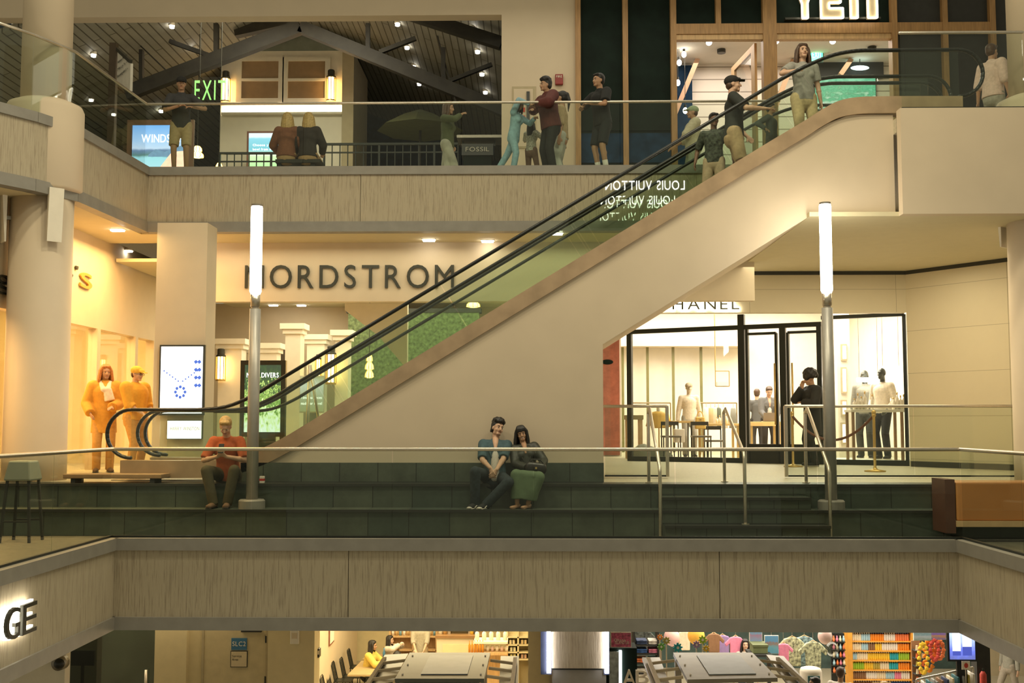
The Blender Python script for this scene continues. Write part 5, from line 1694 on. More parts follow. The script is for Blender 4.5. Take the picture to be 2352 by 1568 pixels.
MB().box(p.x - .28, p.x + .28, 27.38, 27.399, z1 + .2, z1 + .3).build('front_strip', M['steel'], t)
zc1 = z1
for k, (px, col, nm) in enumerate(((1012, (.75, .7, .55), 'cream'), (1022, (.5, .3, .1), 'amber'), (1084, (.8, .55, .08), 'yellow'), (1093, (.1, .12, .15), 'black'))):
    x = onY(px, 1455, 27.4).x
    t = thing('canister', nm + ' canister on the cafe counter', 'canister', (x, 27.4, zc1))
    MB().cyl((x, 27.4, zc1), (x, 27.4, zc1 + .2), .05, None, 12).build('body', mat(nm + '_canister', col, .4), t, True)
    MB().cyl((x, 27.4, zc1 + .2), (x, 27.4, zc1 + .23), .052, None, 12).build('lid', M['dsteel'], t, True)
x0, z1 = XZ(1088, 1473, 25.8); x1, z0 = XZ(1166, 1480, 25.8)
t = thing('display_stand', 'brightly lit cream display stand with bottles and cups, right side of the cafe', 'stand', ((x0 + x1) / 2, 25.9, LF))
MB().box(x0, x1, 25.8, 26.3, z1 - .05, z1).build('upper_shelf', M['white'], t)
zl = XZ(1088, 1498, 25.8)[1]
MB().box(x0 - .12, x1, 25.75, 26.3, zl - .05, zl).build('lower_shelf', M['oakl'], t)
for x in (x0, x1 - .04):
    MB().box(x, x + .04, 26.24, 26.3, LF, z1 - .05).build('upright', M['oakl'], t)
MB().box(x0 - .12, x1, 26.25, 26.3, LF, zl - .05).build('back_board', M['oakl'], t)
am = mat('amber_bottle', (.60, .26, .03), .25, var=.1)
for k in range(6):
    x = x0 - .10 + k * .062
    t = thing('amber_bottle', 'amber bottle in the row on the lower left of the lit display stand', 'bottle', (x, 25.83, zl), group='amber bottles on the display stand')
    MB().lathe((x, 25.83, zl), [(.027, 0), (.027, .16), (.011, .2), (.011, .25)], 10).build('body', am, t, True)
    MB().cyl((x, 25.83, zl + .25), (x, 25.83, zl + .27), .013, None, 8).build('cap', M['gold'], t)
for k in range(5):
    x = x0 + .07 + k * .165
    t = thing('white_bottle', 'white bottle with a dark cap along the top of the lit display stand', 'bottle', (x, 26.0, z1), group='white bottles on the display stand')
    MB().lathe((x, 26.0, z1), [(.05, 0), (.05, .16), (.02, .2)], 12).build('body', M['white'], t, True)
    MB().cyl((x, 26.0, z1 + .2), (x, 26.0, z1 + .26), .025, None, 8).build('cap', mat('brown_cap', (.2, .1, .05), .5), t)
for k in range(5):
    x = x0 + .32 + k * .11
    t = thing('paper_cup', 'pale paper cup on the lower shelf of the lit display stand', 'cup', (x, 25.95, zl), group='paper cups on the display stand')
    MB().lathe((x, 25.95, zl), [(.032, 0), (.043, .11)], 12).build('cup_wall', mat('pink_white_cup', (.75, .55, .5), .5) if k in (1, 3) else M['white'], t, True)
    MB().lathe((x, 25.95, zl), [(.046, .11), (.044, .125)], 12).build('lid', M['white'], t, True)
shelf_unit('cream pigeonhole shelf at the right side of the cafe', 1165, 1215, 28.0, (1462, 1480, 1497, 1513), M['pale'])
x0, x1 = onY(1165, 1500, 28).x, onY(1215, 1500, 28).x
for k, (px, py) in enumerate(((1176, 1480), (1203, 1480), (1178, 1497), (1203, 1513), (1178, 1513))):
    p = onY(px, py, 27.98)
    t = thing('gift_box', ('upper left', 'upper right', 'middle left', 'lowest right', 'lowest left')[k] + ' small gift box in the cream pigeonhole shelf', 'box', (p.x, 28.1, p.z))
    MB().box(p.x - .07, p.x + .07, 28.05, 28.2, p.z, p.z + .10).build('body', mat('gift_tone', ((.6, .5, .3), (.55, .4, .2), (.6, .55, .35), (.5, .3, .2), (.55, .5, .2))[k], .6), t, bevel=.005)
    MB().box(p.x - .012, p.x + .012, 28.045, 28.205, p.z, p.z + .103).build('ribbon', M['sign'], t)

# ------------------------------------------------------------------ souvenir shop
x0, x1 = onY(1400, 1500, 30.5).x, onY(2243, 1500, 30.5).x
struct(MB().box(x0 - 1, x1 + 1, 30.3, 30.5, LF, -.93).build('wall_souvenir_back', mat('deep_teal_wall', (.05, .085, .075), .7, var=.4, scale=3)))
t = thing('letter_sign', 'chunky cream capital letters standing in front of the souvenir shop', 'sign', (onY(1460, 1568, 20.4).x, 20.4, LF))
for ch, pa, pb, y0_, y1_ in (('A', 1430, 1460, 1573, 1534), ('B', 1460, 1489, 1567, 1535), ('C', 1492, 1522, 1567, 1535)):
    a, b = onY(pa, y0_, 20.4), onY(pb, y0_, 20.4)
    lettering(ch, a, (1, 0, 0), (0, 0, 1), b.x - a.x, onY(pa, y1_, 20.4).z - a.z, .09, mat('cream_foam_letter', (.75, .66, .48), .6), t, True)
MB().box(onY(1425, 1573, 20.4).x, onY(1525, 1573, 20.4).x, 20.4, 20.5, LF, onY(1430, 1574, 20.4).z).build('stand_board', M['charcoal'], t)
t, x0, x1, z0, z1 = panel('lei_sign', 'pink sign with white lettering hanging at the left of the souvenir shop', 1404, 1453, 1449, 1485, 21.0,
                          mat('pink_flower_picture', (.50, .10, .19), .6, var=.6, scale=22), 'sign', .01, M['white'])
for k, (s, u, w) in enumerate((('Ohana', .40, .22), ('ISLAND LEI', .22, .26))):
    lettering(s, (x0 + .05 + k * .02, 20.985, z0 + (z1 - z0) * u), (1, 0, 0), (0, 0, 1), w, .055, .003, M['white'], t, False, 'lettering')
MB().cyl(((x0 + x1) / 2, 21.02, z1), ((x0 + x1) / 2, 21.02, -.93), .01).build('hanger', M['steel'], t)
x0, x1 = onY(1399, 1500, 21.6).x, onY(1428, 1500, 21.6).x
t = thing('drinks_fridge', 'dark fridge with a bright inner light strip at the left edge of the souvenir shop', 'fridge', ((x0 + x1) / 2, 21.6, LF))
zt = onY(1400, 1489, 21.6).z
MB().box(x0 - .3, x1 + .3, 21.65, 22.2, LF, zt).build('body', M['dgreen'], t)
MB().box(x0, x1 - .06, 21.6, 21.649, LF + .1, zt - .06).build('door', mat('frosted_door', (.35, .4, .4), .3, var=.5, scale=9), t)
MB().box(x1 - .05, x1, 21.61, 21.649, LF + .1, zt - .04).build('light_strip', M['strip'], t)

def cloth_pile(label, px, py, Y, cols, w=.3):
    pass
pal = {'navy': (.03, .05, .12), 'white': (.75, .70, .62), 'blue': (.04, .11, .32), 'pink': (.72, .22, .35), 'coral': (.78, .20, .06), 'teal': (.03, .14, .16), 'orange': (.80, .25, .015), 'grey': (.3, .3, .28),
       'olive': (.42, .34, .06), 'purple': (.30, .20, .40), 'yellow': (.78, .50, .03), 'cream': (.75, .65, .45), 'lime': (.30, .50, .03), 'brown': (.25, .13, .06), 'red': (.55, .06, .04), 'sky': (.35, .55, .65), 'green': (.16, .45, .08), 'aqua': (.02, .36, .42)}
pm_ = {k: mat(k + '_goods', v, .6, var=.12, scale=14) for k, v in pal.items()}
# stand with folded shirts
x0, x1 = onY(1457, 1500, 24).x, onY(1512, 1500, 24).x
t = thing('shirt_shelf', 'dark shelf of folded shirts at the left of the souvenir shop', 'shelf', ((x0 + x1) / 2, 24.2, LF))
for py in (1480, 1500, 1522, 1545):
    z = onY(1480, py, 24).z
    MB().box(x0, x1, 24, 24.4, z - .03, z).build('shelf', M['charcoal'], t)
for x in (x0, x1):
    MB().box(x - .02, x + .02, 24, 24.4, LF, onY(1480, 1446, 24).z).build('upright', M['charcoal'], t)
row = 0
for py, cs in ((1480, ('navy', 'white')), (1500, ('blue', 'pink')), (1522, ('coral', 'teal')), (1545, ('white', 'navy'))):
    z = onY(1480, py, 24).z
    for k, c in enumerate(cs):
        for j in range(2):
            xx = x0 + .05 + k * .26
            t = thing('folded_shirt', '%s folded shirt, %s of its pair on the %s shelf of folded shirts' % (c, ('lower', 'upper')[j], ('top', 'second', 'third', 'lowest')[row]), 'shirt', (xx + .11, 24.15, z + j * .045))
            MB().box(xx, xx + .23, 24.02, 24.32, z + j * .045, z + j * .045 + .04).build('fold', pm_[c], t, bevel=.014)
            MB().box(xx + .08, xx + .15, 24.015, 24.05, z + j * .045 + .005, z + j * .045 + .043).build('collar', pm_[c], t)
    row += 1
# paper flowers on sticks
def paper_flower(px, py, Y, r, c, lab):
    p = onY(px, py, Y)
    rr = r / F * Y
    t = thing('paper_flower', lab, 'flower', (p.x, Y, LF))
    mb = MB()
    n = 8
    prof = []
    for k in range(n * 4):
        a = 2 * PI * k / (n * 4)
        q = rr * (1 if k % 4 in (0, 1) else .68)
        prof.append((p.x + q * math.cos(a), p.z + q * math.sin(a)))
    mb.prism(prof, 'Y', Y, Y + .02).build('petals', pm_[c], t)
    MB().cyl((p.x, Y - .012, p.z), (p.x, Y - .001, p.z), rr * .28, None, 14).build('centre', pm_['white'], t)
    MB().cyl((p.x, Y + .03, LF), (p.x, Y + .03, p.z), .012, None, 6).build('stick', M['steel'], t)
for a in ((1531, 1471, 22.6, 9, 'olive', 'olive paper flower on a stick, above the sandy kiosk roof at its left'), (1519, 1485, 22.4, 9, 'green', 'dull green paper flower on a stick, lowest at the left of the sandy kiosk roof'),
          (1557, 1487, 22.2, 11, 'aqua', 'teal paper flower on a stick, under the pink lantern'), (1600, 1480, 22.5, 9, 'purple', 'purple paper flower on a stick, under the orange lantern'),
          (1614, 1469, 22.8, 10, 'lime', 'yellow green paper flower on a stick, beside the orange lantern'), (1516, 1463, 23, 7, 'orange', 'orange paper flower on a stick, highest at the left'),
          (1622, 1489, 22.1, 8, 'yellow', 'yellow paper flower on a stick, right of the purple one')):
    paper_flower(*a)
def balloon(px, py, r, Y, material, lab, cat='lantern', name='paper_lantern', clear=False):
    p = onY(px, py, Y)
    rr = r / F * Y
    t = thing(name, lab, cat, p)
    MB().ell(p, (rr, rr, rr * 1.08), nu=24, nv=16).build('globe', material, t, True)
    MB().cyl(p + V((0, 0, -rr * 1.13)), p + V((0, 0, -rr * 1.02)), .03, .015, 8).build('neck', material, t, True)
    MB().cyl(p + V((0, 0, rr)), (p.x, p.y, -.93), .004, None, 5).build('string', M['white'], t)
balloon(1543, 1463, 18, 24.0, mat('pink_paper', (.85, .50, .42), .6, emit=.15), 'large pink round lantern over the left of the sandy kiosk roof')
balloon(1599, 1459, 19, 24.0, mat('orange_paper', (.88, .45, .06), .6, emit=.15), 'large orange round lantern over the sandy kiosk roof')
balloon(1895, 1461, 16, 23.0, mat('pale_pink_balloon', (.85, .60, .55), .3), 'pale pink balloon left of the bottle shelves', 'balloon', 'balloon')
balloon(1911, 1490, 15, 22.6, glass('clear_balloon_skin', (.80, .80, .76), .10), 'clear balloon below the pale pink one', 'balloon', 'balloon')
# boards, pictures
for nm, lab, q, Y, st in (('poster', 'light blue poster with a pink figure, beside the woman in the souvenir shop', (1722, 1440, 1750, 1474), 24.4, [(0, (.30, .55, .62)), (.5, (.65, .3, .35)), (.62, (.30, .52, .60)), (1, (.30, .58, .68))]),
                          ('poster', 'blue poster with dancing figures, right of the green crate', (1757, 1460, 1788, 1500), 24.2, [(0, (.12, .40, .45)), (.35, (.20, .52, .48)), (.6, (.45, .25, .15)), (.7, (.16, .42, .55)), (1, (.2, .5, .65))]),
                          ('postcard_board', 'board of postcards above the flower garlands', (2099, 1449, 2140, 1470), 24.0, [(0, (.3, .35, .2)), (.4, (.6, .6, .5)), (.7, (.25, .4, .35)), (1, (.7, .65, .55))]),
                          ('postcard_board', 'board with a purple sunset picture beside the blue screen', (2138, 1447, 2172, 1468), 24.0, [(0, (.2, .15, .3)), (.4, (.7, .3, .1)), (.6, (.3, .15, .4)), (1, (.5, .4, .55))])):
    t, x0, x1, z0, z1 = panel(nm, lab, *q, Y, screen_mat(nm + '_picture', st, .25, 2, .5), 'poster', .01, M['white'], .03)
    MB().cyl(((x0 + x1) / 2, Y + .03, z1), ((x0 + x1) / 2, Y + .03, -.93), .006, None, 5).build('wire', M['steel'], t)
boxthing('crate', 'olive green crate with dark handles in the souvenir shop, under the light blue poster', 1730, 1481, 1764, 1501, 24.0, .4, mat('olive_crate', (.17, .20, .09), .6), 'crate', lid=mat('olive_crate_rim', (.12, .14, .06), .6))
t = thing('crate_table', 'dark table carrying the olive green crate', 'table', (onY(1747, 1501, 24.1).x, 24.2, LF))
zz = XZ(1730, 1501, 24)[1]
MB().box(onY(1722, 1501, 24).x, onY(1772, 1501, 24).x, 23.9, 24.5, zz - .05, zz).build('table_top', M['charcoal'], t)
for x in (onY(1724, 1501, 24).x, onY(1768, 1501, 24).x):
    MB().box(x, x + .04, 24.1, 24.3, LF, zz - .05).build('leg', M['charcoal'], t)
# shirts on hangers
def shop_shirt(px, py, Y, c, lab, s=1.0, m=None):
    p = onY(px, py, Y)
    t = thing('hanging_shirt', lab, 'shirt', (p.x, Y, p.z - .6))
    mm = m or pm_[c]
    MB().prism([(p.x - .18 * s, p.z - .62 * s), (p.x + .18 * s, p.z - .62 * s), (p.x + .19 * s, p.z - .22 * s), (p.x + .31 * s, p.z - .33 * s), (p.x + .36 * s, p.z - .22 * s), (p.x + .17 * s, p.z - .03 * s), (p.x + .06 * s, p.z), (p.x - .06 * s, p.z), (p.x - .17 * s, p.z - .03 * s), (p.x - .36 * s, p.z - .22 * s), (p.x - .31 * s, p.z - .33 * s), (p.x - .19 * s, p.z - .22 * s)], 'Y', Y, Y + .07).build('cloth', mm, t, bevel=.02)
    MB().tube([V((p.x - .15 * s, Y + .035, p.z - .04)), V((p.x, Y + .035, p.z + .03)), V((p.x + .15 * s, Y + .035, p.z - .04))], .01).build('hanger', M['oakl'], t)
    MB().cyl((p.x, Y + .035, p.z + .03), (p.x, Y + .035, -.93), .004, None, 5).build('wire', M['steel'], t)
fl = mat('floral_print', (.35, .36, .22), .7, var=.9, scale=16)
fb = mat('blue_leaf_print', (.16, .24, .26), .7, var=.9, scale=16)
for a in ((1820, 1464, 24.6, 'cream', 'leafy cream print shirt hanging over the racks, left of the pale pink balloon', 1.0, fl), (1848, 1462, 24.8, 'sky', 'blue leaf print shirt hanging behind the cream one', 1.0, fb),
          (1868, 1474, 24.3, 'olive', 'olive floral shirt hanging nearest the clear balloon', .9, fl), (1800, 1478, 24.2, 'pink', 'small pink shirt hanging beside the dancing figures poster', .6, pm_['pink']),
          (1690, 1462, 25.6, 'pink', 'pink shirt hanging left of the woman in the souvenir shop', .7, pm_['pink']), (1660, 1459, 26.4, 'purple', 'purple striped towel shirt hanging behind the sandy kiosk roof', .8, pm_['purple']),
          (1640, 1455, 26.0, 'brown', 'brown shirt hanging high behind the sandy kiosk roof', .7, pm_['brown']), (1478, 1448, 25.4, 'grey', 'dark patterned shirt hanging above the folded shirts', .9, mat('dark_print', (.07, .08, .07), .7, var=.9, scale=14)), (1572, 1450, 26, 'cream', 'cream shirt hanging between the two round lanterns', .7, pm_['cream'])):
    shop_shirt(*a)
t = thing('garment_rack', 'long dark rack of hanging clothes at the lower right of the souvenir shop', 'rack', (onY(2180, 1568, 22.3).x, 22.3, LF))
a, b = onY(2105, 1560, 22.0), onY(2235, 1532, 22.2)
MB().cyl(a, b, .02).build('bar', M['steel'], t)
for q in (a, b):
    MB().cyl((q.x, q.y, LF), q, .02).build('upright', M['steel'], t)
for k in range(11):
    q = a + (b - a) * (k + .5) / 11
    c = ('navy', 'white', 'teal', 'grey', 'brown', 'navy', 'cream', 'teal', 'grey', 'olive', 'white')[k]
    t = thing('rack_garment', c + ' garment on the long rack, %s from the left' % ('first', 'second', 'third', 'fourth', 'fifth', 'sixth', 'seventh', 'eighth', 'ninth', 'tenth', 'last')[k], 'garment', (q.x, q.y, q.z - .7))
    MB().hexa([(q.x - .03, q.y - .2, q.z - .7), (q.x + .03, q.y - .2, q.z - .7), (q.x + .03, q.y + .2, q.z - .7), (q.x - .03, q.y + .2, q.z - .7),
               (q.x - .02, q.y - .17, q.z - .08), (q.x + .02, q.y - .17, q.z - .08), (q.x + .02, q.y + .17, q.z - .08), (q.x - .02, q.y + .17, q.z - .08)]).build('cloth', pm_[c], t, bevel=.012)
    MB().tube([V((q.x, q.y, q.z - .09)), V((q.x, q.y, q.z + .02))], .008, 5).build('hook', M['steel'], t)
# tall shelves of bottles
Yb = 26.0
t = thing('bottle_shelf', 'tall amber wood shelf unit packed with coloured bottles', 'shelf', (onY(2020, 1568, Yb).x, Yb, LF))
amber = mat('amber_wood', (.66, .30, .04), .5, var=.12)
xl, xr = onY(1948, 1500, Yb).x, onY(2093, 1500, Yb).x
ztop = onY(1948, 1450, Yb).z
for x, w in ((xl, .10), (xr, .06)):
    MB().box(x, x + w, Yb - .02, Yb + .4, LF, ztop).build('upright', amber, t)
MB().box(xl, xr + .06, Yb + .38, Yb + .42, LF, ztop).build('back_panel', pm_['brown'], t)
MB().box(xl, xr + .06, Yb - .02, Yb + .4, ztop - .02, ztop + .03).build('top_board', amber, t)
rows = (1472, 1494, 1516, 1538, 1560, 1582)
for py in rows:
    z = onY(1950, py, Yb).z
    MB().box(xl + .10, xr, Yb, Yb + .38, z - .025, z).build('shelf', amber, t)
runs = [(('cream', 4), ('sky', 4), ('orange', 6), ('white', 5), ('coral', 6)),
        (('cream', 4), ('sky', 3), ('brown', 3), ('yellow', 3), ('white', 7), ('orange', 5)),
        (('sky', 2), ('cream', 5), ('yellow', 10), ('aqua', 4), ('lime', 5)),
        (('lime', 5), ('yellow', 4), ('olive', 3), ('cream', 4), ('aqua', 4), ('orange', 5)),
        (('brown', 6), ('white', 5), ('cream', 4), ('sky', 4), ('pink', 3), ('white', 4)),
        (('brown', 8), ('cream', 8), ('blue', 8))]
capsm = {'coral': 'blue', 'orange': 'blue', 'aqua': 'yellow', 'lime': 'yellow'}
rn = ('top', 'second', 'third', 'fourth', 'fifth', 'lowest')
proto = {}
for r, (py, run) in enumerate(zip(rows, runs)):
    z = onY(1950, py, Yb).z
    n = sum(c for _, c in run)
    step = (xr - xl - .14) / n
    k = 0
    seen = {}
    for c, cnt in run:
        seen[c] = seen.get(c, 0) + 1
        lab = '%s bottle standing on the %s row of the amber bottle shelf' % (c, rn[r])
        for j in range(cnt):
            x = xl + .12 + step * (k + .5)
            k += 1
            if c not in proto:
                t = local(thing('lotion_bottle', lab, 'bottle', (x, Yb + .08, z), group='%s bottles, %s row' % (c, rn[r])))
                MB().lathe((0, 0, 0), [(.024, 0), (.028, .01), (.028, .145), (.012, .16)], 10).build('body', pm_[c], t, True)
                MB().cyl((0, 0, .16), (0, 0, .192), .015, None, 8).build('cap', pm_[capsm.get(c, 'white')], t, True)
                proto[c] = t
            else:
                dup(proto[c], (x, Yb + .08, z), None, lab, '%s bottles, %s row' % (c, rn[r]))
# dark sunglasses rack left of it
x0, x1 = onY(1912, 1500, 25.6).x, onY(1943, 1500, 25.6).x
t = thing('trinket_rack', 'black rack of small coloured trinkets, left of the amber bottle shelf', 'rack', ((x0 + x1) / 2, 25.6, LF))
MB().box(x0, x1, 25.7, 25.75, LF, onY(1912, 1456, 25.6).z).build('board', M['black'], t)
for r in range(5):
    z = onY(1912, 1474 + r * 18, 25.6).z
    MB().box(x0, x1, 25.6, 25.7, z - .015, z).build('shelf', M['blackm'], t)
for r in range(5):
    z = onY(1912, 1474 + r * 18, 25.6).z
    for k in range(4):
        x = x0 + .05 + k * .075
        c = ('coral', 'pink', 'cream', 'sky')[(k + r) % 4]
        o = MB().lathe((x, 25.65, z), [(.028, 0), (.03, .06), (.012, .11), (.016, .13)], 8).build('trinket', pm_[c], None, True)
        tag(o, '%s trinket on the %s shelf of the black rack, %s' % (c, rn[r], ('leftmost', 'second from left', 'third from left', 'rightmost')[k]), 'trinket', 'trinkets on the black rack')
# garlands
def garland(px, py0, py1, Y, c, lab, w=6):
    p = onY(px, py0, Y); zb = onY(px, py1, Y).z
    t = thing('flower_garland', lab, 'garland', p)
    n = 16
    L = p.z - zb
    for k in range(n):
        a = 2 * PI * k / n
        q = V((p.x + .09 * math.sin(a), Y + .01 * (k % 2), p.z - L / 2 + L / 2 * math.cos(a)))
        mb = MB()
        for j in range(3):
            b = 2 * PI * j / 3 + k
            mb.ell(q + V((.02 * math.cos(b), 0, .02 * math.sin(b))), (.034, .03, .034), nu=8, nv=6)
        mb.build('blossom', pm_[c], t, voxel=.014, sm=1)
    MB().cyl((p.x, Y + .06, p.z), (p.x, Y + .06, -.93), .005, None, 5).build('hanger', M['steel'], t)
for a in ((2120, 1478, 1545, 24.0, 'yellow', 'yellow flower garland hanging left of the orange ones'), (2133, 1472, 1540, 24.1, 'orange', 'orange flower garland hanging in the middle of the bunch'),
          (2146, 1470, 1515, 24.0, 'red', 'red orange flower garland hanging right of the middle'), (2157, 1472, 1512, 24.15, 'coral', 'coral flower garland hanging nearest the blue screen')):
    garland(*a)
x0, x1 = onY(2098, 1500, 24.3).x, onY(2118, 1500, 24.3).x
t = thing('snack_stand', 'narrow stand of pale snack packets between the bottle shelf and the garlands', 'stand', ((x0 + x1) / 2, 24.3, LF))
MB().box(x0, x1, 24.4, 24.45, LF, onY(2100, 1473, 24.3).z).build('board', pm_['brown'], t)
for r in range(5):
    z = onY(2100, 1492 + r * 18, 24.3).z
    MB().box(x0, x1, 24.2, 24.4, z - .015, z).build('shelf', M['charcoal'], t)
for r in range(5):
    z = onY(2100, 1492 + r * 18, 24.3).z
    for k in range(3):
        c = ('cream', 'coral', 'olive')[(r + k) % 3]
        x = x0 + .03 + k * .06
        o = MB().hexa([(x, 24.22, z), (x + .05, 24.22, z), (x + .05, 24.26, z), (x, 24.26, z), (x + .004, 24.235, z + .11), (x + .046, 24.235, z + .11), (x + .046, 24.245, z + .11), (x + .004, 24.245, z + .11)]).build('snack_packet', pm_[c], None, bevel=.004)
        tag(o, '%s snack packet, %s on the %s shelf of the narrow stand' % (c, ('left', 'middle', 'right')[k], rn[r]), 'packet', 'snack packets on the narrow stand')
# blue screen, extinguisher, small price card
t, x0, x1, z0, z1 = panel('advert_screen', 'bright blue screen showing two pale bottles at the lower right', 2180, 1436, 2240, 1514, 22.0,
                          screen_mat('blue_bottles', [(0, (.10, .12, .35)), (.25, (.12, .16, .60)), (.6, (.35, .45, .85)), (1, (.65, .75, 1))], .8, 2, .5), 'screen', .04, M['black'])
for a, b, q0, q1 in ((.10, .42, .25, 1), (.50, .86, .38, 1)):
    MB().box(x0 + (x1 - x0) * a, x0 + (x1 - x0) * b, 21.98, 21.988, z0 + (z1 - z0) * q0, z0 + (z1 - z0) * q1).build('bottle_picture', mat('white_picture_glow', (.8, .85, 1), .4, emit=.75, ecol=(.75, .82, 1)), t)
    MB().box(x0 + (x1 - x0) * a, x0 + (x1 - x0) * b, 21.98, 21.988, z0 + (z1 - z0) * .12, z0 + (z1 - z0) * q0).build('bottle_base_picture', mat('deep_blue_glow', (.05, .08, .4), .4, emit=.7, ecol=(.05, .07, .35)), t)
MB().box((x0 + x1) / 2 - .1, (x0 + x1) / 2 + .1, 22.04, 22.1, LF, z0).build('column', M['black'], t)
t, x0, x1, z0, z1 = panel('price_card', 'small white card with a red mark under the blue screen', 2209, 1518, 2228, 1537, 21.9, M['white'], 'card', .004, M['white'], .01)
MB().ell(((x0 + x1) / 2, 21.885, (z0 + z1) / 2), (.04, .003, .05), nu=10, nv=6).build('red_mark', pm_['red'], t)
MB().cyl(((x0 + x1) / 2, 21.92, LF), ((x0 + x1) / 2, 21.92, z0), .01).build('stick', M['steel'], t)
p = onY(2262, 1556, 22.3)
t = thing('fire_extinguisher', 'small red fire extinguisher on the dark pillar at the lower right', 'extinguisher', (p.x, 22.35, p.z - .2))
MB().lathe((p.x, 22.38, p.z - .25), [(.06, 0), (.065, .02), (.065, .3), (.03, .36)], 14).build('cylinder', pm_['red'], t, True)
MB().cyl((p.x, 22.38, p.z + .11), (p.x, 22.38, p.z + .17), .018).build('valve', M['blackm'], t)
t = thing('white_dome_stand', 'white round topped display stand beside the man with glasses', 'stand', (onY(1862, 1535, 22.8).x, 22.8, LF))
q = onY(1862, 1532, 22.8)
MB().lathe((q.x, 22.8, 0), [(.22, LF), (.22, q.z - .08), (.2, q.z - .02), (.14, q.z)], 24).build('drum', M['white'], t, True)
MB().box(q.x - .12, q.x + .12, 22.55, 22.57, q.z - .35, q.z - .12).build('green_tag', pm_['teal'], t)
# ------------------------------------------------------------------ people
SKIN = {'light': mat('skin_light', (.58, .36, .24), .55, var=.04), 'mid': mat('skin_mid', (.42, .24, .14), .55, var=.04), 'dark': mat('skin_dark', (.16, .085, .05), .55, var=.04)}
HAIR = {'black': mat('hair_black', (.012, .010, .009), .5, var=.3, scale=40), 'brown': mat('hair_brown', (.07, .035, .018), .5, var=.3, scale=40), 'blond': mat('hair_blond', (.50, .33, .12), .5, var=.25, scale=40), 'ginger': mat('hair_ginger', (.45, .17, .04), .5, var=.25, scale=40), 'grey': mat('hair_grey', (.30, .26, .21), .5, var=.25, scale=40)}
EYEW = mat('eye_white', (.75, .70, .64), .3)
EYEB = mat('eye_dark', (.015, .01, .008), .2)
LIPS = mat('lips', (.36, .13, .10), .5)
TEETH = mat('teeth', (.80, .76, .68), .4)
_cl = {}


def cloth(name, col, rough=.85, var=.12, scale=24):
    if name not in _cl:
        _cl[name] = mat(name, col, rough, var=var, scale=scale)
    return _cl[name]


def ik(a, b, l1, l2, pole):
    d = b - a
    L = d.length
    if L > (l1 + l2) * .995:
        b = a + d * ((l1 + l2) * .995 / L)
        d = b - a
        L = d.length
    u = d / L
    x = (l1 * l1 - l2 * l2 + L * L) / (2 * L)
    h = math.sqrt(max(l1 * l1 - x * x, 0))
    p = V(pole)
    p = (p - u * p.dot(u))
    p = p.normalized() if p.length > 1e-4 else V((0, -1, 0))
    return a + u * x + p * h, b


def RM(yaw=0, pitch=0, roll=0):
    """yaw: turn left seen from above; pitch: positive nods down / leans towards -Y; roll: positive tips to +X"""
    return Matrix.Rotation(math.radians(yaw), 3, 'Z') @ Matrix.Rotation(math.radians(pitch), 3, 'X') @ Matrix.Rotation(math.radians(roll), 3, 'Y')


def add_hand(mb, w, d, n, s, curl, side, fr, thumb=1.0):
    """w wrist, d pointing direction, n palm normal, s scale; side +1/-1 picks the thumb's side"""
    d = d.normalized()
    n = (n - d * n.dot(d)).normalized()
    t = d.cross(n)
    mb.cap(w + d * .012 * s, w + d * .075 * s, (.030 * s, .016 * s), (.039 * s, .013 * s), side=t, n=12)
    for i, ln in enumerate((.066, .078, .072, .056)):
        k = (i - 1.5) * .0195 * s * side
        b = w + d * (.086 - .004 * abs(i - 1)) * s + t * k
        c1 = math.radians(25 * curl + 4 * i * curl)
        d1 = d * math.cos(c1) + n * math.sin(c1)
        p1 = b + d1 * ln * .5 * s
        c2 = math.radians(80 * curl + 6 * i * curl)
        d2 = d * math.cos(c2) + n * math.sin(c2)
        p2 = p1 + d2 * ln * .5 * s
        mb.cap(b - d * .012 * s, p1, fr, fr * .95, n=8, k=3)
        mb.cap(p1, p2, fr * .95, fr * .82, n=8, k=3)
    b = w + d * .026 * s - t * .026 * s * side
    e = b + (d * .62 - t * .62 * side + n * .35).normalized() * .042 * s
    mb.cap(b, e, fr * 1.25, fr * 1.05, n=8, k=3)
    mb.cap(e, e + (d * .85 - t * .1 * side + n * .45).normalized() * .032 * s, fr * 1.05, fr * .85, n=8, k=3)


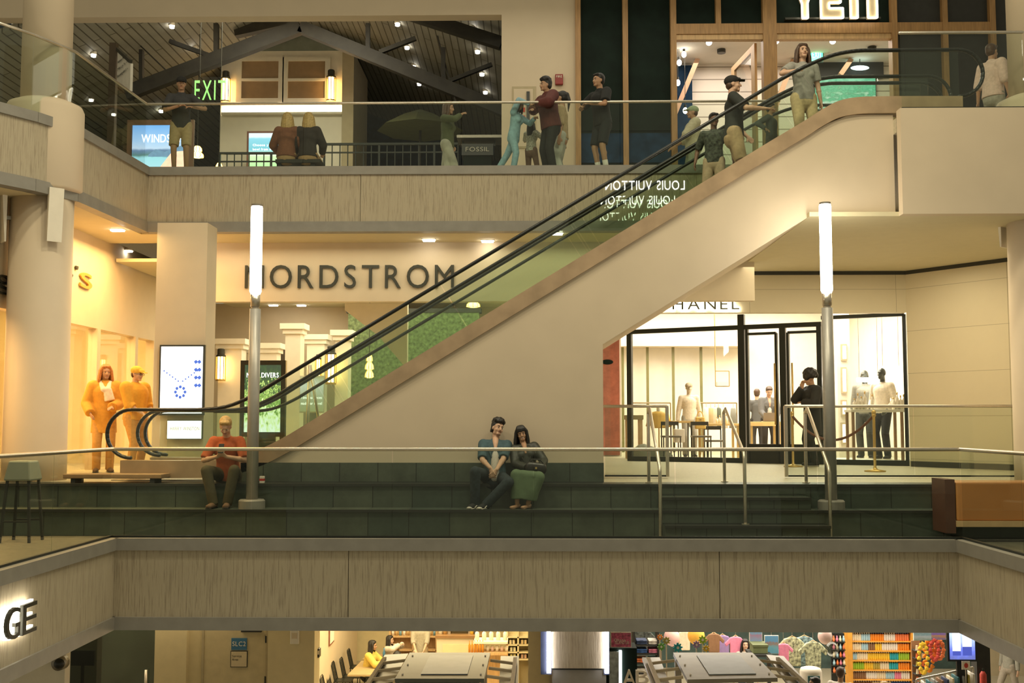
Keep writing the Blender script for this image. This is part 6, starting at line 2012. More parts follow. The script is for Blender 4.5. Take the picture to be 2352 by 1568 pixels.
def person(label, loc, rotz, H=1.75, cat='person', name='person', build=1.0, vox=.013, skin='light', pelvis=None, lean=(0, 0, 0), head=(0, 0, 0),
           hands=((-.28, 0, .78), (.28, 0, .78)), poles=((-.4, .6, -.3), (.4, .6, -.3)), hand_dir=(None, None), palm=(None, None), curl=(.5, .5),
           feet=((-.1, 0, 0), (.1, 0, 0)), kpole=((-.1, -1, 0), (.1, -1, 0)), toes=((-.15, -1, 0), (.15, -1, 0)), lift=(0, 0),
           top=None, sleeve=.45, bottom=None, leg=1.0, skirt=None, shoe=None, sock=None, hair=('short', 'black'), cap=None, glasses=False,
           face=True, smile=False, beard=False, mannequin=None, extra=None, group=None, bulk=0.0, tanktop=None, collar=False, hood=False, lapel=None, vneck=False, hide_below=None, female=False):
    s = H / 1.75
    t = local(thing(name, label, cat, loc, math.radians(rotz), group))
    sk = mannequin or SKIN[skin]
    hipz = .525 * H
    P0 = V(pelvis) if pelvis else V((0, 0, hipz))
    R = RM(*lean)
    def T(x, y, z):
        return P0 + R @ (V((x, y, z)) * s)
    bw = build
    fw = .90 if female else 1.0
    neck = T(0, .015, .53)
    sh = [T(-.175 * bw * fw, .01, .475), T(.175 * bw * fw, .01, .475)]
    hip = [T(-.09 * bw, 0, 0), T(.09 * bw, 0, 0)]
    side = R @ V((1, 0, 0))
    RH = RM(*head)
    Hc = neck + R @ V((0, -.012, .055)) * s + RH @ V((0, -.012, .125)) * s   # head centre
    def HP(x, y, z):
        return Hc + RH @ (V((x, y, z)) * s)
    def torso(mb, g, z0=-.06, z1=.5):
        mb.cap(T(0, 0, z0), T(0, -.005, .20), ((.155 * bw + g) * s, (.112 * bw + g) * s), ((.133 * bw * fw + g) * s, (.098 * bw + g) * s), side=side, n=20, flat=(1 if g else 0, 0))
        mb.cap(T(0, -.005, .20), T(0, -.008, .385), ((.133 * bw * fw + g) * s, (.098 * bw + g) * s), ((.160 * bw * fw + g) * s, (.108 * bw + g) * s), side=side, n=20)
        mb.cap(T(-.13 * bw * fw, .01, .46), T(.13 * bw * fw, .01, .46), (.062 * s + g * s, .062 * s + g * s), (.062 * s + g * s, .062 * s + g * s), n=14)
        mb.cap(T(0, .012, .40), T(0, .015, .50), ((.12 * bw + g) * s, (.075 + g) * s), ((.06 + g) * s, (.055 + g) * s), side=side, n=16)
        if female:
            for x in (-.07, .07):
                mb.ell(T(x, -.085, .335), (.062 * s + g * .6, .05 * s + g * .6, .06 * s + g * .6))
    # arms
    arms = []
    for i in (0, 1):
        el, wr = ik(sh[i], V(hands[i]), .295 * s, .255 * s, poles[i])
        arms.append((sh[i], el, wr))
    legs = []
    for i in (0, 1):
        an = V(feet[i]) + V((0, 0, .085 * s + lift[i]))
        kn, an = ik(hip[i], an, .43 * s, .425 * s, kpole[i])
        legs.append((hip[i], kn, an))
    mb = MB()
    torso(mb, 0)
    mb.cap(hip[0], hip[1], .082 * s * bw, .082 * s * bw, n=14)
    mb.cap(neck + R @ V((0, .005, -.06)) * s, Hc + RH @ V((0, .02, -.05)) * s, .056 * s, .050 * s, n=16)
    if tanktop or vneck:
        mb.cap(T(0, -.130 - bulk, .36), T(0, -.100 - bulk, .44), .018 * s, .036 * s, n=12)
        mb.cap(T(0, -.100 - bulk, .44), T(0, -.03, .53), .036 * s, .046 * s, n=14)
    # head
    mb.ell(HP(0, .012, .025), (.074 * s, .093 * s, .086 * s), RH, 20, 14)
    mb.ell(HP(0, -.02, -.035), (.060 * s, .070 * s, .070 * s), RH, 18, 12)
    mb.cap(HP(-.012, -.064, -.088), HP(.012, -.064, -.088), .024 * s, .024 * s, n=10)
    mb.cap(HP(-.03, -.01, -.075), HP(.03, -.01, -.075), .03 * s, .03 * s, n=10)
    mb.cap(HP(0, -.083, .008), HP(0, -.106, -.032), .010 * s, .0155 * s, n=10)
    mb.cap(HP(-.03, -.078, .026), HP(.03, -.078, .026), .012 * s, .012 * s, n=8)
    for x in (-1, 1):
        mb.ell(HP(x * .074, .006, -.012), (.010 * s, .019 * s, .030 * s), RH, 10, 8)
        mb.ell(HP(x * .036, -.060, -.035), (.024 * s, .022 * s, .024 * s), RH, 10, 8)
    fr = max(.0088 * s, vox * .82)
    for i, (a, e, w) in enumerate(arms):
        mb.cap(a, e, .050 * s * bw, .039 * s, n=14)
        mb.cap(e, w, .039 * s, .026 * s, n=14)
        mb.ell(e + (w - e) * .28, .041 * s)
        d = V(hand_dir[i]) if hand_dir[i] else (w - e)
        pn = V(palm[i]) if palm[i] else V((-1 if i else 1, 0, -.1)) if abs((w - e).normalized().z) > .6 else V((0, 0, -1))
        add_hand(mb, w, d, pn, s, curl[i], 1 if i == 0 else -1, fr)
    for i, (h, k, a) in enumerate(legs):
        mb.cap(h, k, .082 * s * bw, .054 * s, n=16)
        mb.cap(k, a, .054 * s, .036 * s, n=14)
        mb.ell(k + (a - k) * .30 + V((0, .010, 0)), (.050 * s, .050 * s, .060 * s))
        td = V(toes[i]).normalized()
        mb.cap(a - td * .03 * s + V((0, 0, -.045 * s)), a + td * .14 * s + V((0, 0, -.055 * s)), (.034 * s, .030 * s), (.036 * s, .022 * s), n=12)
    mb.build('body', sk, t, voxel=vox)
    # shirt / jacket
    g = .018 + bulk
    if top:
        mb = MB()
        z0 = -.10 if bottom else -.04
        torso(mb, g, -.05 if not hide_below else hide_below)
        if collar or hood:
            mb.cap(neck + R @ V((0, .012, -.05)) * s, neck + R @ V((0, .012, .035)) * s, .078 * s, .068 * s, n=16, flat=(1, 1))
        for i, (a, e, w) in enumerate(arms):
            r0, r1, r2 = (.056 * bw + g) * s, (.043 + g) * s, (.030 + g) * s
            if sleeve <= .55:
                q = a + (e - a) * (sleeve / .55)
                mb.cap(a, q, r0, r0 * .92, n=16, flat=(0, 1))
            else:
                mb.cap(a, e, r0, r1, n=16)
                q = e + (w - e) * min(1, (sleeve - .55) / .45)
                mb.cap(e, q, r1, r1 + (r2 - r1) * min(1, (sleeve - .55) / .45), n=16, flat=(0, 1))
        mb.build('shirt', top, t, voxel=max(vox, .009) * .95)
    if tanktop:
        mb = MB()
        mb.cap(T(0, -.084 - bulk, -.04), T(0, -.088 - bulk, .26), (.066 * s, .066 * s), (.060 * s, .062 * s), side=side, n=16)
        mb.cap(T(0, -.088 - bulk, .26), T(0, -.075 - bulk, .34), (.060 * s, .062 * s), (.046 * s, .052 * s), side=side, n=16)
        mb.build('undershirt', tanktop, t, voxel=.008)
    if lapel:
        for x in (-1, 1):
            mb = MB()
            mb.cap(T(x * .058, -.030, .50), T(x * .085, -.122, .36), .022 * s, .026 * s, n=8)
            mb.cap(T(x * .085, -.122, .36), T(x * .05, -.132, .24), .026 * s, .010 * s, n=8)
            mb.build('lapel', lapel, t, voxel=.009)
    if bottom:
        mb = MB()
        gg = .014
        mb.cap(T(0, 0, -.075), T(0, 0, .05), ((.165 * bw + gg) * s, (.118 * bw + gg) * s), ((.138 * bw + gg) * s, (.098 * bw + gg) * s), side=side, n=20)
        for i, (h, k, a) in enumerate(legs):
            r0, r1, r2 = (.086 * bw + gg) * s, (.060 + gg) * s, (.048 + gg * 1.2) * s
            if leg <= .55:
                q = h + (k - h) * (leg / .5)
                mb.cap(h, q, r0, r1 * 1.15, n=18, flat=(0, 1))
            else:
                mb.cap(h, k, r0, r1, n=18)
                q = k + (a + V((0, 0, -.04 * s)) - k) * ((leg - .5) / .5)
                mb.cap(k, q, r1, r2, n=18, flat=(0, 1))
        mb.build('trousers' if leg > .55 else 'shorts', bottom, t, voxel=max(vox, .009) * .95)
    if skirt:
        m_, zh = skirt
        mb = MB()
        mb.cap(T(0, 0, -.02), T(0, 0, .08), (.165 * bw * s, .122 * bw * s), (.142 * bw * s, .105 * bw * s), side=side, n=20)
        hem = [l[1] + (l[2] - l[1]) * zh for l in legs]
        for (h, k, a), q in zip(legs, hem):
            mb.cap(h, k, .105 * s, .092 * s, n=16)
            mb.cap(k, q, .092 * s, .10 * s, n=16, flat=(0, 1))
        kc = (legs[0][1] + legs[1][1]) / 2
        hc = (hem[0] + hem[1]) / 2
        wk = (legs[0][1] - legs[1][1]).length / 2
        mb.cap(T(0, 0, -.02), kc, (.15 * s, .10 * s), (wk + .07 * s, .085 * s), side=(1, 0, 0), n=20)
        mb.cap(kc, hc, (wk + .07 * s, .085 * s), ((hem[0] - hem[1]).length / 2 + .11 * s, .11 * s), side=(1, 0, 0), n=20, flat=(0, 1))
        mb.build('skirt', m_, t, voxel=max(vox, .010))
    if sock:
        for (h, k, a) in legs:
            MB().cap(a + (k - a) * .42, a, .046 * s, .042 * s, n=14, flat=(1, 0)).build('sock', sock, t, True)
    if shoe:
        for i, (h, k, a) in enumerate(legs):
            td = V(toes[i]).normalized()
            mb = MB()
            if isinstance(shoe, tuple):   # heeled pump
                mb.cap(a - td * .035 * s + V((0, 0, -.03 * s)), a + td * .13 * s + V((0, 0, -.072 * s)), (.036 * s, .03 * s), (.032 * s, .014 * s), n=12)
                mb.cap(a - td * .05 * s + V((0, 0, -.03 * s)), a - td * .055 * s + V((0, 0, -.085 * s)), .014 * s, .006 * s, n=8)
                mb.build('shoe', shoe[0], t, voxel=.007)
            else:
                mb.cap(a - td * .035 * s + V((0, 0, -.035 * s)), a + td * .145 * s + V((0, 0, -.052 * s)), (.043 * s, .046 * s), (.044 * s, .030 * s), n=14)
                sh_ = mb.build('shoe', shoe, t, voxel=.009)
                mb = MB()
                mb.cap(a - td * .045 * s + V((0, 0, -.074 * s)), a + td * .16 * s + V((0, 0, -.074 * s)), (.046 * s, .011 * s), (.047 * s, .011 * s), side=td.cross(V((0, 0, 1))), n=14)
                mb.build('sole', cloth('sole_white', (.6, .56, .48)), sh_, True) if sh_.data.materials[0].name != 'brown_shoe' else mb.build('sole', M['black'], sh_, True)
    # hair
    st, hc_ = hair
    hm = HAIR.get(hc_) if isinstance(hc_, str) else hc_
    if st != 'none' and not mannequin:
        mb = MB()
        if cap:
            mb.ell(HP(0, .046, -.012), (.076 * s, .062 * s, .070 * s), RH, 18, 12)
        elif st == 'afro':
            for k in range(26):
                a, b = k * 2.4, math.acos(1 - 1.35 * (k + .5) / 26)
                mb.ell(HP(.10 * math.sin(b) * math.cos(a), .03 + .115 * math.sin(b) * math.sin(a) * (1 if math.sin(a) > 0 else .7), .05 + .115 * math.cos(b)), .052 * s, nu=10, nv=8)
        else:
            mb.ell(HP(0, .030, .046), (.086 * s, .098 * s, .090 * s), RH, 20, 14)
            mb.ell(HP(0, .045, .0), (.079 * s, .075 * s, .085 * s), RH, 18, 12)
            mb.cap(HP(-.042, -.050, .088), HP(.042, -.048, .088), .028 * s, .028 * s, n=10)
            if st == 'wavy':
                for k in range(16):
                    a = k * 2.4; b = .25 + 1.0 * (k / 16)
                    mb.ell(HP(.080 * math.sin(b) * math.cos(a), .008 + .092 * math.sin(b) * math.sin(a), .066 + .072 * math.cos(b)), .034 * s, nu=8, nv=6)
                mb.cap(HP(-.07, .02, .02), HP(-.074, .035, -.06), .024 * s, .018 * s, n=8)
                mb.cap(HP(.07, .02, .02), HP(.074, .035, -.04), .022 * s, .014 * s, n=8)
            if st in ('long', 'bangs', 'bob'):
                L = {'long': .36, 'bangs': .33, 'bob': .17}[st]
                for k in range(9):
                    u = (k - 4) / 4
                    x = .080 * math.sin(u * 1.55)
                    y = .012 + .085 * math.cos(u * 1.55)
                    if abs(u) > .9:
                        y = -.022
                    p = HP(x * 1.02, y, .03)
                    dn = p + V((0, 0, -.1 * s)) + (RH @ V((x * .25, 0, -.04))) * s
                    q = dn + V((x * .12 * s, .01 * s, -(L - .1) * s))
                    mb.cap(HP(x * .45, y * .5, .105), p, .030 * s, .029 * s, n=8)
                    mb.cap(p, dn, .029 * s, .030 * s, n=8)
                    mb.cap(dn, q, .031 * s, .022 * s, n=8)
                if st == 'bangs':
                    for k in range(7):
                        x = (k - 3) * .0185
                        mb.cap(HP(x * .8, -.035, .115), HP(x * 1.08, -.082 + abs(x) * .3, .082), .018 * s, .014 * s, n=8)
                        mb.cap(HP(x * 1.08, -.082 + abs(x) * .3, .082), HP(x * 1.12, -.094 + abs(x) * .38, .036), .014 * s, .008 * s, n=8)
            if st == 'tail':
                mb.ell(HP(0, .10, .07), .036 * s)
                mb.cap(HP(0, .12, .07), HP(0, .15, -.05), .032 * s, .034 * s, n=10)
                mb.cap(HP(0, .15, -.05), HP(0, .13, -.25), .034 * s, .012 * s, n=10)
        mb.build('hair', hm, t, voxel=.008 if vox < .01 else .013, sm=4)
    if cap:
        mb = MB()
        mb.ell(HP(0, .020, .052), (.090 * s, .107 * s, .080 * s), RH, 20, 12)
        mb.cap(HP(-.028, -.085, .052), HP(.028, -.085, .052), .03 * s, .03 * s, n=8)
        c = mb.build('cap', cap, t, voxel=.011)
        MB().hexa([HP(-.062, -.07, .045), HP(.062, -.07, .045), HP(.045, -.168, .030), HP(-.045, -.168, .030), HP(-.062, -.07, .056), HP(.062, -.07, .056), HP(.045, -.168, .040), HP(-.045, -.168, .040)]).build('brim', cap, c, bevel=.004)
    if face and not mannequin:
        for x in (-1, 1):
            e = MB().ell(HP(x * .031, -.079, -.001), (.0125 * s, .008 * s, .0055 * s), RH, 10, 8).build('eye', EYEW, t, True)
            MB().ell(HP(x * .031, -.0855, -.001), (.0068 * s, .004 * s, .0058 * s), RH, 8, 6).build('iris', EYEB, e, True)
            MB().cap(HP(x * .017, -.091, .020), HP(x * .046, -.083, .0215), .0045 * s, .0032 * s, n=6, k=2).build('eyebrow', hm or HAIR['black'], t, True)
        zc = -.062
        if smile:
            MB().tube([HP(x * .021, -.0845 + abs(x) * .010, zc + .004 * x * x) for x in (-1, -.5, 0, .5, 1)], .0056 * s, 8).build('teeth', TEETH, t, True)
            lp = MB().tube([HP(x * .029, -.085 + abs(x) * .014, zc - .0085 + .0135 * x * x) for x in (-1, -.5, 0, .5, 1)], .0042 * s, 8)
            lp.tube([HP(x * .029, -.086 + abs(x) * .014, zc + .0065 - .0015 * x * x) for x in (-1, -.5, 0, .5, 1)], .0034 * s, 8)
            lp.build('lips', LIPS, t, True)
        else:
            MB().cap(HP(-.020, -.086, zc), HP(.020, -.086, zc), (.0045 * s), (.0045 * s), n=8, k=2).build('lips', LIPS, t, True)
        if beard:
            mb = MB()
            mb.ell(HP(0, -.064, -.092), (.034 * s, .026 * s, .024 * s), RH, 14, 10)
            mb.cap(HP(-.020, -.088, -.047), HP(.020, -.088, -.047), .006 * s, .006 * s, n=8)
            mb.build('beard', cloth('short_stubble', (.27, .16, .105)), t, voxel=.006)
    if glasses:
        mb = MB()
        for x in (-1, 1):
            mb.tube([HP(x * .034 + .022 * math.cos(a), -.098, .0 + .017 * math.sin(a)) for a in [k * PI / 5 for k in range(11)]], .003 * s, 5)
            mb.tube([HP(x * .055, -.097, .003), HP(x * .080, .0, .006)], .003 * s, 5)
        mb.tube([HP(-.012, -.1, .003), HP(.012, -.1, .003)], .003 * s, 5)
        mb.build('glasses', M['black'], t)
    t['_hc'] = [round(v, 3) for v in Hc]
    if extra:
        extra(t, T, HP, arms, legs, s, R, RH)
    return t


def G(px, py, Y, floor=None):
    p = onY(px, py, Y)
    return V((p.x, Y, p.z if floor is None else floor))


# ---- the couple on the landing edge
D = cloth
def man_extra(t, T, HP, arms, legs, s, R, RH):
    sh_ = [c for c in t.children if c.name.startswith('shoe')]
    for o, (h, k, a) in zip(sh_, legs):
        td = V((-.45, -1, 0)).normalized()
        n = V((0, 0, 1)).cross(td)
        for q in (-1, 1):
            MB().tube([a - td * .03 + n * q * .043 + V((0, 0, -.055)), a + td * .04 + n * q * .047 + V((0, 0, -.035)), a + td * .09 + n * q * .044 + V((0, 0, -.06))], .006).build('stripe', cloth('sole_white', (.6, .56, .48)), o, True)
        MB().ell(a + td * .155 + V((0, 0, -.06)), (.036, .03, .018)).build('toe_cap', cloth('sole_white', (.6, .56, .48)), o, True)
mx = onY(1136, 1110, 14.55).x
mloc = V((mx, 14.6, LZ))
TR = TZ - LZ
person('seated man in an open denim blue shirt over a white vest, gazing sideways', mloc, 0, H=1.67, vox=.0065, skin='light', build=.95,
       pelvis=(0, -.10, .085), lean=(4, -19, 2), head=(30, -6, 16),
       hands=((-.045, -.34, .215), (.03, -.355, .18)), poles=((-.8, .1, -.55), (.85, .1, -.5)), hand_dir=((.35, -.35, -.9), (-.5, -.3, -.65)), palm=((.6, .75, -.1), (-.5, .8, 0)), curl=(.55, .6),
       feet=((-.24, -.40, TR), (-.11, -.44, TR)), kpole=((-.35, -.9, .5), (.75, -.8, .4)), toes=((-.45, -1, 0), (-.5, -1, 0)),
       top=D('denim_blue_shirt', (.05, .095, .115), var=.2), sleeve=.50, bottom=D('dark_blue_jeans', (.022, .035, .042), var=.25), shoe=D('black_sneaker', (.018, .02, .02)), hair=('wavy', 'black'), beard=True,
       tanktop=D('white_ribbed_vest', (.52, .48, .42), scale=60), lapel=D('denim_blue_shirt', (.05, .095, .115)), collar=False, bulk=.004, extra=man_extra)
wx = onY(1206, 1110, 14.55).x
def bag_extra(t, T, HP, arms, legs, s, R, RH):
    pass
person('seated smiling woman with long black hair, dark jacket and long green skirt', V((wx, 14.62, LZ)), 0, H=1.49, vox=.0065, skin='mid', female=True,
       pelvis=(.05, -.08, .08), lean=(3, -16, -8), head=(2, 4, -12),
       hands=((.02, -.30, .22), (.20, -.26, .20)), poles=((-.8, .2, -.5), (.9, .2, -.5)), hand_dir=((.8, -.5, -.1), (-.6, -.5, -.3)), palm=((0, .3, -1), (-.3, .6, -.6)), curl=(.6, .5),
       feet=((-.10, -.43, TR), (.04, -.42, TR)), kpole=((-.25, -1, .5), (.35, -1, .5)), toes=((-.75, -1, 0), (-.75, -1, 0)),
       top=D('dark_olive_jacket', (.026, .028, .020), rough=.5, var=.4), sleeve=1.0, skirt=(D('green_skirt', (.105, .155, .085), var=.18, scale=8), .84), shoe=(D('nude_heel', (.62, .40, .26), rough=.35),),
       hair=('bangs', 'black'), smile=True, bulk=.010, vneck=True, lapel=D('dark_olive_jacket', (.026, .028, .020)))
c = V((wx + .145, 14.27, LZ + .215))
t = thing('shoulder_bag', 'black leather shoulder bag resting on the lap of the woman in green', 'bag', c)
mb = MB(); mb.cap(c + V((-.09, 0, .0)), c + V((.09, .02, -.01)), (.085, .05), (.075, .05), side=(0, 0, 1), n=14)
mb.build('bag_body', D('black_leather', (.018, .016, .015), rough=.35, var=.3), t, voxel=.008)
MB().tube([c + V((-.09, .0, .06)), c + V((-.05, -.01, .11)), c + V((.05, -.01, .11)), c + V((.10, .01, .05))], .008).build('strap', D('black_leather', (.018, .016, .015)), t, True)
MB().box(c.x - .012, c.x + .012, c.y - .062, c.y - .052, c.z - .01, c.z + .015).build('clasp', M['gold'], t)
# ---- person in the orange shirt
ox = onY(521, 1110, 14.55).x
person('seated person in a rust orange shirt bent over a phone, left of the lamp post', V((ox, 14.62, LZ)), 0, H=1.72, skin='light', pelvis=(0, 0, .10), lean=(0, 14, 0), head=(6, 34, 0),
       hands=((-.05, -.34, .36), (.06, -.35, .36)), poles=((-.9, .2, -.6), (.9, .2, -.6)), hand_dir=((.5, -.5, .5), (-.5, -.5, .5)), palm=((.3, .5, .9), (-.3, .5, .9)),
       feet=((-.07, -.42, TR), (.10, -.40, TR)), kpole=((-.3, -1, .5), (.3, -1, .5)), top=D('rust_orange_shirt', (.42, .10, .03)), sleeve=.5, bottom=D('dark_olive_trousers', (.06, .05, .022)), shoe=D('brown_shoe', (.12, .07, .04)), hair=('short', 'blond'))
p = V((ox + .005, 14.23, LZ + .46))
t = thing('phone', 'dark phone in the hands of the person in the rust orange shirt', 'phone', p)
MB().hexa([p + V((-.035, -.03, -.05)), p + V((.035, -.03, -.05)), p + V((.035, .02, .07)), p + V((-.035, .02, .07)), p + V((-.035, -.02, -.055)), p + V((.035, -.02, -.055)), p + V((.035, .03, .065)), p + V((-.035, .03, .065))]).build('case', M['black'], t, bevel=.004)
MB().hexa([p + V((-.03, -.0185, -.049)), p + V((.03, -.0185, -.049)), p + V((.03, .0305, .060)), p + V((-.03, .0305, .060)), p + V((-.03, -.0175, -.0495)), p + V((.03, -.0175, -.0495)), p + V((.03, .0315, .0595)), p + V((-.03, .0315, .0595))]).build('display', M['sign'], t)
# ---- two reflections of people in mustard, built as solid figures at the left
def scarf(t, T, HP, arms, legs, s, R, RH):
    mb = MB()
    for x in (-1, 1):
        mb.cap(T(x * .075, -.02, .53), T(x * .03, -.135, .42), .045 * s, .05 * s, n=12)
    mb.cap(T(.03, -.14, .42), T(.07, -.16, .24), (.07 * s, .035 * s), (.085 * s, .03 * s), side=(1, 0, 0), n=14, flat=(0, 1))
    mb.build('scarf', D('white_scarf', (.70, .62, .52)), t, voxel=.012)


MUS = D('mustard_coat', (.60, .30, .04), var=.08)
person('solid copy of a reflected person with ginger hair in a long mustard coat and white scarf', G(238, 1000, 17.6, LZ), 25, H=1.74, skin='mid', top=MUS, sleeve=1.0, bulk=.03, bottom=D('mustard_trousers', (.50, .27, .07)), shoe=D('brown_shoe', (.12, .07, .04)), hair=('bob', 'ginger'), head=(10, 4, 0),
       hands=((-.22, -.16, .95), (.10, -.24, 1.05)), hide_below=-.28, extra=scarf)
person('solid copy of a reflected person in a mustard shirt and yellow cap with a dark brim', G(309, 1000, 17.4, LZ), 70, H=1.70, skin='light', build=1.25, top=D('bright_mustard_shirt', (.68, .34, .035), var=.06), sleeve=.7, bulk=.02, bottom=D('mustard_trousers', (.50, .27, .07)), shoe=D('brown_shoe', (.12, .07, .04)),
       hair=('short', 'brown'), cap=D('yellow_cap', (.72, .45, .06)), head=(0, 8, 0), glasses=True, hands=((-.14, -.26, .95), (.14, -.26, .95)))
# ---- boutique
person('person with a dark curly afro in a long black coat outside the boutique door', G(1868, 1066, 20.25, LZ), -80, H=1.74, skin='mid', top=D('black_coat', (.018, .018, .016)), sleeve=1.0, bulk=.03, hide_below=-.34, bottom=D('black_trousers', (.02, .02, .02)), shoe=D('black_shoe', (.015, .015, .015)),
       hair=('afro', 'black'), hands=((-.05, -.16, 1.43), (.06, -.20, 1.16)), poles=((-.5, -.4, -.8), (.8, .2, -.5)), hand_dir=((.1, 0, 1), (-1, -.2, .2)), head=(0, 18, 0))
person('man in a grey suit and white shirt standing over the laptop in the boutique', G(1766, 1060, 25.75, LZ), 0, H=1.66, skin='light', lean=(0, 12, 0), head=(0, 24, 0), top=D('grey_suit', (.14, .14, .14)), sleeve=1.0, bulk=.012, bottom=D('black_trousers', (.02, .02, .02)), shoe=D('black_shoe', (.015, .015, .015)), hair=('short', 'brown'),
       hands=((-.12, -.36, .92), (.12, -.36, .92)), tanktop=D('white_dress_shirt', (.72, .68, .6)), lapel=D('grey_suit', (.14, .14, .14)))
person('man in a dark suit seen from behind in the boutique, left of the laptop', G(1741, 1060, 27.0, LZ), 170, H=1.62, skin='light', top=D('dark_suit', (.09, .09, .085)), sleeve=1.0, bottom=D('black_trousers', (.02, .02, .02)), shoe=D('black_shoe', (.015, .015, .015)), hair=('short', 'brown'), face=False)
MANB = mat('dark_mannequin', (.06, .065, .05), .3)
MANW = mat('pale_mannequin', (.55, .48, .36), .4)
person('dark headed mannequin in a pale jacket, right one in the right boutique window', G(2030, 1050, 22.3, LZ + .06), -50, H=1.86, cat='mannequin', name='mannequin', mannequin=MANB, top=D('cream_jacket', (.70, .62, .48)), sleeve=1.0, bottom=D('black_trousers', (.02, .02, .02)), shoe=D('black_shoe', (.015, .015, .015)), hands=((-.2, -.15, 1.0), (.2, -.15, 1.0)), hair=('none', 'black'))
person('dark headed mannequin in a grey top, left one in the right boutique window', G(1990, 1050, 22.95, LZ + .06), -30, H=1.84, cat='mannequin', name='mannequin', mannequin=MANB, top=D('grey_knit', (.26, .25, .2)), sleeve=.9, bottom=D('charcoal_trousers', (.06, .06, .05)), shoe=D('black_shoe', (.015, .015, .015)), hair=('none', 'black'))
struct(MB().box(6.0, 7.9, 21.35, 23.3, LZ, LZ + .06).build('floor_window_plinth', M['white']))
person('pale mannequin in a cap and cream jacket at the middle of the boutique', G(1584, 1040, 25.4, LZ), 0, H=1.72, cat='mannequin', name='mannequin', mannequin=MANW, top=D('cream_jacket', (.70, .62, .48)), sleeve=1.0, bottom=D('grey_trousers', (.35, .34, .28)), shoe=D('black_shoe', (.015, .015, .015)), hair=('none', 'black'), cap=D('sand_cap', (.4, .32, .2)))

# ---- upper walkway
person('man in a dark polo shirt and khaki shorts leaning on the upper left railing', G(414, 390, 18.25, UF), 10, H=1.73, skin='mid', lean=(0, 10, 0), head=(10, 12, 0), top=D('navy_polo', (.045, .045, .048)), sleeve=.5, collar=True, bottom=D('khaki_shorts', (.42, .31, .17)), leg=.46, shoe=D('brown_shoe', (.12, .07, .04)), hair=('short', 'black'), cap=D('black_cap', (.015, .014, .014)),
       hands=((-.02, -.28, 1.16), (.22, -.26, 1.16)), poles=((-.8, .2, -.4), (.8, .2, -.4)))
struct(MB().box(onY(632, 380, 18.6).x, onY(735, 380, 18.6).x, 18.62, 19.0, UF, UF + .06).build('floor_bench_base', M['charcoal']))
t = thing('low_bench', 'low dark bench carrying the two people with their backs turned', 'bench', (onY(683, 380, 18.8).x, 18.8, UF))
MB().box(onY(632, 380, 18.6).x, onY(735, 380, 18.6).x, 18.6, 19.0, UF + .34, UF + .40).build('seat_board', M['dwood'], t)
for px in (645, 722):
    MB().box(onY(px, 380, 18.8).x - .04, onY(px, 380, 18.8).x + .04, 18.66, 18.96, UF + .06, UF + .34).build('leg', M['charcoal'], t)
for px, lab, colr, hh in ((657, 'seated blond person in a rust brown top, seen from behind on the low bench', (.20, .075, .035), 'blond'), (706, 'seated blond person in a black jacket, seen from behind on the low bench', (.03, .022, .018), 'blond')):
    person(lab, G(px, 390, 18.72, UF), 180, H=1.62, skin='light', face=False, pelvis=(0, 0, .50), lean=(0, 6, 0), top=D('top_%d' % px, colr), sleeve=1.0, bulk=.02, bottom=D('tan_trousers', (.40, .25, .12)), shoe=D('brown_shoe', (.12, .07, .04)), hair=('bob', hh),
           feet=((-.12, -.46, 0), (.12, -.46, 0)), hands=((-.2, -.3, .62), (.2, -.3, .62)), female=True)
person('woman in an olive top and long pale skirt walking past the dark blue wall', G(1027, 390, 19.6, UF), 75, H=1.70, skin='mid', top=D('olive_top', (.07, .085, .035)), sleeve=.9, skirt=(D('pale_skirt', (.34, .34, .27), var=.2, scale=8), .92), shoe=D('brown_shoe', (.12, .07, .04)), hair=('bob', 'brown'), female=True,
       hands=((-.08, -.3, 1.42), (.15, -.05, .9)), feet=((-.08, -.22, 0), (.08, .2, 0)), head=(0, 8, 0))
person('child in a light blue jumpsuit with arms over the railing and one foot kicked back', G(1180, 390, 18.3, UF), 68, H=1.36, skin='mid', top=D('light_blue_jersey', (.26, .42, .50)), sleeve=1.0, bottom=D('light_blue_jersey', (.26, .42, .50)), shoe=D('grey_sneaker', (.3, .3, .28)), hair=('bob', 'black'), female=True, lean=(0, 8, 0), head=(0, 25, 0),
       hands=((-.02, -.30, 1.22), (.10, -.34, 1.0)), poles=((-.2, -.2, 1), (.8, 0, -.5)), feet=((-.1, -.02, 0), (.02, .34, .02)), kpole=((-.1, -1, 0), (.1, -1, -.2)), lift=(0, .05))
person('small child with long dark hair in a speckled top and brown leggings, facing the hall', G(1220, 390, 18.75, UF), 150, H=1.10, skin='mid', top=D('speckled_top', (.42, .40, .33), var=.6, scale=60), sleeve=.5, bottom=D('brown_leggings', (.17, .10, .07)), shoe=D('brown_shoe', (.12, .07, .04)), hair=('long', 'black'), face=False, female=True, hands=((-.1, -.2, .85), (.1, -.22, .86)))
person('person in a maroon hooded top leaning on the upper railing, looking left', G(1266, 390, 18.35, UF), -62, H=1.72, skin='mid', build=1.12, top=D('maroon_hoodie', (.10, .025, .022)), sleeve=1.0, bulk=.03, hood=True, bottom=D('black_trousers', (.02, .02, .02)), shoe=D('grey_sneaker', (.3, .3, .28)), hair=('wavy', 'black'), lean=(0, 10, 0),
       hands=((-.26, -.22, 1.22), (.12, -.34, 1.20)), poles=((-.6, .3, .1), (.7, .2, -.1)))
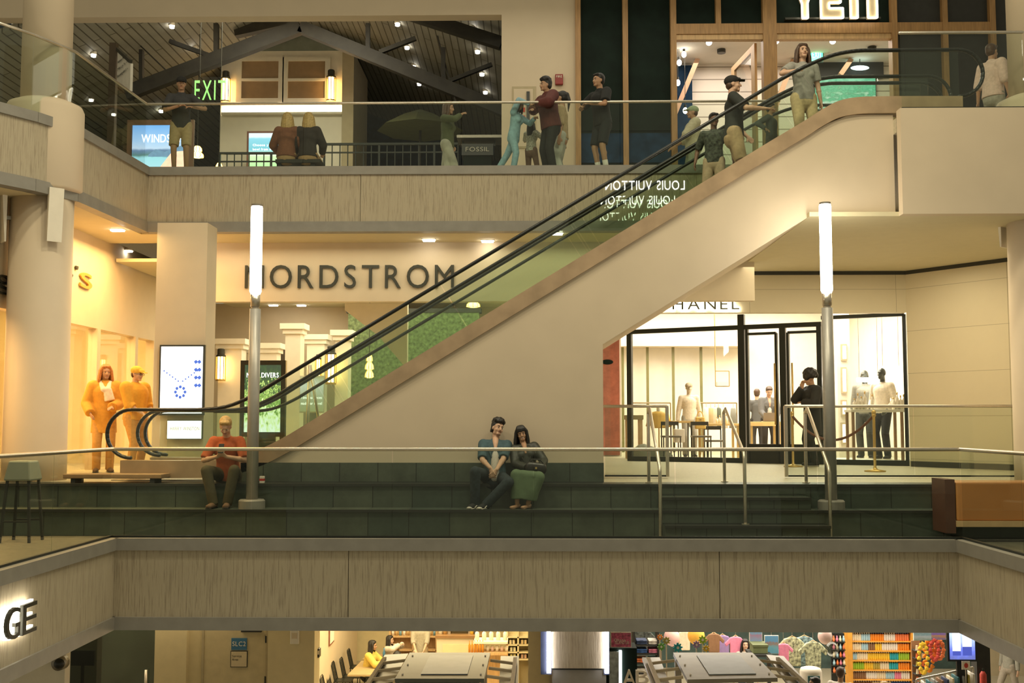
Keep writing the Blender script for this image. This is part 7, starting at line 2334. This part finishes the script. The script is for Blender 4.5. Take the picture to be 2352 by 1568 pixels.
person('woman with a black ponytail in a striped skirt, behind the maroon hooded top', G(1290, 390, 19.15, UF), -100, H=1.74, skin='mid', top=D('tan_top', (.38, .29, .16)), sleeve=.6, skirt=(D('striped_skirt', (.42, .44, .38), var=.5, scale=3), .95), shoe=D('brown_shoe', (.12, .07, .04)), hair=('tail', 'black'), female=True, face=False)
person('man in a black jersey and shorts leaning on the railing by the dark panels', G(1385, 390, 18.3, UF), -55, H=1.78, skin='mid', top=D('black_jersey', (.014, .015, .015)), sleeve=.45, bulk=.015, bottom=D('black_shorts', (.016, .018, .02)), leg=.47, sock=D('white_sock', (.65, .62, .56)), shoe=D('black_sneaker', (.018, .02, .02)), hair=('short', 'black'), lean=(0, 8, 0),
       hands=((-.18, -.30, 1.20), (.06, -.30, 1.20)), poles=((-.7, .2, -.1), (.7, .2, -.3)))
person('shopper in a cream shirt and green cap at the left doorway of the upper shop', G(1592, 330, 20.1, UF), -85, H=1.74, skin='mid', top=D('cream_shirt', (.50, .45, .32)), sleeve=.6, bulk=.025, bottom=D('grey_trousers', (.35, .34, .28)), shoe=D('grey_sneaker', (.3, .3, .28)), hair=('short', 'brown'), cap=D('green_white_cap', (.30, .36, .22)), hands=((-.15, -.34, 1.0), (.15, -.36, .98)))
# ---- on the moving stairs
def step_z(x):
    i = round((x - .18 + 3.85) / .311)
    return LZ + .02 + max(0, min(i * .19, UF - LZ - .02))
def on_stair(px, py, Y=15.55):
    x = onY(px, py, Y).x
    return V((x, Y, step_z(x)))
person('woman in a grey top and khaki trousers near the top of the moving stairs', on_stair(1846, 250), 8, H=1.70, skin='light', female=True, build=1.08, top=D('grey_tee', (.30, .29, .26)), sleeve=.40, bottom=D('khaki_trousers', (.48, .38, .20)), shoe=D('white_sneaker', (.6, .57, .5)), hair=('long', 'brown'), head=(0, -6, 0),
       hands=((-.16, -.26, 1.22), (.26, -.02, .80)), poles=((-.9, .1, -.3), (.5, .6, -.3)), hand_dir=((-.2, -1, -.1), None), curl=(.7, .5), vox=.010)
person('man in a black cap and black top riding up, hand on the rail', on_stair(1686, 330), 82, H=1.80, skin='light', build=1.1, top=D('black_tee', (.022, .026, .022)), sleeve=.5, bottom=D('khaki_shorts', (.42, .31, .17)), leg=.47, shoe=D('grey_sneaker', (.3, .3, .28)), hair=('short', 'brown'), cap=D('black_cap', (.015, .014, .014)), head=(0, -4, 0),
       hands=((-.28, -.42, 1.22), (.2, -.2, .95)), poles=((-.6, .3, -.6), (.6, .4, -.4)), vox=.010)
person('boy in a dark patterned shirt riding below the man in the black cap', on_stair(1640, 360, 15.75), -20, H=1.50, skin='dark', top=D('dark_pattern_shirt', (.05, .06, .045), var=.7), sleeve=.5, bottom=D('tan_shorts', (.34, .27, .17)), leg=.5, shoe=D('white_sneaker', (.6, .57, .5)), hair=('short', 'black'), head=(30, 6, 0), vox=.010)
person('dark clothed person sitting low behind the stair glass, left of the woman in grey', on_stair(1772, 330, 17.0), 60, H=1.25, skin='mid', top=D('slate_top', (.05, .06, .055)), sleeve=1.0, bottom=D('charcoal_trousers', (.06, .06, .05)), shoe=D('black_shoe', (.015, .015, .015)), hair=('short', 'black'))
person('person in a peach shirt at the right end of the upper level', G(2282, 240, 16.6, UF), 120, H=1.66, skin='mid', top=D('peach_shirt', (.66, .50, .42)), sleeve=.6, bulk=.02, bottom=D('grey_trousers', (.35, .34, .28)), shoe=D('brown_shoe', (.12, .07, .04)), hair=('short', 'brown'), face=False)

# ---- lower storey
def seat(px, py, Y):
    return G(px, py, Y, LF)
person('person with black hair in a yellow sweater seated sideways at the cafe table', seat(842, 1500, 27.0), 80, H=1.70, skin='mid', pelvis=(0, 0, .56), lean=(0, 14, 0), head=(0, 4, 0), top=D('yellow_sweater', (.66, .48, .10)), sleeve=1.0, bulk=.02, bottom=D('black_trousers', (.02, .02, .02)), shoe=D('black_shoe', (.015, .015, .015)), hair=('bob', 'black'),
       feet=((-.1, -.42, 0), (.1, -.42, 0)), hands=((-.08, -.48, .86), (.08, -.46, .86)), poles=((-.7, 0, -.6), (.7, 0, -.6)))
person('girl with long dark hair in a white blouse seated at the cafe table', seat(889, 1500, 28.0), 75, H=1.56, skin='light', pelvis=(0, 0, .54), lean=(0, 8, 0), top=D('white_blouse', (.66, .58, .50)), sleeve=1.0, bulk=.02, bottom=D('charcoal_trousers', (.06, .06, .05)), shoe=D('black_shoe', (.015, .015, .015)), hair=('long', 'black'), female=True,
       feet=((-.1, -.4, 0), (.1, -.4, 0)), hands=((-.1, -.36, 1.08), (.1, -.36, 1.06)))
person('person in a grey green hooded top slumped head down at the cafe table', seat(955, 1500, 27.2), -60, H=1.66, skin='light', pelvis=(0, 0, .52), lean=(0, 42, 0), head=(0, 60, 0), top=D('grey_green_hoodie', (.17, .19, .15)), sleeve=1.0, bulk=.03, hood=True, bottom=D('charcoal_trousers', (.06, .06, .05)), shoe=D('black_shoe', (.015, .015, .015)), hair=('bob', 'black'), face=False,
       feet=((-.1, -.4, 0), (.1, -.4, 0)), hands=((-.1, -.55, .86), (.1, -.55, .86)))
person('cafe worker in a grey shirt with a dark strap, standing behind the seated guests', seat(966, 1460, 28.0), 0, H=1.80, skin='light', top=D('grey_work_shirt', (.40, .36, .27)), sleeve=.7, bottom=D('tan_apron', (.52, .42, .28)), shoe=D('black_shoe', (.015, .015, .015)), hair=('short', 'brown'), hands=((-.1, -.3, 1.0), (.12, -.3, .98)))
person('woman with long dark hair in a pale top standing in the souvenir shop', seat(1711, 1460, 25.6), 0, H=1.68, skin='light', female=True, top=D('pale_top', (.62, .55, .44)), sleeve=.6, bottom=D('navy_trousers', (.03, .04, .06)), shoe=D('black_shoe', (.015, .015, .015)), hair=('long', 'black'))
person('dark haired man with glasses seen from the side, near the sandy kiosk', seat(1871, 1568, 21.6), -85, H=1.74, skin='mid', top=D('grey_tee', (.30, .29, .26)), sleeve=.5, bottom=D('navy_trousers', (.03, .04, .06)), shoe=D('black_shoe', (.015, .015, .015)), hair=('short', 'black'), glasses=True)
person('man with short brown hair and a white shirt seen from behind, at the trinket rack', seat(1931, 1568, 22.4), 150, H=1.76, skin='mid', build=1.1, top=D('white_shirt', (.6, .55, .48)), sleeve=.5, bottom=D('navy_trousers', (.03, .04, .06)), shoe=D('black_shoe', (.015, .015, .015)), hair=('short', 'brown'), face=False)
person('blond person seen from behind in front of the bottle shelf', seat(2031, 1568, 21.8), 175, H=1.62, skin='light', top=D('cream_shirt', (.50, .45, .32)), sleeve=.5, bottom=D('navy_trousers', (.03, .04, .06)), shoe=D('black_shoe', (.015, .015, .015)), hair=('bob', 'blond'), face=False, female=True)
person('walker in grey trousers and pale shoes in the corridor at the lower right', seat(2318, 1540, 26.5), -70, H=1.74, skin='light', top=D('grey_knit', (.26, .25, .2)), sleeve=1.0, bottom=D('stone_trousers', (.30, .26, .20)), shoe=D('white_sneaker', (.6, .57, .5)), hair=('short', 'brown'), feet=((-.1, -.28, 0), (.1, .25, 0)))
person('dark haired passer-by at the very bottom edge, below the blue door sign', seat(545, 1568, 18.8), -60, H=1.56, skin='mid', top=D('navy_polo', (.045, .045, .048)), sleeve=.5, bottom=D('black_trousers', (.02, .02, .02)), shoe=D('black_shoe', (.015, .015, .015)), hair=('short', 'black'))
